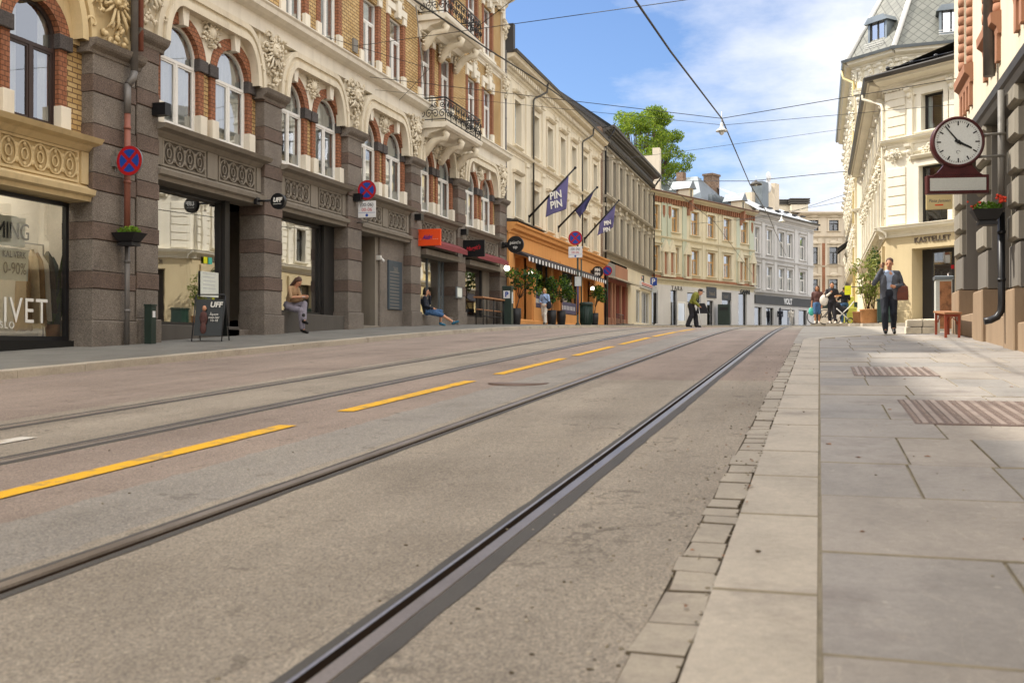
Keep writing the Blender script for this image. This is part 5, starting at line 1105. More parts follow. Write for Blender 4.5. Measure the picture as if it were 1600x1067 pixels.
for k in range(3):
    m = MB(FL); m.box(71.8 + k * .4, 77 - k * .3, .9, 1.35 + .17 * k, .05, .9 - .28 * k, 0, .015); m.build('step', 'granite_grey', b3)
m = MB(FL); m.box(77, E, 1.0, 1.8, 0, .3, 0, .02); m.build('plinth', 'pale_cream', b3)
m = MB(FL)
for k in range(7):
    u = 67.4 + k * .42; m.tube([(u, .9, .75), (u, 2.2, .75)], .018, 5)
for v in (2.2, 1.55): m.tube([(67.4, v, .75), (69.92, v, .75)], .022, 5)
rl = m.build('iron_railing', 'black_metal', None, FL(68.5, 1.2, .75)); tag(rl, 'low black iron railing before the red shop front', 'railing')
# ---------------------------------------------------------------- green and cream corner house
FG = Frame(-13.7, 87.3, .397, .918); GB = 1.55
b4 = thing('corner_building', 'pale green and cream house with orange brick cornice above white shops, at the bend', 'building', FG(9, GB))
X = lambda px: Fu(FG, px); V = lambda px, py: Fv(FG, px, py)
U1 = X(1178); tops = [(1020, 1030), (1049, 1060), (1079.5, 1091.5), (1105, 1117), (1130, 1142), (1157, 1168)]
o2 = [(X(a), X(e), 10.1, 12.25) for a, e in tops]; o1 = [(X(a), X(e), 6.5, 8.75) for a, e in tops]
m = MB(FG); wall(m, -1, U1, 5.2, 13.1, o1 + o2, 0, 0, .3); m.build('wall', 'green_cream', b4)
for o in o1 + o2:
    wd = window(b4, FG, *o, -.16, 'ochre_frame', False, .62, cur=R.choice(('none', 'sides', 'half')), th=.1); t = MB(FG); surround(t, *o, 0, .2, .12, .08, True, 0, o in o1); t.build('surround', 'green_cream', wd)
m = MB(FG)
for a, e in ((1033, 1040), (1042, 1048), (1066, 1072), (1150, 1155), (1170, 1177)): m.box(X(a), X(e), 6.2, 12.6, 0, .1, 0, .01)
m.build('pilasters', 'green_paint', b4)
m = MB(FG); cornice(m, -1, U1, 9.6, 0, .22, .3); cornice(m, -1, U1, 5.95, 0, .3, .35); cornice(m, -1, U1, 13.3, 0, .55, .35)
for c in [(tops[i][1] + tops[i + 1][0]) / 2 for i in range(2, 5)]: m.box(X(c) - .14, X(c) + .14, 6.2, 12.4, 0, .06)
m.build('cornices', 'green_cream', b4)
m = MB(FG); m.box(-1, U1, 12.55, 12.72, 0, .07); k = -.8
while k < U1 - .2: m.box(k, k + .2, 12.5, 12.98, .0, .2); k += .42
m.box(-1, U1, 5.95, 6.22, 0, .05); m.build('brick_frieze', 'red_brick_far', b4)
m = MB(FG)
for a in (1036, 1045, 1174): m.prism([(X(a) - .2, 11.6), (X(a), 11.2), (X(a) + .2, 11.6), (X(a) + .2, 12.3), (X(a) - .2, 12.3)], 0, .13)
m.build('brick_drops', 'red_brick_far', b4)
for px in (1037, 1047, 1072, 1155, 1174):
    c = X(px); m = MB(FG); m.box(c - .5, c - .32, 6.2, 8.3, 0, .3); m.box(c + .32, c + .5, 6.2, 8.3, 0, .3); m.prism([(c - .62, 8.25), (c + .62, 8.25), (c, 9.35)], 0, .34); m.box(c - .5, c + .5, 6.1, 6.3, 0, .32); bo = m.build('gothic_niche', 'green_cream', b4)
    m = MB(FG); m.prism([(c - .32, 6.3), (c + .32, 6.3), (c + .32, 8.0), (c, 8.5), (c - .32, 8.0)], .02, .12); m.build('niche_panel', 'terracotta_paint', bo)
for px in (1075.5, 1157):
    c = X(px); m = MB(FG); m.box(c - .38, c + .38, 13.2, 14.3, -.8, .3); m.box(c - .12, c + .12, 13.5, 14.1, .3, .302, 1); m.add([(c - .62, 14.2, .5), (c, 15.0, .5), (c + .62, 14.2, .5), (c - .62, 14.2, -1.6), (c, 15.0, -1.6), (c + .62, 14.2, -1.6)], [(0, 2, 1), (0, 1, 4, 3), (1, 2, 5, 4)], 2); m.box(c - .1, c + .1, 12.2, 13.3, 0, .5, 3); m.box(c - .3, c - .1, 11.8, 12.4, 0, .3, 3)
    m.build('dormer', ['green_cream', 'dark_frame', 'zinc', 'terracotta_paint'], b4)
m = MB(FG); m.add([(-1, 13.32, .6), (U1, 13.32, .6), (U1, 14.3, -2.5), (-1, 14.3, -2.5), (U1, 14.6, -8), (-1, 14.6, -8)], [(0, 1, 2, 3), (3, 2, 4, 5)]); m.build('roof', 'roof_brown', b4); m = MB(FG); m.prof(-1, U1, [(13.28, .5), (13.28, .62), (13.38, .66), (13.42, .58)]); m.build('gutter', 'roof_brown', b4)
m = MB(FG); a, e = Fu(FG, 1083, -3), Fu(FG, 1137, -3); m.add([(a, 13.9, -2), (e, 13.9, -2), (e - .3, 15.2, -3.5), (a + 2.6, 16.9, -4), (a, 13.9, -8), (e, 13.9, -8), (e - .3, 15.2, -8), (a + 2.6, 16.9, -8)], [(0, 1, 2, 3), (0, 3, 7, 4), (3, 2, 6, 7), (1, 5, 6, 2)])
for k in range(1, 8): x = a + 1.2 + k * (e - a - 1.4) / 8; m.box(x, x + .05, 13.9, 14.9, -2.4, -2.0)
m.build('zinc_roof', 'zinc', b4)
m = MB(FG); c = Fu(FG, 1113, -4.5); m.box(c - .9, c + .6, 14.5, 17.6, -5, -4); m.box(c - 1, c + .7, 17.4, 17.6, -5.1, -3.9); c = Fu(FG, 1067, -2.6); m.box(c - .5, c + .1, 14, 16.4, -3, -2.3); m.build('chimneys', 'rubble', b4)
wing_box(b4, FG, -1, U1, .8, 13.3, -.05, 'blackout', 'rear_walls', 7)
m = MB(FG); so = [(X(1018), X(1027), 2.0, 4.9), (X(1047), X(1057), 1.7, 5.0), (X(1104), X(1114), 1.7, 4.3), (X(1127), X(1142), 2.0, 5.2), (X(1153), X(1166), 1.7, 5.2), (X(1073), X(1094), 4.0, 4.9)]
wall(m, -1, U1, .9, 5.4, so, .06, 0, .3); m.build('shop_wall', 'white_paint_wall', b4)
for i, o in enumerate(so): shopwin(b4, FG, *o, -.1, 'dark_frame', .07); room(b4, FG, o[0], o[1], o[2], o[3], -2.4, -.2, 'room_dark' if i % 2 else 'room_mid')
m = MB(FG); a, e = X(1050), X(1063)
for (p, q, r, s) in ((a, a + .14, 1.72, 4.0), (e - .14, e, 1.72, 4.0), (a + .14, e - .14, 1.72, 2.3), (a + .14, e - .14, 3.85, 4.0)): m.box(p, q, r, s, .5, .56)
d = m.build('open_door', 'white_frame', b4); p = MB(FG); p.rect(a + .14, e - .14, 2.3, 3.85, .53); p.build('pane', 'glass_shop', d)
text('TARA', FG, X(1056.5), 5.17, .1, .55, 'grey_frame', 'lettering', b4, .02, space=1.5)
m = MB(FG); m.box(X(1103), X(1118), 4.55, 5.55, .06, .12); h = m.build('shop_sign', 'black_sign', b4); text('head', FG, X(1111), 4.95, .125, .55, 'grey_trim', 'lettering', h)
m = MB(FG); m.box(X(1127), X(1142), 4.45, 5.2, -.04, 0); h = m.build('window_blind', 'black_sign', b4); text('head', FG, X(1134), 4.8, .004, .5, 'grey_frame', 'lettering', h)
text('GANNI', FG, X(1163), 5.0 + .35, .1, .62, 'ink', 'lettering', b4, .02, bold=.012)
# ---------------------------------------------------------------- grey clothes shop building
p0 = FG(U1, 0, 0); FV = Frame(p0.x, p0.y, 5.8, 14.8)
b5 = thing('grey_building', 'pale grey three-storey house with snow-white metal roof and long dark shop fascia', 'building', FV(8, 1.6))
X = lambda px: Fu(FV, px); U1 = X(1271); wn = [(1179, 1186), (1198, 1206), (1216.5, 1225), (1229.5, 1238), (1249.5, 1258)]
EV = Fv(FV, 1225, 341)
o2 = [(X(a), X(e), 9.4, 12.0) for a, e in wn]; o1 = [(X(a), X(e), 5.9, 8.2) for a, e in wn]
m = MB(FV); wall(m, 0, U1, 4.0, EV - .2, o1 + o2, 0, 0, .3); m.build('wall', 'volt_grey', b5)
for o in o1 + o2:
    wd = window(b5, FV, *o, -.12, 'white_frame', False, .6, cur=R.choice(('none', 'half')), th=.09); t = MB(FV); surround(t, *o, 0, .2, .2, .07); t.build('surround', 'volt_grey', wd)
m = MB(FV); cornice(m, 0, U1, 9.0, 0, .22, .3); cornice(m, 0, U1, EV - .1, 0, .6, .6); cornice(m, 0, U1, 12.7, 0, .14, .2); cornice(m, 0, U1, 5.55, 0, .3, .3)
for a in (1192, 1211, 1243, 1263): m.box(X(a) - .3, X(a) + .3, 5.7, 12.6, 0, .09, 0, .01)
m.build('pilasters', 'volt_grey', b5)
m = MB(FV); m.box(0, U1, 4.35, 5.2, 0, .16); h = m.build('fascia', 'black_sign', b5); text('VOLT', FV, X(1229), 4.76, .17, .82, 'white_plate', 'lettering', h, .02, bold=.03)
so = [(X(1177), X(1189.5), 1.7, 4.0), (X(1196.5), X(1208), 1.7, 4.0), (X(1215.5), X(1241), 1.7, 3.95), (X(1247), X(1260), 1.7, 4.0)]
m = MB(FV); wall(m, 0, U1, .8, 4.36, so, .06, 0, .3); m.build('shop_wall', 'volt_grey', b5)
for i, o in enumerate(so): shopwin(b5, FV, *o, -.1, 'dark_frame', .08, (o[0] + (o[1] - o[0]) * .7,) if i == 2 else ()); room(b5, FV, o[0], o[1], o[2], o[3], -2.4, -.2, 'room_dark')
m = MB(FV); m.prof(0, U1 + .2, [(EV - .1, .5), (EV - .1, .72), (EV + .06, .76), (EV + .1, .6)]); m.build('gutter', 'dark_gutter', b5)
mat('pale_roof', '#cfd2d4', .5, .12, .5, metal=.2)
m = MB(FV); m.add([(0, EV, .65), (U1, EV, .65), (U1, EV + 2.4, -4.5), (0, EV + 3.0, -4.5)], [(0, 1, 2, 3)])
for k in range(6): x = Fu(FV, 1188 + k * 13, -1) ; m.box(x, x + .9, EV + .85 + .1 * (k % 2), EV + 1.0 + .1 * (k % 2), -1.2, -.9, 1)
m.build('roof', ['pale_roof', 'dark_frame'], b5)
X3 = lambda px: Fu(FV, px, -2.8)
m = MB(FV); m.box(X3(1183), X3(1193), EV + 1.2, EV + 4.1, -3.4, -2.2, 0); m.box(X3(1178), X3(1184), EV + 1, EV + 2.9, -4, -3, 1); m.box(X3(1200), X3(1207), EV + .5, EV + 4.2, -3.4, -2.0, 1); m.box(X3(1200) - .3, X3(1207) + 5.5, EV + .8, EV + 1.8, -4.4, -3.4, 1); m.build('chimneys', ['zinc', 'beige_wall'], b5)
m = MB(FV)
for k, (px, hh, r) in enumerate(((1196, 4.8, .55), (1196.5, 3.7, .6), (1189, 2.7, .5))):
    c = X3(px); m.tube([(c, EV + 1, -2.6), (c, EV + hh, -2.6)], .05, 6); m.ball((c, EV + hh, -2.4), (r, r, .16), 14, 8)
dish = m.build('satellite_dishes', 'white_plate', b5)
wing_box(b5, FV, 0, U1, .8, EV, -.05, 'volt_grey', 'rear_walls', 7)
# far beige house, facing down the street
FB = Frame(*P(1262, 500, 124).xy, *(P(1345, 500, 124) - P(1262, 500, 124)).xy)
b6 = thing('beige_house', 'far beige house with brown brick strips and ornate window heads, closing the street', 'building', FB(3, 1.7))
X = lambda px: Fu(FB, px); Y_ = lambda py: Fv(FB, 1300, py); wn = [(1263, 1279), (1295.5, 1310.5), (1325, 1333)]
os_ = [(X(a), X(e), Y_(d), Y_(c)) for a, e in wn for c, d in ((344, 361), (386, 413), (436, 462))]
m = MB(FB); wall(m, -1, X(1350), 1.2, Y_(334), os_, 0, 0, .35); m.build('wall', 'beige_wall', b6)
for o in os_: wd = window(b6, FB, *o, -.15, 'dark_frame', False, .7, cur='none', th=.08, gl_='glass'); t = MB(FB); surround(t, *o, 0, .2, .3, .1); t.ball(((o[0] + o[1]) / 2, o[3] + .5, .1), (.6, .3, .15), 10, 6); t.build('surround', 'beige_wall', wd)
m = MB(FB); m.box(X(1282.5), X(1291), Y_(463), Y_(380), .01, .06); m.build('brick_strip', 'red_brick_far', b6)
m = MB(FB); cornice(m, -1, X(1350), Y_(333), 0, .7, .5); cornice(m, -1, X(1350), Y_(369), 0, .25, .3); cornice(m, -1, X(1350), Y_(415), 0, .2, .3); cornice(m, -1, X(1350), Y_(464), 0, .3, .4)
for c in (1281, 1292.5, 1312, 1322): m.box(X(c) - .25, X(c) + .25, Y_(463), Y_(372), 0, .1)
m.build('cornices', 'beige_wall', b6)
m = MB(FB); m.add([(-1.5, Y_(333), .7), (X(1352), Y_(333), .7), (X(1352), Y_(323), -4), (-1.5, Y_(323), -4)], [(0, 1, 2, 3)]); m.build('roof', 'roof_tile', b6)
m = MB(FB); m.tube([(X(1326), Y_(335), .5), (X(1322), Y_(345), .2), (X(1322), 2, .2)], .12, 8); m.build('drainpipe', 'dark_gutter', b6)
wing_box(b6, FB, -1, X(1350), 1, Y_(334), -.05, 'beige_wall', 'rear_walls', 7)
m = MB(FB); c = Fu(FB, 1245, -4); m.box(c - .8, c + 1.3, Y_(333), Y_(313), -5, -3.5); 
for k in range(3): m.box(c - 1, c + 1.5, Y_(312) + .25 * k, Y_(312) + .17 + .25 * k, -5.2, -3.3, 1)
c = Fu(FB, 1217, -5); m.box(c - 1.5, c + 1.2, Y_(330), Y_(312), -6, -4.5)
for k in range(3): m.box(c - 1.6, c + 1.4, Y_(312) + .25 * k, Y_(312) + .17 + .25 * k, -6.2, -4.3, 1)
m.build('chimneys', ['pale_cream', 'dark_gutter'], b6)
m = MB(FB); m.add([(X(1195) - 2, Y_(335), -8), (X(1262), Y_(335), -8), (X(1262), Y_(322), -8), (X(1205) - 2, Y_(306), -8)], [(0, 1, 2, 3)]); m.box(X(1195), X(1262), 1, Y_(335), -9, -8); m.build('rear_wing', 'yellow_stucco', b6)
# ---------------------------------------------------------------- corner cafe house (right, beyond the side street)
K0 = Vector((2.7, 45.7)); FK = Frame(2.7, 45.7, .771, -.637); FS = Frame(2.7, 45.7, 0, -1)
b7 = thing('cafe_house', 'ornate cream corner house with banded stucco and a tan cafe entrance on its cut corner', 'building', FK(1, 1.0))
KL = 5.2; EV = 11.3
X = lambda px: Fu(FK, px)
ow = [(1.72, 2.72, 8.75, 10.25), (1.6, 2.9, 5.0, 7.35)]
m = MB(FK); wall(m, 0, KL, 4.7, 10.9, ow, 0, 0, .3); m.build('wall', 'kast_white', b7)
for i, o in enumerate(ow):
    wd = window(b7, FK, *o, -.2, 'dark_frame', False, 0, 0, cur='sides' if i == 0 else 'none', th=.05, gl_='glass'); t = MB(FK); surround(t, *o, 0, .2, .32, .09, True); t.build('surround', 'kast_white', wd)
def bands(mb, u0, u1, v0, v1, st=.4, d=.045):
    v = v0
    while v + st <= v1 + .05: mb.box(u0, u1, v + .025, v + st - .025, 0, d, 0, .015); v += st
def corbel(mb, u, v, w=0, s=1.0):
    mb.prof(u - .14 * s, u + .14 * s, [(v - .55 * s, w), (v - .5 * s, w + .1 * s), (v - .2 * s, w + .16 * s), (v - .1 * s, w + .3 * s), (v, w + .32 * s), (v, w)]); mb.ball((u, v - .3 * s, w + .14 * s), (.12 * s, .13 * s, .1 * s), 8, 6); mb.ball((u, v - .58 * s, w + .06), (.08 * s, .12 * s, .06), 6, 5)
m = MB(FK)
for v0, v1 in ((5.05, 7.5), (8.75, 10.3)): bands(m, .1, .95, v0, v1); bands(m, 3.2, 3.9, v0, v1)
for u in (1.2, 3.1): m.box(u - .12, u + .12, 8.6, 10.2, 0, .1); corbel(m, u, 10.6); corbel(m, u, 8.3)
cornice(m, -.1, KL, 8.62, 0, .28, .3); cornice(m, -.1, KL, 8.0, 0, .12, .15); cornice(m, -.3, KL, 5.0, 0, .42, .45); cornice(m, -.1, KL, 11.15, 0, .75, .5); dentils(m, .1, KL, 10.62, 10.74, 0, .12, .17, .09); m.box(0, KL, 10.3, 10.6, 0, .08)
m.build('mouldings', 'kast_white', b7)
m = MB(FK); carving(m, 2.3, 7.95, .05, .8, .4, 5, head=False); carving(m, .5, 7.95, .05, .5, .5, 6, head=True); m.build('carving', 'kast_white', b7)
m = MB(FK); wall(m, 0, KL, .5, 4.72, [(1.22, 4.4, .9, 4.02)], 0, 0, .75); m.box(-.02, 1.15, .5, 1.5, 0, .05, 0, .02); m.build('entrance_wall', 'kast_base', b7)
text('KASTELLET', FK, 2.17, 4.34, .02, .3, 'rust_sign', 'lettering', b7, .03, space=1.12, bold=.004) if 'rust_sign' in M else text('KASTELLET', FK, 2.17, 4.34, .02, .33, 'grey_trim', 'lettering', b7, .03, space=1.1, bold=.006)
m = MB(FK); w = -.72
for (a, e, c, d) in ((1.22, 1.55, 1.15, 4.02), (1.55, 1.68, 1.15, 4.0), (2.55, 2.72, 1.15, 4.0), (3.6, 3.75, 1.15, 4.0), (1.68, 2.55, 3.85, 4.0), (1.68, 2.55, 1.15, 1.35), (2.72, 3.6, 3.85, 4.0), (2.72, 3.6, 1.15, 1.35)): m.box(a, e, c, d, w - .08, w)
d = m.build('door', 'dark_frame', b7); p = MB(FK); p.rect(1.6, 3.7, 1.2, 3.95, w - .05); p.build('pane', 'glass_shop', d); m = MB(FK)
for s in (2.46, 2.82): m.tube([(s, 1.85, w + .02), (s, 1.85, w + .1), (s, 3.0, w + .1), (s, 3.0, w + .02)], .022, 8)
m.build('handle', 'steel', d); m = MB(FK); m.box(1.9, 2.3, 2.32, 2.42, w - .045, w - .042); m.box(1.95, 2.25, 2.24, 2.28, w - .045, w - .042); m.box(2.52, 2.66, 3.15, 3.3, w, w + .01, 1); m.build('door_stickers', ['white_plate', 'sign_red'], d)
room(b7, FK, 1.3, 4.4, 1.1, 4.0, -3.2, -.85, 'room_dark')
m = MB(FK); m.ball((2.1, 3.3, -1.8), .05, 10, 8); m.build('pendant_light', 'bulb_soft', b7)
m = MB(FK); m.box(1.0, 4.6, .4, 1.13, -.8, .05, 0, .015); m.box(.9, 4.8, .4, .98, .05, .4, 0, .015); m.build('step', 'white_stone', b7)
# street side
L = 24.0; us = [-2.6 - 3.0 * k for k in range(7)]
os1 = [(u - .6, u + .6, 5.3, 7.3) for u in us]; os2 = [(u - .6, u + .6, 8.75, 10.25) for u in us]
m = MB(FS); wall(m, -L, 0, 4.7, 10.9, os1 + os2, 0, 0, .3); m.build('side_wall', 'kast_white', b7)
for o in os1 + os2: wd = window(b7, FS, *o, -.2, 'dark_frame', False, .7, 1, cur='sides', th=.05, gl_='glass'); t = MB(FS); surround(t, *o, 0, .2, .3, .1); t.build('surround', 'kast_white', wd)
m = MB(FS)
for k in range(8):
    u = -1.1 - 3.0 * k
    for v0, v1 in ((5.05, 7.5), (8.75, 10.3)): bands(m, u - .62, u + .62, v0, v1)
    m.box(u - .2, u + .2, 5.0, 8.0, .02, .16, 0, .01); corbel(m, u, 10.65); corbel(m, u, 8.35); m.box(u - .18, u + .18, 8.7, 10.2, .02, .14)
cornice(m, -L, .1, 8.62, 0, .28, .3); cornice(m, -L, .3, 5.0, 0, .42, .45); cornice(m, -L, .1, 11.15, 0, .75, .5); dentils(m, -L, -.1, 10.62, 10.74, 0, .12, .17, .09); m.build('side_mouldings', 'kast_white', b7)
m = MB(FS)
for k, u in enumerate(us): carving(m, u, 7.75, .06, .7, .5, 300 + k, head=False); carving(m, u + 1.5, 7.6, .14, .5, .9, 330 + k)
m.build('side_carving', 'kast_white', b7)
so = [(-4.2, -1.4, 1.0, 3.9), (-8.8, -6.0, 1.0, 3.9), (-13.4, -10.6, 1.2, 3.9), (-18.0, -15.2, 1.3, 3.9)]
m = MB(FS); wall(m, -L, 0, .5, 4.72, so, 0, 0, .5)
for o in so: m.box(o[0] - .6, o[0] - .2, .8, 4.3, 0, .14, 0, .02); m.box(o[1] + .2, o[1] + .6, .8, 4.3, 0, .14, 0, .02)
m.build('side_shop_wall', 'kast_base', b7)
for o in so: shopwin(b7, FS, *o, -.35, 'dark_frame', .07, ((o[0] + o[1]) / 2,)); room(b7, FS, *o, -2.6, -.45, 'room_dark')
for F_, a, e in ((FK, -.36, KL), (FS, -L, .36)):
    m = MB(F_); m.prof(a, e, [(11.14, .5), (11.1, .86), (11.24, .92), (11.3, .86), (11.22, .6)]); m.add([(a, 11.2, .8), (e, 11.2, .8), (e, 13.4, -5), (a, 13.4, -5)], [(0, 1, 2, 3)]); m.build('gutter', 'dark_gutter', b7)
m = MB(FK)
for k in range(4): m.ball((.5 + k * 1.1, 11.5, .55), (.09, .09, .09), 8, 6); m.tube([(.5 + k * 1.1, 11.5, .55), (1.6 + k * 1.1, 11.48, .55)], .02, 4)
m.build('snow_guard', 'black_metal', b7)
m = MB(FS); m.tube([(-1.9, 11.1, .85), (-1.9, 10.9, .85), (-1.4, 10.6, .35), (-.6, 10.3, .14), (-.35, 10.1, .12), (-.35, 5, .12)], .06, 8); m.build('drainpipe', 'kast_white', b7)
FR2 = Frame(*FK(KL, 0).xy, 1, 0); m = MB(FR2); wall(m, 0, 14, .3, 10.9, [(u - .6, u + .6, a, c) for u in (1.8, 5, 8.2, 11.4) for a, c in ((5.3, 7.3), (8.75, 10.25))], 0, 0, .3); [bands(m, u - .75, u + .75, a, c) for u in (.2, 3.4, 6.6, 9.8) for a, c in ((5.05, 7.5), (8.75, 10.3))]; cornice(m, 0, 14, 5.0, 0, .4, .4); cornice(m, 0, 14, 8.6, 0, .3, .3); m.box(0, 14, .3, 4.55, 0, .06, 1); [m.box(u - 1, u + 1, 1.2, 3.9, .06, .08, 2) for u in (2.4, 7, 11.4)]; [m.rect(u - .6, u + .6, a, c, -.2, 2) for u in (1.8, 5, 8.2, 11.4) for a, c in ((5.3, 7.3), (8.75, 10.25))]; m.rect(-.4, 14, 10.9, 11.2, .5); m.build('side_street_front', ['kast_white', 'kast_base', 'blackout'], b7)
bx = MB(); bx.add([(2.75, 70, .5), (2.75, 46, .5), (6.6, 42.6, .5), (20, 42.6, .5), (20, 70, .5), (2.75, 70, 11.15), (2.75, 46, 11.15), (6.6, 42.6, 11.15), (20, 42.6, 11.15), (20, 70, 11.15)], [(5, 6, 7, 8, 9)]); bx.build('flat_roof', 'dark_roof', b7)
# ---------------------------------------------------------------- tall slated house behind it
Q = [Vector((2.37, 69.7)), Vector((4.74, 67.6)), Vector((14, 67.0))]
b8 = thing('slate_roofed_house', 'taller cream house with steep grey fish-scale slate roof and dormers, behind the cafe house', 'building', (4, 70, 1.2))
FT = [Frame(Q[0].x, Q[0].y, *(Q[1] - Q[0])), Frame(Q[1].x, Q[1].y, *(Q[2] - Q[1]))]; LT = [(Q[1] - Q[0]).length, (Q[2] - Q[1]).length]
FT.append(Frame(Q[0].x, Q[0].y, 0, -1)); LT.append(0)
def slate():
    m, t, b = nt('slate'); u = t.nodes.new('ShaderNodeTexCoord'); mp = t.nodes.new('ShaderNodeMapping'); mp.inputs['Rotation'].default_value = (0, 0, PI / 4); t.links.new(u.outputs['UV'], mp.inputs[0])
    br = t.nodes.new('ShaderNodeTexBrick'); br.offset = 0; br.inputs['Scale'].default_value = 1; br.inputs['Brick Width'].default_value = .42; br.inputs['Row Height'].default_value = .42; br.inputs['Mortar Size'].default_value = .022; br.inputs['Mortar Smooth'].default_value = .3
    t.links.new(mp.outputs[0], br.inputs['Vector']); br.inputs['Color1'].default_value = (*rgb('#63645b'), 1); br.inputs['Color2'].default_value = (*rgb('#707067'), 1); br.inputs['Mortar'].default_value = (*rgb('#44443e'), 1)
    c = mixc(t, 1.0, br.outputs['Color'], ramp(t, noisef(t, .7, 5), [(.3, (.8,) * 3), (.7, (1.1,) * 3)]), 'MULTIPLY'); t.links.new(c, b.inputs['Base Color']); b.inputs['Roughness'].default_value = .55
    bump(t, b, math_(t, 'SUBTRACT', 1.0, br.outputs['Fac']), .02, .7)
slate()
TE = 18.3
for i, (F_, a, e) in enumerate(((FT[0], 0, LT[0]), (FT[1], 0, LT[1]), (FT[2], -26, 0))):
    ops = [(u - .55, u + .55, v, v + 2.2) for u in ([1.55] if i == 0 else [2.2, 5.0, 7.8] if i == 1 else [-2.2 - 2.9 * k for k in range(8)]) for v in (6.2, 9.8, 13.6)]
    m = MB(F_); wall(m, a, e, .6, TE - .3, ops, 0, 0, .3); m.build('wall', 'kast_ochre' if i == 2 else 'kast_white', b8)
    for o in ops: wd = window(b8, F_, *o, -.2, 'dark_frame', False, .7, cur='none', th=.05, room=i != 2); t = MB(F_); surround(t, *o, 0, .2, .3, .12); t.build('surround', 'kast_white', wd)
    m = MB(F_); cornice(m, a - .2, e + .1, TE, 0, .8, .6); cornice(m, a, e, 16.6, 0, .25, .3); cornice(m, a, e, 12.6, 0, .3, .35); cornice(m, a, e, 8.9, 0, .3, .35); cornice(m, a, e, 5.3, 0, .4, .4)
    k = a + .35
    while k < e: corbel(m, k, TE - .45, 0, 1.1); k += .8
    for u in ([.35, LT[0] - .35] if i == 0 else [.4, 3.6, 6.4] if i == 1 else [-.7 - 2.9 * k for k in range(9)]): m.box(u - .25, u + .25, 5.4, 16.4, 0, .16, 0, .02); corbel(m, u, 16.3, .1, 1.4); corbel(m, u, 12.2, .1, 1.4)
    m.build('mouldings', 'kast_white', b8)
    m = MB(F_)
    if i == 2:
        for k in range(9):
            for j, v in enumerate((7.3, 11, 14.9)): carving(m, -.7 - 2.9 * k, v, .12, .6, 1.7, 500 + 10 * k + j)
    else: carving(m, LT[i] * .5 if i == 0 else .5, 15.4, .1, .7, 1.4, 490 + i)
    m.build('carving', 'kast_white', b8)
    m = MB(F_); m.prof(a - .5, e + .2, [(TE, .6), (TE - .02, .9), (TE + .14, .96), (TE + .18, .7)]); m.build('gutter', 'zinc', b8)
apex = [(7.2, 75), (7.8, 74.4), (14, 74.4), (7.2, 95)]; RV = 29.5
m = MB(); q = [FT[0](-.3, TE + .1, .6), FT[0](LT[0] + .1, TE + .1, .6), FT[1](LT[1], TE + .1, .6), Vector((1.8, 96, TE + .1))]
r = [Vector((*p, RV)) for p in apex]
m.add([*q, *r], [(0, 1, 5, 4), (1, 2, 6, 5), (3, 0, 4, 7), (7, 4, 5, 6)]); m.build('slate_roof', 'slate', b8)
m = MB()
for a, c in ((q[0], r[0]), (q[1], r[1])): m.tube([a + Vector((0, -.05, .05)), c + Vector((0, -.05, .05))], .16, 8, 0, True)
m.build('hip_flashing', 'white_frame', b8)
def dormer(F_, u, v, w, s=1.0):
    m = MB(F_); m.box(u - .75 * s, u - .6 * s, v, v + 1.6 * s, w - 2, w); m.box(u + .6 * s, u + .75 * s, v, v + 1.6 * s, w - 2, w); m.prism([(u - .95 * s, v + 1.6 * s), (u + .95 * s, v + 1.6 * s), (u + .6 * s, v + 2.0 * s), (u - .6 * s, v + 2.0 * s)], w - 2.5, w + .2); m.box(u - .6 * s, u + .6 * s, v - .1, v + .1, w - 1.2, w + .05)
    d = m.build('dormer', 'zinc', b8); m = MB(F_)
    for a, e in ((u - .6 * s, u - .5 * s), (u - .05, u + .05), (u + .5 * s, u + .6 * s)): m.box(a, e, v + .1, v + 1.6 * s, w - .14, w - .06)
    m.build('frame', 'dark_frame', d); m = MB(F_); m.rect(u - .6 * s, u + .6 * s, v + .1, v + 1.6 * s, w - .1); m.build('pane', 'glass_sky', d); m = MB(F_); m.rect(u - .6 * s, u + .6 * s, v + .1, v + 1.6 * s, w - 1); m.build('room', 'room_dark', d)
    m = MB(F_)
    for k in range(3): m.tube([(u - .8 * s, v - .1 + .14 * k, w + .35), (u + .8 * s, v - .1 + .14 * k, w + .35)], .018, 4)
    m.build('guard_rail', 'white_frame', d)
dormer(FT[0], 1.5, TE + .75, -.1, .95); dormer(FT[1], 3.0, TE + .75, .05, .9)
m = MB(FT[2]); m.tube([(-1.6, TE, .9), (-1.6, TE - .5, .8), (-.9, TE - 1.0, .2), (-.8, TE - 1.3, .2), (-.8, 2, .2)], .09, 8); m.build('drainpipe', 'cream_pipe', b8)
bx = MB(); bx.quad((2.4, 96, .5), (20, 96, .5), (20, 96, TE), (2.4, 96, TE)); bx.quad((14, 67, .5), (20, 96, .5), (20, 96, TE), (14, 67, TE)); bx.build('rear_walls', 'blackout', b8)
for k in range(2):
    v = 3.9 + 3.6 * k
    m = MB(FS); m.prof(-44, -40 + k, [(v + 1.1, .1), (v + 1.15, .12), (v + .3, 1.3), (v + .15, 1.3), (v + .2, 1.22)]); m.build('awning', 'awning_dark', b8)
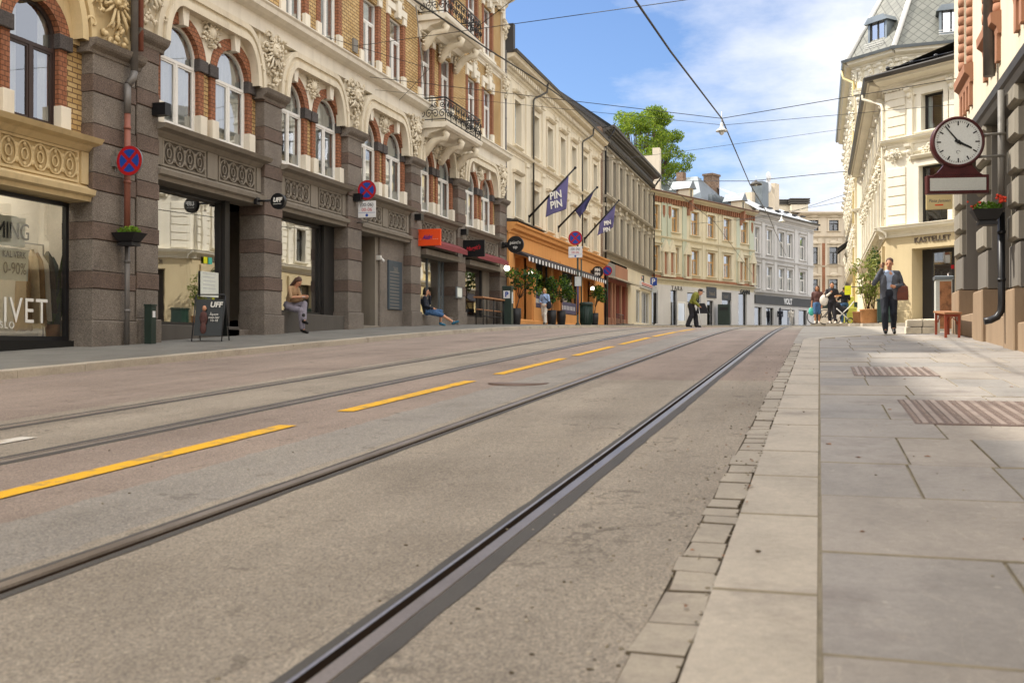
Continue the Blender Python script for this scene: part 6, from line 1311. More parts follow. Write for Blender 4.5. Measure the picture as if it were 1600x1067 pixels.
# ---------------------------------------------------------------- near right house
FR = Frame(3.05, 0, 0, -1); RC = 26.0
b9 = thing('brick_trimmed_house', 'near right house of cream stucco and brick trim over dark grey rusticated piers', 'building', (3.05, 20, gr(20)))
U = lambda px, w=0: Fu(FR, px, w)
EA = 4.62
piers = [(-26.0, -24.9), (-22.5, -21.4), (-18.95, -18.1), (-15.9, -15.1), (-12.6, -11.8), (-9.2, -8.4), (-6, -5.2), (-2.6, -1.8)]
m = MB(FR)
for a, e in piers:
    base = gr(-e) + 1.0; v = base + .75
    m.box(a, e, base + .12, EA, -.6, -.12); m.box(a - .01, e + .01, base + .02, base + .75, -.6, -.02, 0, .03)
    while v < EA - .3: m.box(a + .03, e - .03, v + .05, v + .5, -.2, .02, 1, .05); v += .56
m.build('rusticated_piers', ['r1_grey', 'r1_rock'] if 'r1_rock' in M else ['r1_grey', 'r1_grey'], b9)
m = MB(FR)
for (a, e), (c, d) in zip(piers, piers[1:] + [(0, 0)]):
    if d: m.box(e, c, gr(-e) - .3, gr(-c) + .55, -.6, .0, 0, .02); m.box(e, c, 3.9, EA, -.6, -.4, 1)
    m.box(a - .04, e + .04, gr(-e) - .3, gr(-e) + 1.0, -.6, .07, 0, .025)
m.build('plinths', ['granite_pink', 'r1_grey'], b9)
for i, ((a, e), (c, d)) in enumerate(zip(piers, piers[1:])):
    shopwin(b9, FR, e, c, gr(-e) + .56, 3.9, -.45, 'r1_frame' if 'r1_frame' in M else 'dark_frame', .1, ((e + c) / 2,), (3.1,)); room(b9, FR, e, c, gr(-e), 3.9, -2.5, -.6, 'room_dark')
m = MB(FR); m.prof(-26.1, 1, [(EA - .5, -.5), (EA - .5, -.3), (EA - .42, -.28), (EA - .36, .02), (EA - .24, .05), (EA - .2, .09), (EA - .06, .1), (EA - .02, .02), (EA - .02, -.5)]); m.build('canopy_cornice', 'dark_gutter', b9)
wc = [-23.75, -20.35, -17.15, -14.2, -11.8, -8.6, -5.4, -2.2]
ops = [(u - .5, u + .5, 5.85, 8.6) for u in wc] + [(u - .5, u + .5, 10, 12.4) for u in wc]
m = MB(FR); wall(m, -RC, 1, EA, 15, ops, 0, 0, .3); m.build('wall', 'r1_cream', b9)
for o in ops:
    wd = window(b9, FR, *o, -.08, 'white_frame', False, .62, 1, cur='sides', th=.09); t = MB(FR); v = o[2]
    while v < o[3] + .1:
        for s in (o[0] - .14, o[1] + .14): t.lathe((s, v, 0), [(.001, 0), (.105, .012), (.115, .1), (.105, .185), (.001, .198)], 12, 1, 0)
        v += .2
    t.build('brick_jambs', 'terracotta_paint', wd); t = MB(FR); t.prof(o[0] - .35, o[1] + .35, [(v0 := o[2] - .38, 0), (v0, .06), (v0 + .12, .08), (v0 + .2, .17), (v0 + .36, .18), (v0 + .4, 0)])
    for k in range(4): t.box(o[0] - .3 + k * .46, o[0] - .1 + k * .46, o[2] - .85, o[2] - .38, 0, .07)
    t.prof(o[0] - .3, o[1] + .3, [(o[3] + .08, 0), (o[3] + .08, .1), (o[3] + .3, .12), (o[3] + .36, .18), (o[3] + .44, .18), (o[3] + .46, 0)]); t.build('sills', 'terracotta_paint', wd)
m = MB(FR); cornice(m, -RC, 1, 15.3, 0, .6, .7); m.build('eaves_cornice', 'r1_cream', b9)
m = MB(FR); m.tube([(-19.9, 15, .14), (-19.9, EA + .2, .14)], .1, 10); m.build('upper_drainpipe', 'pipe_grey', b9)
FE = Frame(3.05, RC, 1, 0)       # end wall round the corner (it faces away, up the street)
m = MB(); m.quad((3.05, RC, -.5), (16, RC, -.5), (16, RC, 15), (3.05, RC, 15)); m.quad((3.05, -1, 15), (3.05, RC, 15), (16, RC, 15), (16, -1, 15)); m.quad((3.05, -1, -1.5), (16, -1, -1.5), (16, -1, 15), (3.05, -1, 15)); m.build('rear_walls', 'r1_cream', b9)
bq = thing('terrace_house', 'cream house farther back on the right pavement behind the camera', 'building', (3.05, -10, -1.4)); m = MB(FR); m.rect(1.05, 20, -2.5, 15, 0); m.build('wall', 'kast_white', bq); wing_box(bq, FR, 1.05, 20, -2.5, 15, -.05, 'blackout', 'rear_walls')
# ---------------------------------------------------------------- signs, lamps, wires, planters
def cross_frame(y): return Frame(0, y, 1, 0)          # a board across the street: u = world x, faces the camera's end
def frontal(x, y): return Frame(0, y, 1, 0)
def xat(px, y):
    k = (px - 800) / FPX; return y * (k * CT - ST) / (k * ST + CT)
def vat(px, py, y): return (HOR - py) * dep(xat(px, y), y) / FPX
def bar_(mb, F, u0, v0, w0, u1, v1, w1, r, n=8): mb.tube([(u0, v0, w0), (u1, v1, w1)], r, n)
def no_stop(t, F, u, v, r, cross=2, name='disc'):
    m = MB(F); m.lathe((u, v, 0), [(.001, -.03), (r, -.03), (r, -.004), (r - .008, 0), (.001, 0)], 40, 2, 0, False); d = m.build(name, 'zinc', t)
    m = MB(F); m.disc(u, v, .003, r * .985, 0, 40); m.build('red_ring', 'sign_red', d)
    m = MB(F)
    for q in range(4 if cross == 2 else 2):
        a0, a1 = ((-PI / 4 + q * PI / 2 + .16, PI / 4 + q * PI / 2 - .16) if cross == 2 else (-PI / 4 + q * PI + .1, PI * .75 + q * PI - .1))
        n = 14; ri = r * .76; mid = (a0 + a1) / 2; off = r * .15 if cross == 2 else r * .1
        m.add([(u + off * math.cos(mid), v + off * math.sin(mid), .006)] + [(u + ri * math.cos(a0 + (a1 - a0) * k / n), v + ri * math.sin(a0 + (a1 - a0) * k / n), .006) for k in range(n + 1)], [tuple(range(n + 2))])
    m.build('blue_field', 'sign_blue', d); return d
def plate(t, F, u, v, w_, h):
    m = MB(F); m.box(u - w_ / 2, u + w_ / 2, v - h / 2, v + h / 2, -.02, 0, 0, .004); p = m.build('plate', 'white_plate', t)
    text('(00-06)', F, u, v + h * .27, .002, h * .3, 'ink', 'hours', p, .002); text('00-06', F, u, v - h * .03, .002, h * .3, 'red_ink', 'hours', p, .002)
    m = MB(F); m.box(u - w_ / 2 + .01, u + w_ / 2 - .01, v - h * .22, v - h * .2, 0, .003); m.disc(u, v - h * .36, .003, h * .09); m.build('markings', 'sign_blue', p); return p
# 1: on a bracket from the granite pier
y = 17.3; F1 = frontal(0, y); x = xat(201.5, y); v = vat(201.5, 251, y); t = thing('no_stopping_sign', 'round red and blue no-stopping sign bracketed beside the rust red drainpipe', 'road sign', F1(x, v), 'no-stopping signs')
no_stop(t, F1, x, v, .3); m = MB(F1); m.tube([(x, v, -.05), (-13.5, v - .02, -.05)], .022, 8); m.tube([(x - .15, v + .25, -.05), (-13.5, v + .25, -.05), (-13.5, v - .2, -.05), (x - .15, v - .2, -.05)], .012, 6); m.box(-13.54, -13.46, v - .1, v + .1, -.14, .04); m.build('bracket', 'grey_frame', t)
# 2: with a plate, from a pier
y = 28.5; F1 = frontal(0, y); x = xat(573, y); v = vat(573, 297, y); t = thing('no_stopping_sign', 'round no-stopping sign with white hours plate, bracketed from a granite pillar', 'road sign', F1(x, v), 'no-stopping signs')
no_stop(t, F1, x, v, .305); plate(t, F1, x, vat(573, 327, y), .58, .5); m = MB(F1); m.tube([(x, v + .3, -.05), (x, vat(573, 347, y), -.05), (-13.5, vat(573, 347, y), -.05)], .03, 8); m.tube([(-13.5, v + .02, -.05), (x, v + .02, -.05)], .02, 6); m.build('bracket', 'grey_frame', t)
# 3: on a post by the bin
y = 46.9; F1 = frontal(0, y); x = xat(899, y); v = vat(899, 372, y); gz = gl(x, y); t = thing('no_stopping_sign', 'no-stopping sign with hours plate on a dark post in front of the orange bar', 'road sign', F1(x, gz), 'no-stopping signs')
no_stop(t, F1, x, v, .34); plate(t, F1, x, vat(899, 394, y), .66, .52); m = MB(F1); m.tube([(x + .1, gz, -.07), (x + .1, v, -.07)], .042, 10); m.tube([(x + .27, gz + 1, -.07), (x + .27, vat(899, 405, y), -.07)], .035, 8); m.lathe((x + .1, gz, -.07), [(.12, 0), (.12, .04), (.05, .12), (.05, .5)], 12, 1); m.build('post', 'meter_green', t)
m = MB(F1); a, b_ = xat(898, y), xat(908, y); m.box(a, b_, vat(903, 447, y), vat(903, 432, y), -.05, -.02); m.build('notice', 'curtain_grey', t)
m = MB(F1); m.tube([(x + .1, gz + .6, -.07), (x + .1, vat(899, 440, y), -.07)], .05, 10); m.build('stickers', 'banner_purple', t)
# 4: single bar, beyond
y = 63; F1 = frontal(0, y); x = xat(949, y); v = vat(949, 423, y); gz = gl(x, y); t = thing('no_parking_sign', 'small round no-parking sign on a post before the red shop front', 'road sign', F1(x, gz)); no_stop(t, F1, x, v, .31, 1)
m = MB(F1); m.tube([(x, gz, -.06), (x, v, -.06)], .035, 8); m.build('post', 'meter_green', t)
# round shop signs
def round_sign(px, py, y, r, lines, label, wallx=-13.5, th=.12):
    F = frontal(0, y); x = xat(px, y); v = vat(px, py, y); t = thing('round_shop_sign', label, 'shop sign', F(x, v), 'round black shop signs')
    m = MB(F); m.lathe((x, v, 0), [(.001, -th), (r - .01, -th), (r, -th + .01), (r, -.01), (r - .01, 0), (.001, 0)], 40, 2, 0, False); m.build('board', 'black_sign', t)
    m = MB(F); m.tube([(wallx, v + .03, -th / 2), (x - r, v + .03, -th / 2)], .025, 6); m.box(wallx - .05, wallx + .03, v - .06, v + .12, -th / 2 - .08, -th / 2 + .08); m.build('bracket', 'black_metal', t)
    for s, dy, sz, kw in lines: text(s, F, x, v + dy * r, .004, sz * r, 'off_white', 'lettering', t, .003, **kw)
round_sign(433, 314, 22.7, .2, (('UFF', .12, .72, dict(shear=.2, bold=.008)), ('Second Hand', -.36, .2, {})), 'small round black sign reading UFF on a granite pillar')
round_sign(805, 382, 43.3, .38, (("paint'n", .22, .5, {}), ('sip', -.3, .5, {})), "round black sign reading paint'n sip at the orange front's left end", -13.4)
round_sign(933.5, 425, 61.6, .36, (('PIN', .34, .72, dict(bold=.012, sx=.85)), ('PIN', -.36, .72, dict(bold=.012, sx=.85))), "round black sign reading PIN PIN at the orange front's right end", -13.4)
# rectangular hanging signs
def hang_sign(x0, x1, y0, y1, y, matk, label, txt, tm, wallx=-13.5, dots=False, **kw):
    F = frontal(0, y); a, b_ = xat(x0, y), xat(x1, y); c, d = vat((x0 + x1) / 2, y1, y), vat((x0 + x1) / 2, y0, y); t = thing('hanging_shop_sign', label, 'shop sign', F(a, c))
    m = MB(F); m.box(a, b_, c, d, -.1, 0, 0, .008); m.build('board', matk, t); m = MB(F)
    for v in (c + .12, d - .12): m.tube([(wallx, v, -.05), (a, v, -.05)], .018, 6)
    m.build('bracket', 'black_metal', t); text(txt, F, (a + b_) / 2, (c + d) / 2, .004, (d - c) * .36, tm, 'lettering', t, .003, shear=.4, **kw)
    if dots:
        m = MB(F)
        for s in (-1, 1):
            for k in range(3): m.disc((a + b_) / 2 + s * (.25 + .07 * k), (c + d) / 2 - .06, .003, .012, 0, 8)
        m.build('dots', 'off_white', t)
hang_sign(646.5, 688, 358, 384, 33.6, 'orange_sign', 'bright orange hanging sign with purple script above the seated man', 'Aldri', 'purple_ink', dots=True, bold=.006, sx=.8)
hang_sign(721, 757, 375, 401, 38.3, 'black_sign', 'black hanging sign with red handwriting between the dark red awnings', "Margit's", 'red_ink', bold=.004, sx=.8, rot=.12)
F = frontal(0, 82); x0, x1 = xat(993.5, 82), xat(1006, 82); c, d = vat(1000, 442.5, 82), vat(1000, 430.5, 82)
t = thing('convenience_store_sign', 'square white sign with a red and orange numeral 7 on the grey house', 'shop sign', F(x0, c)); m = MB(F); m.box(x0, x1, c, d, -.2, 0, 0, .02); m.build('board', 'black_sign', t); m = MB(F); m.box(x0 + .06, x1 - .06, c + .06, d - .06, 0, .012); m.build('face', 'white_plate', t)
xm = (x0 + x1) / 2; vm = (c + d) / 2; w_ = (x1 - x0); m = MB(F); m.prism([(xm - w_ * .3, vm + w_ * .18), (xm + w_ * .3, vm + w_ * .18), (xm + w_ * .3, vm + w_ * .32), (xm - w_ * .3, vm + w_ * .32)], .012, .02, 0); m.prism([(xm + w_ * .06, vm + w_ * .18), (xm - w_ * .1, vm - w_ * .38), (xm + w_ * .08, vm - w_ * .38), (xm + w_ * .3, vm + w_ * .18)], .012, .02, 1); m.build('numeral', ['orange_sign', 'sign_red'], t)
text('ELEVEN', F, xm, vm - .02, .024, w_ * .24, 'bin_green', 'lettering', t, .003, bold=.01)
m = MB(F); m.tube([(x0 - .4, vm + .2, -.1), (x0, vm + .2, -.1)], .03, 6); m.build('bracket', 'black_metal', t)
F = frontal(0, 86.5); x0, x1 = xat(1015.5, 86.5), xat(1026.5, 86.5); c, d = vat(1021, 446, 86.5), vat(1021, 434, 86.5); gz = g(86.5) + .2
t = thing('parking_sign', 'blue square parking sign with white P on a thin post', 'road sign', F((x0 + x1) / 2, gz)); m = MB(F); m.box(x0, x1, c, d, -.03, 0); m.build('board', 'sign_blue', t); m = MB(F); m.box(x0, x1, c - .62, c - .05, -.03, 0); m.build('plate', 'curtain_grey', t); text('P', F, (x0 + x1) / 2, (c + d) / 2, .004, .62, 'white_plate', 'lettering', t, .003, bold=.015)
m = MB(F); m.tube([((x0 + x1) / 2, gz, -.07), ((x0 + x1) / 2, d, -.07)], .04, 8); m.build('post', 'grey_frame', t)
# flags
def flag(u, v, tip, k, cloth, body, label, wob, fr=(.35, .9), drop=1.35, slim=1.0):
    t = thing('flag', label, 'flag', FL(u, v, .1), 'purple flags over the orange bar'); a = Vector((-13.68, u, v)); tipv = Vector(tip)
    m = MB(); m.tube([a, tipv], [.06, .04], 8, 0, True); m.ball(tipv, .07, 8, 6, 0, True); m.box(-13.7, -13.6, u - .1, u + .1, v - .2, v + .15); m.build('pole', 'black_metal', t)
    nu, nv = 14, 14; pts = []
    for j in range(nv + 1):
        for i in range(nu + 1):
            f = i / nu; s = j / nv; p = a.lerp(tipv, fr[0] + (fr[1] - fr[0]) * f)
            p = p + Vector((-(.12) * s * slim + (1 - slim) * (.5 - f) * s * 1.1, wob * math.sin(f * 7 + s * 2 + k) * s, -drop * s * (.58 + .42 * f) - .04))
            pts.append(p)
    m = MB(); m.add(pts, [(j * (nu + 1) + i, (j + 1) * (nu + 1) + i, (j + 1) * (nu + 1) + i + 1, j * (nu + 1) + i + 1) for j in range(nv) for i in range(nu)], 0, True, True); o = m.build('cloth', cloth, t)
    sm = o.modifiers.new('thick', 'SOLIDIFY'); sm.thickness = .008
    if body:
        c = a.lerp(tipv, (fr[0] + fr[1]) / 2); F = frontal(0, u - wob * .6 - .02)
        for q, (s, dx, dz) in enumerate(body): text(s, F, c.x + dx - .12, c.z + dz, .02, .5 * (1 if k != 2 else .7), 'off_white', 'lettering', t, .003, bold=.014, sx=.8, rot=.15)
flag(48.3, 6.3, (-11.29, 48.3, 8.66), 0, 'flag_purple', (('PIN', .02, -.45), ('PIN', .05, -.9)), 'large purple flag reading PIN PIN, nearest of the three', .06, (.42, .86), 1.6)
flag(54.2, 6.45, (-11.46, 54.2, 8.6), 1, 'flag_dark', (), 'dark purple flag furled and twisted round its pole, middle of three', .16, (.45, .92), .75, .4)
flag(60.8, 6.5, (-11.53, 60.8, 8.8), 2, 'flag_purple', (('PIN', .15, -.6), ('PIN', .1, -1.0)), 'smaller purple flag with crumpled white letters, farthest of three', .14, (.45, .9), 1.35)
# wires
def wire(name, label, pts, r, cat='wire', group='overhead wires', sag=0):
    q = []
    for a, b_ in zip(pts, pts[1:]):
        a, b_ = Vector(a), Vector(b_); n = 10
        for k in range(n): p = a.lerp(b_, k / n); p.z -= sag * 4 * (k / n) * (1 - k / n); q.append(p)
    q.append(Vector(pts[-1])); m = MB(); m.tube(q, r, 5, 0, True); return tag(m.build(name, 'wire', None, q[0]), label, cat, group)
def onx(px, py, X): return Vector((X, yx(px, X), zx(px, py, X)))
w1 = [(-2.3, -8, 4.3)] + [onx(a, b_, -2.3) for a, b_ in ((993, 0), (1048, 80), (1128, 185))] + [onx(1172, 288, -2.3), onx(1202, 338, -2.3), onx(1210, 359, -2.3), onx(1228, 399, -2.3)]
wire('trolley_wire', 'thick black trolley wire over the nearer tram track', w1, .017)
w2_ = [(-5.7, -8, 4.6)] + [onx(a, b_, -5.7) for a, b_ in ((648, 0), (760, 75), (843, 127), (951, 204), (1023, 269), (1050, 295), (1116, 346), (1157, 402), (1178, 432))]
wire('trolley_wire', 'black trolley wire over the farther tram track, crossing the balconies', w2_, .015)
cw = onx(1128, 185, -2.3)
wire('span_wire', 'span wire from the brick front to the near white lamp and the right house', [(-13.6, 29.3, 8.45), cw, (3.0, 25.2, 6.1)], .009)
wire('span_wire', 'second thin span wire just under the one carrying the near lamp', [(-13.6, 30.0, 8.2), cw - Vector((0, -.5, .06)), (3.0, 25.6, 5.6)], .006)
wire('span_wire', 'span wire high at the top of the picture from a plate on yellow brick', [(-13.6, 28.75, 9.25), (3.05, 17, 5.95)], .009)
wire('span_wire', 'short diagonal stay across the upper balcony', [P(735, 50, 36), P(800, 0, 34), P(860, -45, 33)], .012)
c2 = P(1172, 283, 60)
wire('span_wire', 'far span wire carrying the dark bell lamp', [P(1019, 283, 86), c2, P(1326, 267.5, 66)], .022)
wire('span_wire', 'thin span wire passing in front of the lime green tree', [P(940, 252, 66), P(1085, 234, 60), P(1330, 200, 66)], .012)
wire('span_wire', 'faint lowest span wire by the far chimneys', [P(1150, 345, 90), P(1262, 325, 80), P(1331, 313, 68)], .015)
wire('span_wire', 'span wire above the far white lamp', [P(1060, 352, 95), P(1221, 337, 78), P(1329, 301, 68)], .015)
for a, e in (((-13.6, 26.5, 8.9), (-13.6, 32, 8.3)),): wire('span_wire', 'forked stay holding a span wire to the carved front', [a, (-11.2, 28.7, 8.35), e], .008)
def bell(p, s, label, mk, gm=None):
    t = thing('hanging_lamp', label, 'street lamp', p, 'lamps hung over the street'); m = MB(); c = Vector(p)
    m.lathe(c, [(a_ * s, b_ * s) for a_, b_ in ((.03, .3), (.06, .22), (.07, .1), (.2, 0), (.24, -.06), (.22, -.06), (.001, -.02))] if s else [(.03, .22), (.08, .14), (.3, .02), (.36, -.08), (.34, -.08), (.001, -.02)], 18, 2, 0, True, True); m.build('shade', mk, t)
    m = MB(); m.tube([c + Vector((0, 0, .28 * (s or .7))), c + Vector((0, 0, .45))], .012, 5, 0, True); m.ball(c + Vector((0, 0, -.06)), (.1 * (s or 1), .1 * (s or 1), .07), 10, 6, 0, True); m.build('fitting', 'lamp_white', t)
bell(onx(1128, 203, -2.3), .62, 'white bell street lamp hung where the near wires cross', 'lamp_white'); bell(P(1181.5, 287, 60), 0, 'dark wide street lamp hung from the far wires', 'dark_gutter'); bell(P(1221.5, 345, 72), 1, 'small white street lamp against the grey house', 'lamp_white')
# parking meter and bin
def at_left(px, X): y = yx(px, X); return X, y, gl(X, y)
x, y, z = at_left(793.5, -12.9); t = thing('parking_meter', 'dark green parking meter with white P panel by the orange bar', 'parking meter', (x, y, z)); m = MB(); m.box(x - .2, x + .2, y - .16, y + .16, z, z + 1.52, 0, .01); m.box(x - .21, x + .21, y - .17, y + .17, z + 1.52, z + 1.66, 0, .03); m.build('body', 'meter_green', t)
F = frontal(0, y - .162); m = MB(F); m.box(x - .15, x + .15, z + 1.12, z + 1.45, 0, .012); p = m.build('panel', 'white_plate', t); text('P', F, x, z + 1.28, .014, .3, 'sign_blue', 'lettering', p, .003, bold=.01); m = MB(); m.box(x + .202, x + .21, y - .1, y + .1, z + .9, z + 1.4); m.build('side_panel', 'curtain_grey', t)
x, y, z = at_left(916, -11.35); t = thing('litter_bin', 'round black-green slatted litter bin beside the sign post', 'bin', (x, y, z)); m = MB(); m.lathe((x, y, z), [(.26, 0), (.28, .03), (.3, .1), (.31, 1.0), (.001, 1.0)], 24, 2, 0, True, True); m.build('drum', 'meter_green', t); m = MB()
for k in range(24): q = 2 * PI * k / 24; m.tube([(x + .31 * math.cos(q), y + .31 * math.sin(q), z + .1), (x + .32 * math.cos(q), y + .32 * math.sin(q), z + .98)], .018, 4, 0, True)
m.build('slats', 'bin_green', t); m = MB(); m.lathe((x, y, z), [(.3, .98), (.35, 1.0), (.35, 1.12), (.28, 1.16), (.26, 1.02)], 24, 2, 0, True, True); m.build('rim', 'meter_green', t)
# potted trees along the orange front
def leaves(mb, c, r, n, s, seed, flat=.8, mats_=1):
    q = random.Random(seed)
    for k in range(n):
        while True:
            d = Vector((q.uniform(-1, 1), q.uniform(-1, 1), q.uniform(-1, 1)))
            if .15 < d.length < 1: break
        p = Vector(c) + Vector((d.x * r[0], d.y * r[1], d.z * r[2])); a = Vector((q.gauss(0, 1), q.gauss(0, 1), q.gauss(0, .7))).normalized(); b_ = a.orthogonal().normalized(); b_.rotate(Matrix.Rotation(q.uniform(0, 6.3), 3, a)); L = s * q.uniform(.6, 1.3); n_ = a.cross(b_)
        mb.add([p - b_ * L * .5, p + n_ * L * .28 + a * L * .05, p + b_ * L * .5, p - n_ * L * .28 + a * L * .05], [(0, 1, 2, 3)], q.randrange(mats_), False, True)
def potted(px, X, top, lean, seed, label, pw=.24, ph=.72):
    x, y, z = at_left(px, X); t = thing('potted_tree', label, 'potted tree', (x, y, z), 'potted trees before the orange bar'); q = random.Random(seed)
    m = MB(); m.lathe((x, y, z), [(pw * .8, 0), (pw * .84, .02), (pw, ph * .5), (pw * .98, ph), (pw * .88, ph), (pw * .86, ph - .06), (.001, ph - .06)], 20, 2, 0, True, True); m.build('pot', 'planter_black', t)
    cr = Vector((x + lean, y, z + top - .75)); m = MB(); b0_ = Vector((x, y, z + ph - .1)); fk = b0_.lerp(cr, .45); m.tube([b0_, fk], [.035, .025], 7, 0, True); lf = MB()
    for k in range(9):
        e = cr + Vector((q.uniform(-.5, .5), q.uniform(-.45, .45), q.uniform(-.45, .65))); mid = fk.lerp(e, .5) + Vector((q.uniform(-.08, .08), q.uniform(-.08, .08), .08)); m.tube([fk, mid, e], [.018, .014, .006], 5, 0, True); leaves(lf, e, (.3, .3, .26), 75, .15, seed * 31 + k, 1, 3)
    m.build('trunk', 'bark', t); lf.build('foliage', ['leaf_dark', 'leaf_lime_dark', 'leaf_dark'], t)
potted(806, -13.0, 2.55, .35, 3, 'slender dark-leaved tree in black pot beside the parking meter'); potted(862, -12.95, 2.35, .1, 4, 'potted tree just right of the blonde woman'); potted(877, -12.9, 2.5, .0, 5, 'fullest potted tree, in front of the right-hand shop window'); potted(929, -13.0, 2.3, .1, 6, 'potted tree behind the litter bin')
# window boxes / hanging troughs
def trough(c, w_, label, flowers, seed):
    t = thing('flower_trough', label, 'flower box', c, 'flower troughs hung on pipes'); m = MB(); x, y, z = c
    a = [(-1, -.5), (1, -.5), (1, .5), (-1, .5)]; pts = []
    for zz, s in ((-.2, .5), (-.18, .52), (-.17, .62), (0, 1.0), (0, .92), (-.05, .88)): pts += [(x + i * w_ * .5 * s, y + j * w_ * .75 * s, z + zz) for i, j in a]
    m.add(pts, [(3, 2, 1, 0), (20, 21, 22, 23)] + [(l * 4 + k, l * 4 + (k + 1) % 4, l * 4 + 4 + (k + 1) % 4, l * 4 + 4 + k) for l in range(5) for k in range(4)], 0, False, True); m.box(x - w_ * .3, x + w_ * .3, y - w_ * .25, y + w_ * .25, z - .26, z - .2); m.build('box', 'planter_black', t)
    lf = MB(); leaves(lf, (x, y, z + .04), (w_ * .47, w_ * .34, .1), 420, .055, seed, 1, 2); lf.build('leaves', ['leaf_green', 'leaf_lime_dark'], t)
    if flowers:
        m = MB(); q = random.Random(seed)
        for k in range(26): s = q.choice((-1, 1, 1)); cc = (x + s * w_ * .42 + q.gauss(0, .035), y + q.uniform(-.1, .1), z + .1 + q.gauss(0, .04) + (.08 if s > 0 else -.02)); m.ball(cc, q.uniform(.018, .03), 6, 4, 0, True)
        m.build('blossoms', flowers, t)
trough((-13.25, 17.45, 2.28), .56, 'black trough of small green plants on the left drainpipe', None, 8)
trough((2.68, 18.6, 2.28), .5, 'black trough of red geraniums on the right drainpipe', 'flower_red', 9)
# right pipe with elbow, clock
dp = thing('drainpipe', 'black drainpipe with a kicked-out foot on the right grey house', 'drainpipe', (2.93, 18.8, .2)); m = MB(); m.tube([(2.93, 18.8, 4.3), (2.93, 18.8, 2.2)], .055, 12, 0, True); m.build('upper_pipe', 'grey_frame', dp)
m = MB(); m.tube([(2.93, 18.8, 2.25), (2.93, 18.8, .75), (2.92, 18.8, .6), (2.86, 18.8, .5), (2.76, 18.8, .45), (2.66, 18.8, .43)], .058, 12, 0, True)
for v in (1.1, 1.9): m.tube([(2.93, 18.8, v), (2.93, 18.8, v + .05)], .07, 12, 0, True)
m.build('lower_pipe', 'black_metal', dp)
FC = Frame(2.226, 18.6, .985, .17); t = thing('street_clock', 'round street clock with dark red rim above a lit box, on a wall arm', 'clock', FC(0, 3.43)); v = 3.43
m = MB(FC); m.lathe((0, v, 0), [(.001, -.1), (.4, -.1), (.425, -.08), (.43, .04), (.42, .07), (.385, .075), (.375, .04), (.001, .04)], 56, 2, 0, True); m.build('case', 'clock_red', t)
m = MB(FC); m.disc(0, v, .05, .378, 0, 56); fc = m.build('dial', 'clock_face', t); m = MB(FC)
for k in range(60):
    a = PI / 30 * k; big = k % 5 == 0; r0, r1, hw = (.275, .345, .011) if big else (.325, .35, .0035); c, s = math.cos(a), math.sin(a)
    m.prism([(r0 * c + hw * s, v + r0 * s - hw * c), (r1 * c + hw * s, v + r1 * s - hw * c), (r1 * c - hw * s, v + r1 * s + hw * c), (r0 * c - hw * s, v + r0 * s + hw * c)], .051, .054)
m.build('hour_marks', 'ink', fc); m = MB(FC)
for ang, r1, hw, w_ in ((PI / 2 - 2 * PI * (3.9 / 12), .24, .022, .058), (PI / 2 - 2 * PI * (53.5 / 60), .335, .014, .064)):
    c, s = math.cos(ang), math.sin(ang); m.prism([(-.06 * c + hw * s, v - .06 * s - hw * c), (r1 * c + hw * .6 * s, v + r1 * s - hw * .6 * c), (r1 * c - hw * .6 * s, v + r1 * s + hw * .6 * c), (-.06 * c - hw * s, v - .06 * s + hw * c)], w_, w_ + .005)
m.lathe((0, v, 0), [(.03, .055), (.03, .075), (.001, .075)], 14); m.build('hands', 'ink', t)
m = MB(FC); m.tube([(.03 * math.cos(k * .55), v - .17 + .025 * math.sin(k * .55), .052) for k in range(10)], .003, 4); m.build('maker_mark', 'ink', fc)
m = MB(FC); m.prism([(-.4, v - .55), (.4, v - .55), (.32, v - .5), (.24, v - .4), (.2, v - .33), (-.2, v - .33), (-.24, v - .4), (-.32, v - .5)], -.07, .03); m.box(-.5, .5, v - .86, v - .55, -.1, .03, 0, .01); m.build('pedestal', 'clock_red', t)
m = MB(FC); m.box(-.45, .45, v - .81, v - .6, .03, .036); m.build('light_box', 'lit_box', t)
m = MB(FC)
for dv in (.12, -.25): m.tube([(.3, v + dv, -.03), (.78, v + dv + .02, -.03)], .022, 8)
m.build('wall_arms', 'grey_frame', t)
F = frontal(0, 24.6); a, b_, c, d = xat(1447.5, 24.6), xat(1489, 24.6), vat(1468, 327, 24.6), vat(1468, 296, 24.6); t = thing('hanging_shop_sign', 'cream hanging sign with small script and orange bar below the clock', 'shop sign', F(a, c)); m = MB(F); m.box(a, b_, c, d, -.06, 0, 0, .006); m.build('board', 'cloth_sign' if 'cloth_sign' in M else 'kast_ochre', t); text('Peta Jansen', F, (a + b_) / 2, (c + d) / 2 - .03, .003, .1, 'grey_frame', 'lettering', t, .002, shear=.3); m = MB(F); m.box((a + b_) / 2 - .09, (a + b_) / 2 + .08, c + .08, c + .11, 0, .004); m.build('orange_bar', 'orange_sign', t); m = MB(F); m.tube([(b_, d - .05, -.03), (b_ + .4, d - .05, -.03)], .015, 6); m.build('bracket', 'black_metal', t)
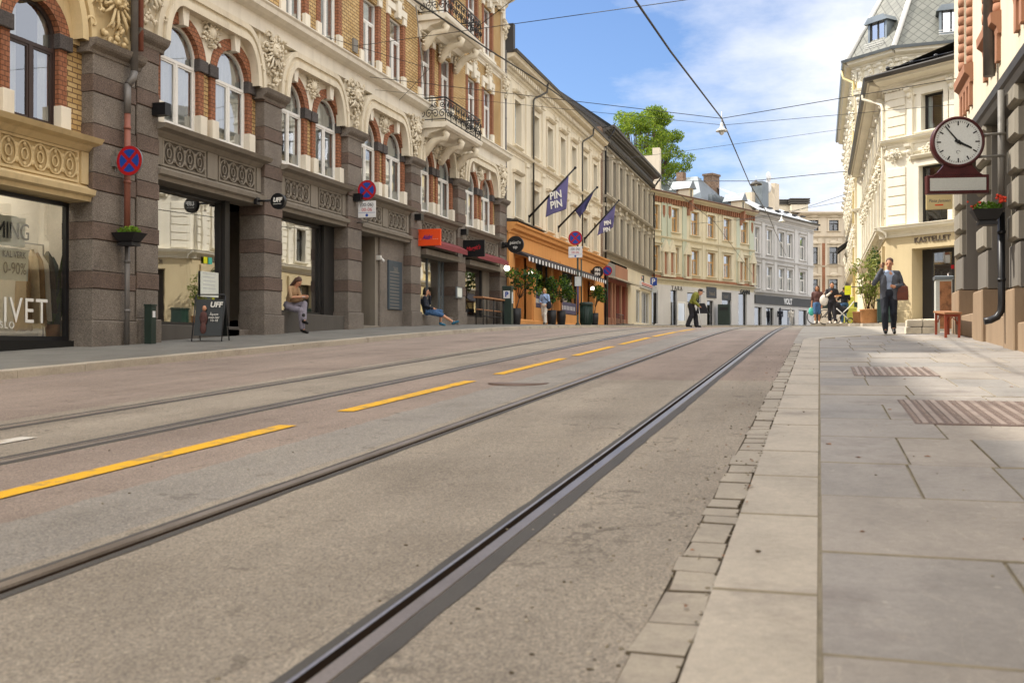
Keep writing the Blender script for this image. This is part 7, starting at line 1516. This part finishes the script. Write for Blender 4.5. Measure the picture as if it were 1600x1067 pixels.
# A-board
x, y = -12.8, 19.75; z = gl(x, y); FA = Frame(x, y - .2, .94, .34); t = thing('pavement_sign', 'black folding pavement sign reading UFF on the left pavement', 'pavement sign', (x, y, z))
def tilt(mb, F, u0, u1, v0, v1, wt, wb, th=.02, mi=0):
    f = lambda v: wb + (wt - wb) * (v - z) / 1.0
    mb.add([(u0, v0, f(v0)), (u1, v0, f(v0)), (u1, v1, f(v1)), (u0, v1, f(v1)), (u0, v0, f(v0) - th), (u1, v0, f(v0) - th), (u1, v1, f(v1) - th), (u0, v1, f(v1) - th)], [(0, 1, 2, 3), (7, 6, 5, 4), (0, 4, 5, 1), (1, 5, 6, 2), (2, 6, 7, 3), (3, 7, 4, 0)], mi)
m = MB(FA); tilt(m, FA, -.3, .3, z + .12, z + .92, -.19, .12); m.build('front_panel', 'board_dark', t); m = MB(FA); tilt(m, FA, -.3, .3, z + .12, z + .92, -.21, -.55); m.build('rear_panel', 'board_dark', t)
m = MB(FA)
for s in (-.32, .32): m.tube([(s, z, .16), (s, z + 1.0, -.19)], .014, 6); m.tube([(s, z, -.6), (s, z + 1.0, -.21)], .014, 6)
m.tube([(-.32, z + .98, -.19), (-.3, z + 1.03, -.2), (.3, z + 1.03, -.2), (.32, z + .98, -.19)], .014, 6); m.build('frame', 'black_metal', t)
fw = Frame(FA(0, 0, .02).x, FA(0, 0, .02).y, .94, .34); text('UFF', fw, .14, z + .8, -.12, .16, 'off_white', 'lettering', t, .004, shear=.2, bold=.006); text('Åpent\nman-lør\n10-18', fw, .12, z + .52, -.02, .075, 'off_white', 'opening_hours', t, .004)
m = MB(FA); m.ball((-.1, z + .72, -.05), (.05, .065, .03), 8, 6, 1); m.ball((-.1, z + .5, .02), (.09, .17, .03), 8, 6); m.ball((-.1, z + .28, .06), (.07, .14, .03), 8, 6); m.build('printed_figure', ['plaid_red', 'skin'], t)
# green box by the pipe
m = MB(); x, y = -13.3, 18.2; z = gl(x, y); m.box(x - .085, x + .085, y - .08, y + .08, z, z + .78, 0, .01); m.box(x - .095, x + .095, y - .09, y + .09, z + .78, z + .82); t = thing('cable_box', 'narrow dark green cable box at the foot of the granite pier', 'cable box', (x, y, z)); m.build('cabinet', 'meter_green', t); m = MB(); m.box(x + .086, x + .089, y - .04, y + .05, z + .55, z + .68); m.build('sticker', 'white_plate', t)
# shop window contents
FW = Frame(-13.7, 0, 0, 1)
def paper(u0, u1, v0, v1, w, lines, label, mk='paper'):
    t = thing('paper_sign', label, 'paper sign', FW(u0, v0, w), 'paper signs in the clothes shop window') if lines else None
    m = MB(FW); n = 12; pts = [(u0 + (u1 - u0) * k / n + .012 * math.sin(k * 5), v0 + .012 * math.sin(k * 3.7), w + .01 * math.sin(k * 2)) for k in range(n + 1)] + [(u1 - (u1 - u0) * k / n, v1 + .015 * math.sin(k * 4.1), w + .01 * math.cos(k * 2)) for k in range(n + 1)]
    m.add(pts + [(a, b_, c_ - .004) for a, b_, c_ in pts], [tuple(range(26)), tuple(range(51, 25, -1))]); m.build('sheet', mk, t)
    for s, du, v, sz in lines: text(s, FW, du, v, w + .016, sz, 'ink', 'lettering', t, .002, sx=.75)
wz = -.4
paper(14.0, Fu(FW, 39, wz), zx(20, 385, -14.1), zx(20, 338, -14.1), wz, (('MING', Fu(FW, 18.5, wz), zx(20, 362, -14.1), .44),), 'torn white paper reading MING in the clothes shop window')
paper(13.9, Fu(FW, 44, wz), zx(20, 438, -14.1), zx(20, 388, -14.1), wz, (('KAL VERK', Fu(FW, 21, wz), zx(20, 398, -14.1), .17), ('0-90%', Fu(FW, 22, wz), zx(20, 420, -14.1), .3)), 'cream paper reading 90% in the clothes shop window')
b0w = [o for o in bpy.data.objects if o.parent == b0 and o.name.startswith('shop_window')][0]
text('PRIVET', FW, Fu(FW, 75, -.33), zx(35, 487, -14.03), -.335, .66, 'off_white', 'window_lettering', b0w, .003, align='RIGHT', sx=.8, space=1.12); text('OSLO', FW, Fu(FW, 23, -.33), zx(8, 508, -14.03), -.335, .17, 'off_white', 'window_lettering', b0w, .003, align='RIGHT', space=1.3)
def garment(u, w, top, L, wd, mk, label, seed, sleeve=True):
    q = random.Random(seed); m = MB(FW); n, k_ = 24, 9; pts = []
    for j in range(k_ + 1):
        s = j / k_; hw = wd * (.55 + .5 * min(1, s * 5) * .5 + .35 * s); hd = .09 + .06 * s
        if j == 0: hw *= .3
        for i in range(n): a = 2 * PI * i / n; f = 1 + .12 * s * math.sin(5 * a + seed); pts.append((u + hw * .5 * math.cos(a) * f * .5, top - L * s + .02 * math.sin(a * 3), w + hw * .5 * math.sin(a) * f))
    m.add(pts, [(j * n + i, j * n + (i + 1) % n, (j + 1) * n + (i + 1) % n, (j + 1) * n + i) for j in range(k_) for i in range(n)], 0, True); o = m.build('garment', mk, None, FW(u, top, w))
    return tag(o, label, 'garment', 'garments on the clothes rail')
cl = [(50, 'cloth_cream', 'cream dress hanging in the clothes shop window', 1.5), (58, 'cloth_tan', 'tan coat hanging in the clothes shop window', 1.4), (66, 'white_cloth', 'white blouse on the clothes rail', 1.25), (74, 'cloth_dark', 'dark brown jacket on the clothes rail', 1.2), (36, 'cloth_tan', 'long beige skirt hanging behind the paper signs', 1.5), (82, 'bin_green', 'dark green dress at the end of the rail', 1.35)]
for k, (u, mk, lb, L) in enumerate(cl): garment(Fu(FW, u, -.8), -.8, zx(60, 392 + 4 * (k % 3), -14.5), L, .34, mk, lb, k)
t = thing('clothes_rail', 'steel clothes rail behind the clothes shop window', 'clothes rail', FW(15.4, .2, -.95)); m = MB(FW); m.tube([(13.9, .15, -.8), (13.9, 1.98, -.8), (16.5, 1.98, -.8), (16.5, .15, -.8)], .018, 8); m.build('rail', 'steel', t)
t = thing('potted_plant', 'tall sword-leaved plant at the right edge of the clothes shop window', 'plant', FW(16.72, .2, -.75)); m = MB(FW); q = random.Random(4)
for k in range(11):
    a = q.uniform(-.35, .35); h = q.uniform(.8, 1.9); b_ = q.uniform(-.2, .2); pts = []
    for j in range(7): s = j / 6; wd = .09 * math.sin(PI * min(1, s * .9 + .12)); x = 16.72 + a * s; pts += [(x - wd, .25 + h * s, -.75 + b_ * s), (x + wd, .25 + h * s, -.75 + b_ * s + .02)]
    m.add(pts, [(2 * j, 2 * j + 1, 2 * j + 3, 2 * j + 2) for j in range(6)], 0, True)
m.build('blades', 'leaf_dark', t); m = MB(FW); m.lathe((16.72, .14, -.75), [(.12, 0), (.16, .3), (.001, .28)], 14, 1); m.build('pot', 'terracotta', t)
# second-hand shop: notice, rainbow flag, plaque, menu case, door camera
t = thing('notice', 'pale notice in the window above the pavement sign', 'notice', FW(21.1, 1.2, -.42)); a, e = Fu(FW, 313, -.42), Fu(FW, 341, -.42); m = MB(FW); m.box(a, e, zx(327, 464, -14.12), zx(327, 425, -14.12), -.425, -.415); m.build('sheet', 'paper', t); m = MB(FW); m.box(a + .12, a + .28, 2.0, 2.16, -.415, -.412, 0); m.box(a + .32, a + .48, 2.0, 2.16, -.415, -.412, 1)
for k in range(5): m.box(a + .1, e - .12 - .05 * (k % 2), 1.4 + .09 * k, 1.42 + .09 * k, -.415, -.412, 2)
m.build('print', ['yellow_sign', 'teal', 'curtain_grey'], t)
t = thing('rainbow_flag', 'rainbow flag hung inside the window behind the seated woman', 'flag', FW(24.2, 2.5, -.6)); m = MB(FW)
for k in range(5): m.box(24.1, 24.62, 2.25 + k * .19, 2.44 + k * .19, -.62, -.6, k)
m.build('cloth', ['rb_blue', 'rb_green', 'rb_yellow', 'rb_orange', 'rb_red'], t)
t = thing('wall_plaque', 'tall slate blue name plaque on the granite wall by the house door', 'plaque', FW(32, 1.0, -.1)); m = MB(FW); a, e = Fu(FW, 606, -.1), Fu(FW, 627, -.1); m.box(a, e, zx(616, 484, -13.8), zx(616, 408, -13.8), -.12, -.07, 0, .01); pl = m.build('board', 'plate_blue', t); text('260', FW, (a + e) / 2, zx(616, 422, -13.8), -.068, .26, 'grey_frame', 'lettering', pl, .003); m = MB(FW)
for k in range(12): m.box(a + .1, e - .25, 1.3 + .11 * k, 1.33 + .11 * k, -.07, -.067)
m.build('name_lines', 'grey_frame', pl)
t = thing('menu_case', 'small framed white menu case on the pillar between two shops', 'menu case', FW(38.2, 2, .17)); m = MB(FW); a, e = Fu(FW, 712.5, .18), Fu(FW, 721, .18); m.box(a, e, zx(717, 466, -13.5), zx(717, 448, -13.5), .16, .22, 0, .01); m.build('case', 'zinc', t); m = MB(FW); m.box(a + .06, e - .06, zx(717, 464, -13.5), zx(717, 450, -13.5), .22, .224); m.build('sheet', 'paper', t)
m = MB(FW); m.box(30.85, 30.95, 2.85, 3.0, -.2, -.05); m.tube([(30.9, 2.9, -.05), (30.9, 2.8, .06)], .04, 8); tag(m.build('security_camera', 'white_frame', None, FW(30.9, 2.9, -.1)), 'small white security camera above the house doorway', 'camera')
t = thing('standing_bar', 'narrow wooden standing bar on iron legs under the right awning', 'bar table', FW(41, 1, .5)); m = MB(FW); m.box(39.2, 43.6, 1.98, 2.04, .3, .72, 0, .01); m.box(39.2, 43.6, 1.5, 1.54, .42, .55); m.build('top', 'wood_seat', t); m = MB(FW)
for u in (39.4, 40.8, 42.2, 43.4):
    for w in (.36, .66): m.tube([(u, frontbase(u) - .02, w), (u, 1.98, w)], .022, 6)
m.tube([(39.4, 1.25, .66), (43.4, 1.25, .66)], .02, 6); m.build('legs', 'black_metal', t)
# right-hand corner: bench, stones, bollard cabinet, planters, green bin
def G(y): return gr(y)
t = thing('beer_bench', 'folding wooden bench with orange red legs against the granite plinth', 'bench', (2.7, 23.6, G(23.6))); z = G(24.6)
m = MB(); pts = [(x, y, G(y) + h) for y in (23.2, 25.4) for h in (.5, .54) for x in (2.52, 2.86)]; m.add(pts, [(0, 2, 3, 1), (4, 5, 7, 6), (0, 1, 5, 4), (2, 6, 7, 3), (0, 4, 6, 2), (1, 3, 7, 5)], 0, False, True); m.build('seat', 'wood_seat', t)
for y in (23.35, 25.2):
    for x in (2.56, 2.82): m = MB(); m.box(x - .025, x + .025, y - .025, y + .025, G(y), G(y) + .5); m.build('leg', 'bench_red', t)
m = MB()
for y, s in ((23.35, 1), (25.2, -1)): m.box(2.56, 2.82, y - .015, y + .015, G(y) + .44, G(y) + .5); m.tube([(2.57, y, G(y) + .3), (2.69, y, G(y) + .43), (2.81, y, G(y) + .3)], .012, 5, 0, True); m.tube([(2.6, y, G(y) + .28), (2.6, y + s * .42, G(y) + .48)], .012, 5, 0, True); m.tube([(2.78, y, G(y) + .28), (2.78, y + s * .42, G(y) + .48)], .012, 5, 0, True)
m.build('braces', 'bench_red', t)
for k in range(2):
    m = MB(); x0, x1 = 1.98 + .02 * k, 2.72 - .03 * k; y0 = 26.0; z = g(26) + .07 + k * .17
    for a, e in ((x0, x0 + .34), (x0 + .36, x1)): m.box(a, e, y0, y0 + .5, z, z + .155, 0, .015)
    m.box(x0 + .1, x1 - .1, y0 + .1, y0 + .4, z - .02, z + .16, 1); tag(m.build('stone_block', ['white_stone', 'joint_dark'], None, (x0, y0, z)), 'pale stone slab with dark slots, ' + ('lower of the two beside the bench' if k == 0 else 'upper of the two beside the bench'), 'stone block', 'pale stone blocks stacked by the cafe door')
t = thing('utility_pillar', 'rust-stained steel utility pillar with pale cap before the cafe door', 'utility pillar', (3.0, 27.7, g(27.7))); x, y, z = 2.98, 27.7, g(27.7) + .03; m = MB(); m.box(x - .19, x + .19, y - .19, y + .19, z, z + 1.33, 0, .01); m.build('body', 'lit_box', t); m = MB(); m.box(x - .1, x + .17, y - .2, y - .19, z + .1, z + 1.28); m.build('rusty_door', 'rust_paint', t); m = MB(); m.box(x - .22, x + .22, y - .22, y + .22, z + 1.33, z + 1.42, 0, .02); m.build('cap', 'zinc', t)
def tub(px, py, Z, r, h, label):
    p = P(px, py, Z); p.z = g(p.y) + .1; t = thing('wooden_tub', label, 'planter', p, 'tubs by the cafe wall'); m = MB(); m.lathe(p, [(r * .86, 0), (r * .92, .08), (r * .95, .09), (r, h - .06), (r * 1.06, h - .05), (r * 1.06, h), (r * .9, h), (r * .88, h - .08), (.001, h - .08)], 20, 2, 0, True, True); m.build('tub', 'terracotta', t); return p, t
p, t = tub(1345, 506, 44, .33, .52, 'smaller round terracotta tub by the cafe wall'); p, t = tub(1359.5, 507, 43, .4, .62, 'larger terracotta tub with a tall bamboo-like plant')
m = MB(); lf = MB(); q = random.Random(5)
for k in range(12):
    e = p + Vector((q.uniform(-.75, .35), q.uniform(-.4, .5), q.uniform(1.3, 2.7))); s = p + Vector((q.uniform(-.15, .15), q.uniform(-.15, .15), .5)); mid = s.lerp(e, .5) + Vector((0, 0, .3)); m.tube([s, mid, e], [.018, .014, .006], 5, 0, True)
    for f in (.4, .65, .95): leaves(lf, s.lerp(e, f) + Vector((0, 0, .15)), (.26, .26, .2), 15, .16, 50 + k * 7 + int(f * 10), 1, 2)
m.build('stems', 'bark', t); lf.build('foliage', ['leaf_olive', 'leaf_olive'], t)
t = thing('climbing_plant', 'dark leafy climber hanging under the cafe cornice', 'plant', FS(-3, 4, .2)); lf = MB(); q = random.Random(15)
for k in range(16): leaves(lf, FS(-q.uniform(.3, 7), 4.15 + q.uniform(-.6, .25), .3), (.25, .4, .3), 40, .13, 300 + k, 1, 2)
lf.build('foliage', ['leaf_dark', 'leaf_olive'], t); m = MB(FS); m.tube([(-.4, 1.2, .06), (-.7, 3, .08), (-2, 4.2, .1), (-7, 4.3, .1)], .02, 5); m.build('stem', 'bark', t)
p = P(1383, 508, 42); p.z = g(p.y) + .08; t = thing('wheeled_bin', 'dark green wheeled bin behind the man on the phone', 'bin', p); m = MB(); x, y, z = p; m.box(x - .3, x + .3, y - .32, y + .32, z + .08, z + .95, 0, .03); m.build('body', 'bin_green', t); m = MB(); m.box(x - .33, x + .33, y - .36, y + .36, z + .95, z + 1.04, 0, .03); m.build('lid', 'meter_green', t)
for s in (-.27, .27): m = MB(); m.tube([(x + s - .03, y - .28, z + .08), (x + s + .03, y - .28, z + .08)], .08, 12, 0, True); m.build('wheel', 'black_metal', t)
# bikes, pram, yellow boxes in the sunlit group
def bicycle(p, yaw, label, mk):
    t = thing('bicycle', label, 'bicycle', p, 'parked bicycles'); Mx = Matrix.Translation(p) @ Matrix.Rotation(yaw, 4, 'Z'); T = lambda x, z, y=0: Mx @ Vector((x, y, z))
    for c in (-.52, .52):
        m = MB(); m.tube([T(c + .33 * math.cos(k * PI / 12), .34 + .33 * math.sin(k * PI / 12)) for k in range(24)], .022, 5, 0, True, True); w = m.build('wheel', 'black_metal', t); m = MB()
        for k in range(10): m.tube([T(c, .34), T(c + .32 * math.cos(k * PI / 5), .34 + .32 * math.sin(k * PI / 5))], .004, 3, 0, True)
        m.build('spokes', 'zinc', w)
    m = MB()
    for a, b_ in (((-.52, .34), (-.1, .3)), ((-.1, .3), (.38, .78)), ((-.1, .3), (-.25, .82)), ((-.52, .34), (-.22, .72)), ((-.22, .74), (.36, .84)), ((.52, .34), (.36, .95))): m.tube([T(*a), T(*b_)], .02, 6, 0, True)
    m.build('frame', mk, t); m = MB(); m.tube([T(.3, .98, -.28), T(.36, .97, -.1), T(.36, .97, .1), T(.3, .98, .28)], .016, 6, 0, True); m.build('handlebar', 'black_metal', t); m = MB(); m.ball(T(-.26, .88), (.13, .07, .05), 8, 6, 0, True); m.build('saddle', 'black_metal', t)
p = P(1288, 508, 47); p.z = g(p.y) + .1; bicycle(p, .5, 'dark bicycle parked between the two walking women', 'black_metal'); p = P(1306, 508, 47.5); p.z = g(p.y) + .1; bicycle(p, -.3, 'second bicycle parked behind the woman in black', 'dark_frame')
p = P(1316, 508.5, 46); p.z = g(p.y) + .1; t = thing('pram', 'pale framed pram with dark seat in front of the person in black', 'pram', p); T = lambda x, z, y=0: p + Vector((x, y, z))
for x, y in ((-.35, -.2), (-.35, .2), (.35, -.2), (.35, .2)): m = MB(); m.tube([T(x + .13 * math.cos(k * PI / 8), .13 + .13 * math.sin(k * PI / 8), y) for k in range(16)], .025, 5, 0, True, True); m.build('wheel', 'black_metal', t)
m = MB()
for y in (-.2, .2): m.tube([T(-.35, .13, y), T(.3, .75, y), T(.5, 1.0, y)], .022, 6, 0, True); m.tube([T(.35, .13, y), T(-.25, .7, y)], .022, 6, 0, True)
m.tube([T(.5, 1.0, -.2), T(.5, 1.0, .2)], .022, 6, 0, True); m.build('frame', 'white_frame', t); m = MB(); m.ball(T(-.1, .62), (.38, .2, .2), 12, 8, 0, True); m.ball(T(-.28, .78), (.24, .22, .24), 12, 8, 0, True); m.build('carrycot', 'dark_cloth', t)
F = frontal(0, 45.5); a, b_ = xat(1320, 45.5), xat(1330, 45.5); c, d = vat(1325, 460.5, 45.5), vat(1325, 446.5, 45.5); t = thing('yellow_sign', 'bright yellow sign hung from the cafe corner', 'shop sign', F(a, c)); m = MB(F); m.box(a, b_, c, d, -.06, 0); m.build('board', 'yellow_sign', t); m = MB(F); m.tube([(b_, d - .05, -.03), (2.6, d - .05, -.03)], .02, 6); m.build('bracket', 'black_metal', t); text('~~', F, (a + b_) / 2, (c + d) / 2, .003, .14, 'grey_frame', 'lettering', t, .002)
for k, (px, py, Z, s) in enumerate(((1331, 509, 46.5, .42), (1326, 509, 49, .5))): p = P(px, py, Z); z = g(p.y) + .1; m = MB(); m.box(p.x - s / 2, p.x + s / 2, p.y - .2, p.y + .2, z, z + (.75 if k == 0 else 1.3), 0, .02); m.box(p.x - s / 2 - .02, p.x + s / 2 + .02, p.y - .22, p.y + .22, z + .5, z + .54); tag(m.build('yellow_stand', 'yellow_glow', None, p), ('lower' if k == 0 else 'taller') + ' pale yellow display stand beside the pram', 'display stand')
p = P(1305, 508, 53); z = g(p.y) + .1; t = thing('market_bench', 'dark green slatted bench and counter behind the walking women', 'bench', p); m = MB(); m.box(p.x - 1.0, p.x + 1.1, p.y, p.y + .5, z + .85, z + 1.15, 0, .02); m.build('counter', 'bin_green', t)
for s in (-.9, 1.0): m = MB(); m.box(p.x + s - .04, p.x + s + .04, p.y + .1, p.y + .4, z, z + .85); m.build('leg', 'black_metal', t)
# far litter bin and old details at the white shops
p = FG(Fu(FG, 1118), 0, .9); z = g(p.y) + .15; t = thing('litter_bin', 'square dark litter bin beside the open black doorway', 'bin', (p.x, p.y, z)); m = MB(); m.box(p.x - .55, p.x + .55, p.y - .4, p.y + .4, z, z + 2.0, 0, .03); m.build('body', 'meter_green', t); m = MB(); m.box(p.x - .4, p.x + .4, p.y - .42, p.y - .4, z + 1.45, z + 1.75); m.build('slot', 'ink', t)
# clothes mannequins before the dark-fasciaed shop
for k, (px, mk) in enumerate(((1219, 'navy'), (1236, 'white_cloth'))):
    p = FV(Fu(FV, px, .5), 0, .5); z = g(p.y) + .2; t = thing('mannequin', ('dark' if k == 0 else 'pale') + '-clothed mannequin standing at the grey shop entrance', 'mannequin', (p.x, p.y, z), 'mannequins at the grey shop'); m = MB(); c = Vector((p.x, p.y, z))
    for s in (-.1, .1): m.cap(c + Vector((s, 0, .08)), .06, c + Vector((s * .9, 0, .85)), .09)
    m.ball(c + Vector((0, 0, 1.0)), (.18, .13, .2), 10, 8, 0, True); m.ball(c + Vector((0, 0, 1.3)), (.21, .13, .25), 10, 8, 0, True); m.ball(c + Vector((0, 0, 1.72)), (.09, .1, .12), 10, 8, 0, True); m.cap(c + Vector((0, 0, 1.45)), .07, c + Vector((0, 0, 1.62)), .05)
    for s in (-.24, .24): m.cap(c + Vector((s, 0, 1.45)), .06, c + Vector((s * 1.15, 0, .85)), .045)
    m.build('body', mk, t, None, True, .03); m = MB(); m.lathe(c, [(.25, 0), (.25, .03), (.03, .05), (.03, .12)], 12, 2, 0, True, True); m.build('stand', 'zinc', t)
# ---------------------------------------------------------------- the lime tree behind the houses
def tree(base, top, crown, n, seed, label, mats_, s=.34):
    t = thing('tree', label, 'tree', base); q = random.Random(seed); m = MB(); b0_ = Vector(base); tp = b0_ + Vector((0, 0, (top - base[2]) * .45)); m.tube([b0_, b0_.lerp(tp, .5) + Vector((.15, 0, 0)), tp], [.5, .38, .28], 10, 0, True); lf = MB()
    for k in range(n):
        a = q.uniform(0, 2 * PI); h = q.random(); rr = crown * (.35 + .75 * math.sin(PI * (h * .85 + .12))) * math.sqrt(q.uniform(.15, 1))
        e = Vector((base[0] + rr * math.cos(a), base[1] + rr * math.sin(a), base[2] + (top - base[2]) * (.42 + .56 * h)))
        mid = tp.lerp(e, .5) + Vector((0, 0, .5)); m.tube([tp.lerp(b0_, q.uniform(0, .3)), mid, e], [.13, .08, .02], 5, 0, True)
        r = q.uniform(.5, 1.2); leaves(lf, e, (r, r, r * .7), int(260 * r), s * .66, seed * 100 + k, 1, 3)
    m.build('trunk', 'bark', t); lf.build('crown', mats_, t)
p = P(1004, 500, 108); tree((p.x, p.y, 2.0), (HOR - 168) * 108 / 1600, 5.2, 230, 21, 'tall lime green tree rising behind the grey pilastered house', ['leaf_lime', 'leaf_lime_dark', 'leaf_lime_dark'])
tree((9.8, 130, 2.0), 13.5, 4.4, 70, 33, 'leafy green tree up the street, seen mirrored in the orange bar window', ['leaf_lime', 'leaf_green', 'leaf_lime'], .4)
m = MB(); c = P(1010, 262, 100); m.box(c.x - 1.4, c.x + .6, c.y, c.y + 3, 8, c.z + 1.2); m.box(c.x + .6, c.x + 1.3, c.y, c.y + 1, 8, c.z + 1.9); hb = thing('courtyard_wing', 'pale wall and chimney of a house in front of the lime tree', 'building', (c.x, c.y, 2)); m.build('wall', 'pale_cream', hb)
# ---------------------------------------------------------------- sky, sun, camera
SUN_EL, SUN_AZ = math.radians(47), (-1.0, .04)
def world():
    w = bpy.data.worlds.new('World'); SC.world = w; w.use_nodes = True; t = w.node_tree
    bg = t.nodes['Background']; sk = t.nodes.new('ShaderNodeTexSky'); sk.sky_type = 'NISHITA'; sk.sun_disc = False
    sk.sun_elevation = SUN_EL; sk.sun_rotation = math.atan2(SUN_AZ[0], SUN_AZ[1]); sk.air_density = 1.0; sk.dust_density = .6; sk.ozone_density = 2.2
    tc = t.nodes.new('ShaderNodeTexCoord'); d = tc.outputs['Generated']
    sp = t.nodes.new('ShaderNodeSeparateXYZ'); t.links.new(d, sp.inputs[0])
    # clouds lie on a plane: stretch the directions towards the horizon
    zz = math_(t, 'ADD', math_(t, 'MAXIMUM', sp.outputs[2], 0.0), .16)
    cx = math_(t, 'DIVIDE', sp.outputs[0], zz); cy = math_(t, 'DIVIDE', sp.outputs[1], zz)
    cb = t.nodes.new('ShaderNodeCombineXYZ'); t.links.new(cx, cb.inputs[0]); t.links.new(cy, cb.inputs[1])
    n1 = noisef(t, 1.05, 9, .62, cb.outputs[0]); n2 = noisef(t, .35, 3, .5, cb.outputs[0])
    az = math_(t, 'ADD', math_(t, 'MULTIPLY', sp.outputs[0], 2.0), .30)      # more cloud to the right of the street
    f = math_(t, 'ADD', math_(t, 'ADD', math_(t, 'MULTIPLY', math_(t, 'SUBTRACT', n1, .19), 1.6), math_(t, 'MULTIPLY', math_(t, 'SUBTRACT', n2, .5), .25)), az)
    cl = ramp(t, f, [(.42, (0, 0, 0)), (.6, (.45,) * 3), (.84, (1,) * 3)])
    low = ramp(t, sp.outputs[2], [(.0, (.5,) * 3), (.16, (0, 0, 0))])        # milky towards the horizon
    fac = math_(t, 'MAXIMUM', math_(t, 'MULTIPLY', cl, .92), low)
    back = ramp(t, math_(t, 'ADD', math_(t, 'MULTIPLY', sp.outputs[1], -.5), math_(t, 'MULTIPLY', sp.outputs[2], .8)), [(.12, (0, 0, 0)), (.6, (1, 1, 1))])   # bright cloud added out of view, overhead and behind, to fill the shaded street
    c = mixc(t, math_(t, 'MAXIMUM', fac, math_(t, 'MULTIPLY', back, .85)), mixc(t, 1.0, sk.outputs[0], (.88, .98, 1.16), 'MULTIPLY'), mixc(t, back, CLOUD, CLOUD_FILL)); t.links.new(c, bg.inputs[0]); bg.inputs[1].default_value = SKY
    return t
SKY, CLOUD, CLOUD_FILL = .06, (6.9, 7.05, 7.5), (18.6, 18.2, 17.8)
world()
L = bpy.data.lights.new('sun', 'SUN'); L.energy = 2.4; L.angle = math.radians(.9); L.color = (1, .93, .82)
so = bpy.data.objects.new('sun', L); COL.objects.link(so)
d = Vector((SUN_AZ[0] * math.cos(SUN_EL), SUN_AZ[1] * math.cos(SUN_EL), math.sin(SUN_EL) * math.hypot(*SUN_AZ)))
so.rotation_euler = d.to_track_quat('Z', 'Y').to_euler(); so.location = (-30, 10, 40)
cam = bpy.data.cameras.new('camera'); co = bpy.data.objects.new('camera', cam); COL.objects.link(co); SC.camera = co
cam.sensor_width = 36; cam.lens = 36; cam.clip_start = .05; cam.clip_end = 6000
co.location = (0, 0, 0); co.rotation_euler = (PI / 2 + math.atan(8.5 / 1600), 0, TH)
cam.dof.use_dof = True; cam.dof.focus_distance = 28; cam.dof.aperture_fstop = 4
vs = SC.view_settings; SC.display_settings.display_device = 'sRGB'; vs.view_transform = 'Standard'; vs.look = 'None'; vs.exposure = 1.4; vs.gamma = 1
cy = SC.cycles; cy.use_denoising = True; cy.max_bounces = 8; cy.diffuse_bounces = 4; cy.glossy_bounces = 4; cy.transparent_max_bounces = 12; cy.caustics_reflective = False; cy.caustics_refractive = False
cy.sample_clamp_indirect = 8
for o in bpy.data.objects:
    if '_o' in o: del o['_o']
bpy.data.scenes.remove(TMP)
